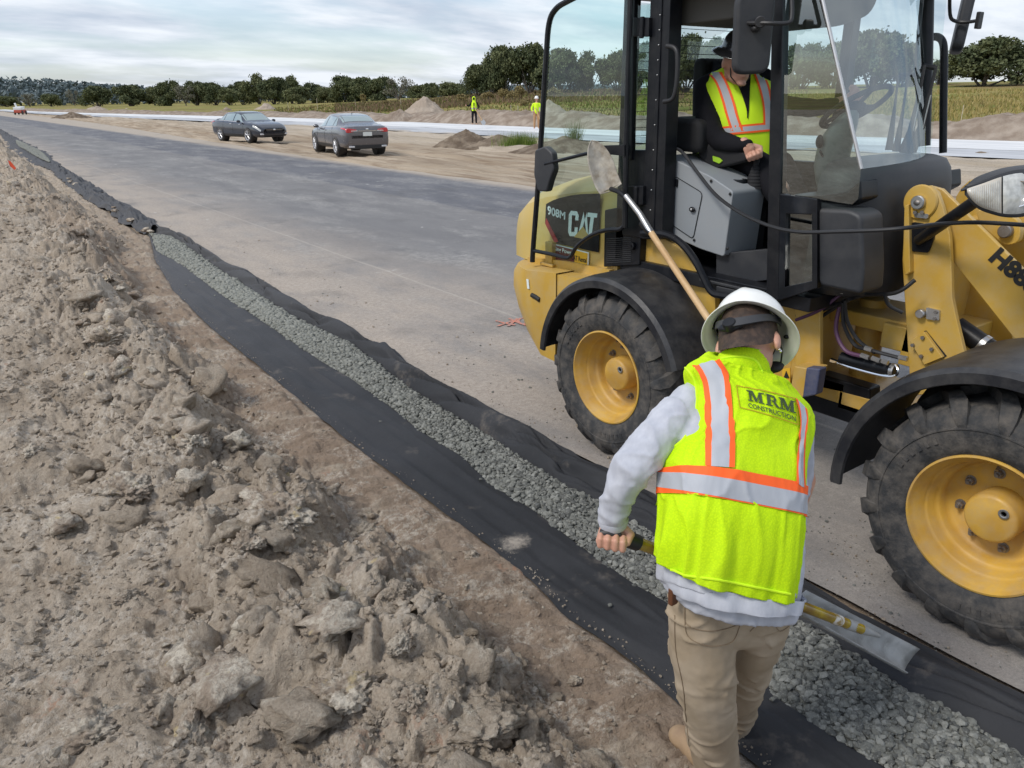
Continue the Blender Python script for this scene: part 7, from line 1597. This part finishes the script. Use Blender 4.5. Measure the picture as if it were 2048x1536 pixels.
# ================================================================== CARS
MT['carpaint1'] = mat('dark_grey_car_paint', (.030, .034, .046), .22, .35, coat=1.0); MT['carpaint2'] = mat('warm_grey_car_paint', (.13, .125, .135), .25, .5, coat=1.0, dust=(.3, .26, .2), dust_amt=.06)
MT['carglass'] = mat('car_glass', (.02, .025, .028), .05, .0, spec=.8, coat=1.0); MT['carglass2'] = mat('car_glass_lit', (.24, .31, .31), .05, spec=.9, coat=1.0)
MT['taillight'] = mat('tail_lamp_red', (.55, .02, .03), .15, coat=1.0); MT['cartrim'] = mat('car_black_trim', (.012, .012, .013), .45); MT['plate'] = mat('number_plate', (.72, .74, .70), .5)
MT['alloy'] = mat('alloy_wheel', (.62, .62, .64), .35, .25)
def sedan(name, lab, paint, loc, rz, sc=1.0, rear=True, glass_m=None):
    t = thing(name, lab, 'car'); 
    ST = [(-2.44,.60,.48,.74,.78,.40),(-2.42,.78,.36,.92,.99,.55),(-2.30,.86,.28,.98,1.06,.60),(-1.95,.90,.24,1.00,1.10,.62),(-1.62,.915,.22,1.01,1.19,.60),(-1.15,.92,.20,1.0,1.385,.585),(-.55,.925,.20,.98,1.45,.575),(0,.925,.20,.965,1.455,.575),(.45,.92,.20,.95,1.37,.60),(1.10,.915,.20,.93,1.02,.68),(1.6,.90,.22,.88,.95,.66),(2.05,.86,.22,.78,.85,.60),(2.32,.76,.25,.64,.70,.52),(2.44,.58,.36,.52,.56,.42)]
    rows = catmull(ST, 5); rows = [np.maximum(r, [-9, .1, .18, .3, .3, .2]) for r in rows]
    def sec(r):
        x, w_, zb, bl, zt, wr = r; m1 = (zb+bl)/2
        half = [(0,zb),(w_*.6,zb),(w_*.93,zb+.03),(w_*.985,zb+.10),(w_,zb+.24),(w_*1.0,m1+.06),(w_*.995,bl-.12),(w_*.955,bl-.01),(w_*.935,bl)]
        a = np.array([w_*.93, bl+.004]); b = np.array([wr, zt-.045]) if zt-bl > .12 else np.array([max(wr, w_*.78), zt-.012])
        half += [tuple(a+(b-a)*t_+np.array([.015*math.sin(t_*math.pi), 0])) for t_ in (.08,.5,.94)]; half += [(b[0]*.93, zt-.015), (b[0]*.6, zt-.002), (0, zt)]
        return [(x, y, z) for y, z in half]+[(x, -y, z) for y, z in half[-2:0:-1]]
    S = [sec(r) for r in rows]; n = len(S[0]); m = MB(); m.add([p for s in S for p in s], [(i*n+k, i*n+(k+1) % n, (i+1)*n+(k+1) % n, (i+1)*n+k) for i in range(len(S)-1) for k in range(n)]+[tuple(range(n)), tuple((len(S)-1)*n+k for k in range(n-1, -1, -1))])
    body = m.build('body', paint, t, sharp=55)
    def surf(xq, k, off=.006):
        xs_ = [r[0] for r in rows]; i = max(0, min(len(xs_)-2, int(np.searchsorted(xs_, xq))-1)); f = (xq-xs_[i])/(xs_[i+1]-xs_[i]+1e-9); f = min(max(f, 0), 1); k0 = int(math.floor(k)); g_ = k-k0
        def q(i_): return np.array(S[i_][k0 % n])*(1-g_)+np.array(S[i_][(k0+1) % n])*g_
        p = q(i)*(1-f)+q(i+1)*f; c_ = np.array([p[0], 0, .75]); d = p-c_; d /= (np.linalg.norm(d)+1e-9); return p+d*off
    def patch(nm, x0, x1, k0, k1, mt, par, nx=10, nk=6, off=.006, sk=(0,0)):
        vs = []
        for i in range(nx+1):
            for j in range(nk+1):
                tt_ = j/nk; xq = x0+(x1-x0)*i/nx; xq += (sk[0]*(1-i/nx)+sk[1]*(i/nx))*tt_; vs.append(tuple(surf(xq, k0+(k1-k0)*tt_, off)))
        mm = MB(); mm.add(vs, [(i*(nk+1)+j, i*(nk+1)+j+1, (i+1)*(nk+1)+j+1, (i+1)*(nk+1)+j) for i in range(nx) for j in range(nk)]); return mm.build(nm, mt, par, sharp=None)
    gm = glass_m or MT['carglass']
    for s in (0, 1):
        ka, kb = (9.05, 10.85) if s == 0 else (n-9.05, n-10.85)
        patch('side_window', .02, 1.0, ka, kb, gm, body, sk=(0,-.50), off=.008); patch('side_window', -.95, -.06, ka, kb, gm, body, sk=(0,0), off=.008); patch('side_window', -1.42, -1.0, ka, kb, gm, body, sk=(.33,0), off=.008)
        ka, kb = (8.3, 8.9) if s == 0 else (n-8.3, n-8.9); patch('window_trim', -1.5, 1.05, ka, kb, MT['alloy'], body, nx=20, nk=1, off=.004)
        ka, kb = (2.6, 3.6) if s == 0 else (n-2.6, n-3.6); patch('side_skirt', -1.0, 1.0, ka, kb, MT['cartrim'], body, nx=14, nk=2, off=.008)
        sy = 1 if s == 0 else -1
        mm = MB(); mm.ell((.78, sy*1.0, 1.0), (.08,.11,.07), 12, 8); mm.box((.78,sy*.90-.02,.94),(.84,sy*.98+.02,.98)); mm.build('wing_mirror', paint, body)
        mm = MB(); mm.box((-.30, sy*.925-.008, .86), (-.12, sy*.925+.012, .885)); mm.box((.62, sy*.92-.008, .84), (.80, sy*.92+.012, .865)); mm.build('door_handle', MT['alloy'] if not rear else paint, body, bevel=.004)
        for xg in (-.03, -1.02, 1.02):
            mm = MB(); q = [surf(xg+.03*math.sin(kk), kk if s == 0 else n-kk, .001) for kk in np.linspace(3.4, 8.8, 10)]; mm.tube(q, .005, 4); mm.build('door_gap', MT['ink'], body)
    patch('windscreen', .50, 1.06, 10.98, n-10.98, gm, body, nx=8, nk=10, off=.006); patch('rear_screen', -1.60, -1.08, 10.98, n-10.98, gm, body, nx=8, nk=10, off=.006)
    for (x_, ) in ((-1.42,), (1.42,)):
        for s in (-1, 1):
            mm = MB(); yy_ = s*.925; mm.lathe([(.0001,.010),(.372,.010),(.380,.0),(.38,-.3),(.0001,-.3)], (x_, s*.90, .335), Vector((0, s, 0)), 40); mm.build('wheel_arch', MT['cartrim'], body)
            mm = MB(); mm.lathe([(.225,.02),(.24,.03),(.29,.032),(.32,.02),(.332,-.0),(.332,-.18),(.30,-.2),(.1,-.2)], (x_, s*.925, .332), Vector((0, s, 0)), 40); wh = mm.build('wheel', MT['rubber'], t)
            mm = MB(); mm.lathe([(.232,.022),(.225,.026),(.215,.0),(.20,-.05),(.0001,-.06)], (x_, s*.925, .332), Vector((0, s, 0)), 40); mm.build('rim_barrel', MT['cartrim'], wh)
            mm = MB(); mm.lathe([(.234,.020),(.230,.030),(.212,.022),(.210,.0)], (x_, s*.925, .332), Vector((0, s, 0)), 40); mm.lathe([(.0001,.012),(.05,.012),(.06,0)], (x_, s*.925, .332), Vector((0, s, 0)), 20)
            for kk in range(10 if rear else 5):
                a = 2*math.pi*kk/(10 if rear else 5)
                for da in ((0,) if rear else (-.16, .16)):
                    p0 = Vector((x_+.04*math.sin(a), s*.932, .332+.04*math.cos(a))); p1 = Vector((x_+.22*math.sin(a+da), s*.938, .332+.22*math.cos(a+da))); mm.tube([p0, p1], [.02,.012], 4)
            mm.build('rim', MT['alloy'], wh)
    # rear end
    for s in (-1, 1):
        mm = MB(); mm.prism(round_poly([(s*.40,.93),(s*.74,.985),(s*.80,.93),(s*.80,.83),(s*.70,.82),(s*.42,.88)], .03), 0, -2.475, -2.30); mm.prism([(-2.40,.98),(-2.05,.95),(-2.15,.90),(-2.42,.86)], 1, s*.90-.03, s*.90+.0) if False else None
        tl2 = mm.build('tail_lamp', MT['taillight'], body, bevel=.015); mm = MB(); mm.box((-2.482, s*.5-.12, .875), (-2.47, s*.5+.12, .90)); mm.build('reversing_lamp', MT['plate'], tl2)
        ka, kb = (6.7, 8.0) if s == 1 else (n-6.7, n-8.0); patch('tail_lamp', -2.40, -2.02, ka, kb, MT['taillight'], body, nx=6, nk=3, off=.010)
        ka, kb = (6.3, 8.2) if s == 1 else (n-6.3, n-8.2); patch('headlight', 1.88, 2.36, ka, kb, MT['lens'], body, nx=6, nk=3, off=.010)
        mm = MB(); mm.box((-2.47,s*.62-.10,.30),(-2.36,s*.62+.10,.36)); mm.build('exhaust', MT['alloy'], body, bevel=.01)
        mm = MB(); mm.box((2.30,s*.64-.10,.36),(2.42,s*.64+.10,.43)); mm.build('fog_lamp', MT['alloy'], body, bevel=.015)
    mm = MB(); mm.box((-2.478,-.17,.70),(-2.44,.17,.84)); pl = mm.build('number_plate', MT['plate'], body)
    mm = MB(); mm.box((-2.48,-.36,.872),(-2.44,.36,.888)); mm.ell((-2.45,0,.94),(.02,.06,.035),14,8); mm.build('boot_trim', MT['chrome'], body)
    mm = MB(); mm.box((-2.45,-.62,.24),(-2.25,.62,.38)); mm.build('rear_diffuser', MT['cartrim'], body, bevel=.02)
    mm = MB(); mm.prism(round_poly([(-.42,.52),(.42,.52),(.50,.66),(-.50,.66)], .04), 0, 2.30, 2.452); gr_ = mm.build('grille', MT['cartrim'], body, bevel=.01); mm = MB(); mm.ell((2.455,0,.60),(.015,.07,.04),14,8); mm.tube([(2.455,-.46,.60),(2.455,-.07,.60)], .008, 5); mm.tube([(2.455,.07,.60),(2.455,.46,.60)], .008, 5); mm.build('grille_badge', MT['chrome'], gr_)
    mm = MB(); mm.box((2.2,-.55,.30),(2.43,.55,.44)); mm.build('lower_intake', MT['cartrim'], body, bevel=.03)
    mm = MB(); mm.prism([(-.8,1.455),(-.70,1.455),(-.82,1.50),(-.84,1.50)], 1, -.01, .01); mm.build('roof_aerial', MT['cartrim'], body)
    t.location = loc; t.rotation_euler = (0, 0, rz); t.scale = (sc, sc, sc); return t
def put_car(nm, lab, paint, wf, wr, side, sc, rear, gm=None, z=.05, ang=None):
    """wf/wr: pixels of the contact points of the near front and rear wheels; side=+1 when those wheels are on the car's left"""
    a, b = P(*wf, Z=z), P(*wr, Z=z); v = (a-b).normalized() if ang is None else Vector((math.cos(ang), math.sin(ang), 0)); an = math.atan2(v.y, v.x); lat = Vector((-v.y, v.x, 0))*side
    c = (a+b)/2-lat*.92*sc; return sedan(nm, lab, paint, (c.x, c.y, z-.03), an, sc, rear, gm)

put_car('blue_grey_sedan', 'dark blue-grey sedan parked on the sand with its nose turned towards the camera', MT['carpaint1'], (498.5,283.3), (441.6,280.0), -1, .95, False, MT['carglass2'], z=.10)
put_car('grey_sedan', 'warm grey sedan parked on the sand with its red tail lamps towards the camera', MT['carpaint2'], (634,301), (671,308), 1, .96, True, MT['carglass2'], z=.10)
# small site dumper far up the road
t = thing('site_dumper', 'tiny red site dumper with white raised skip far away on the left', 'dumper')
MT['redpaint'] = mat('red_machine_paint', (.42,.075,.045), .5); MT['wpaint'] = mat('white_machine_paint', (.78,.79,.78), .5)
m = MB(); m.prism(round_poly([(-1.9,.5),(1.9,.5),(1.9,1.15),(.9,1.35),(-1.9,1.2)], .12), 1, -1.1, 1.1); m.build('chassis', MT['redpaint'], t, bevel=.04)
m = MB(); m.prism([(-1.8,1.25),(.6,1.3),(1.2,2.1),(-1.9,1.9)], 1, -1.15, 1.15); m.build('skip', MT['wpaint'], t, bevel=.04)
m = MB(); m.tube([(-.2,.8,1.9),(-.5,.9,2.9)], .28, 8); m.build('canopy_post', MT['wpaint'], t)
for (x_, y_) in ((-1.2,-1.15),(1.2,-1.15),(-1.2,1.15),(1.2,1.15)): m = MB(); m.lathe([(.0001,-.15),(.3,-.16),(.5,-.12),(.52,0),(.5,.12),(.3,.16),(.0001,.15)], (x_, y_, .52), 'Y', 24); m.build('wheel', MT['rubber'], t)
p = P(42, 229.5, d=132); t.location = p; t.rotation_euler = (0, 0, rad(60)); t.scale = (.5, .5, .6)
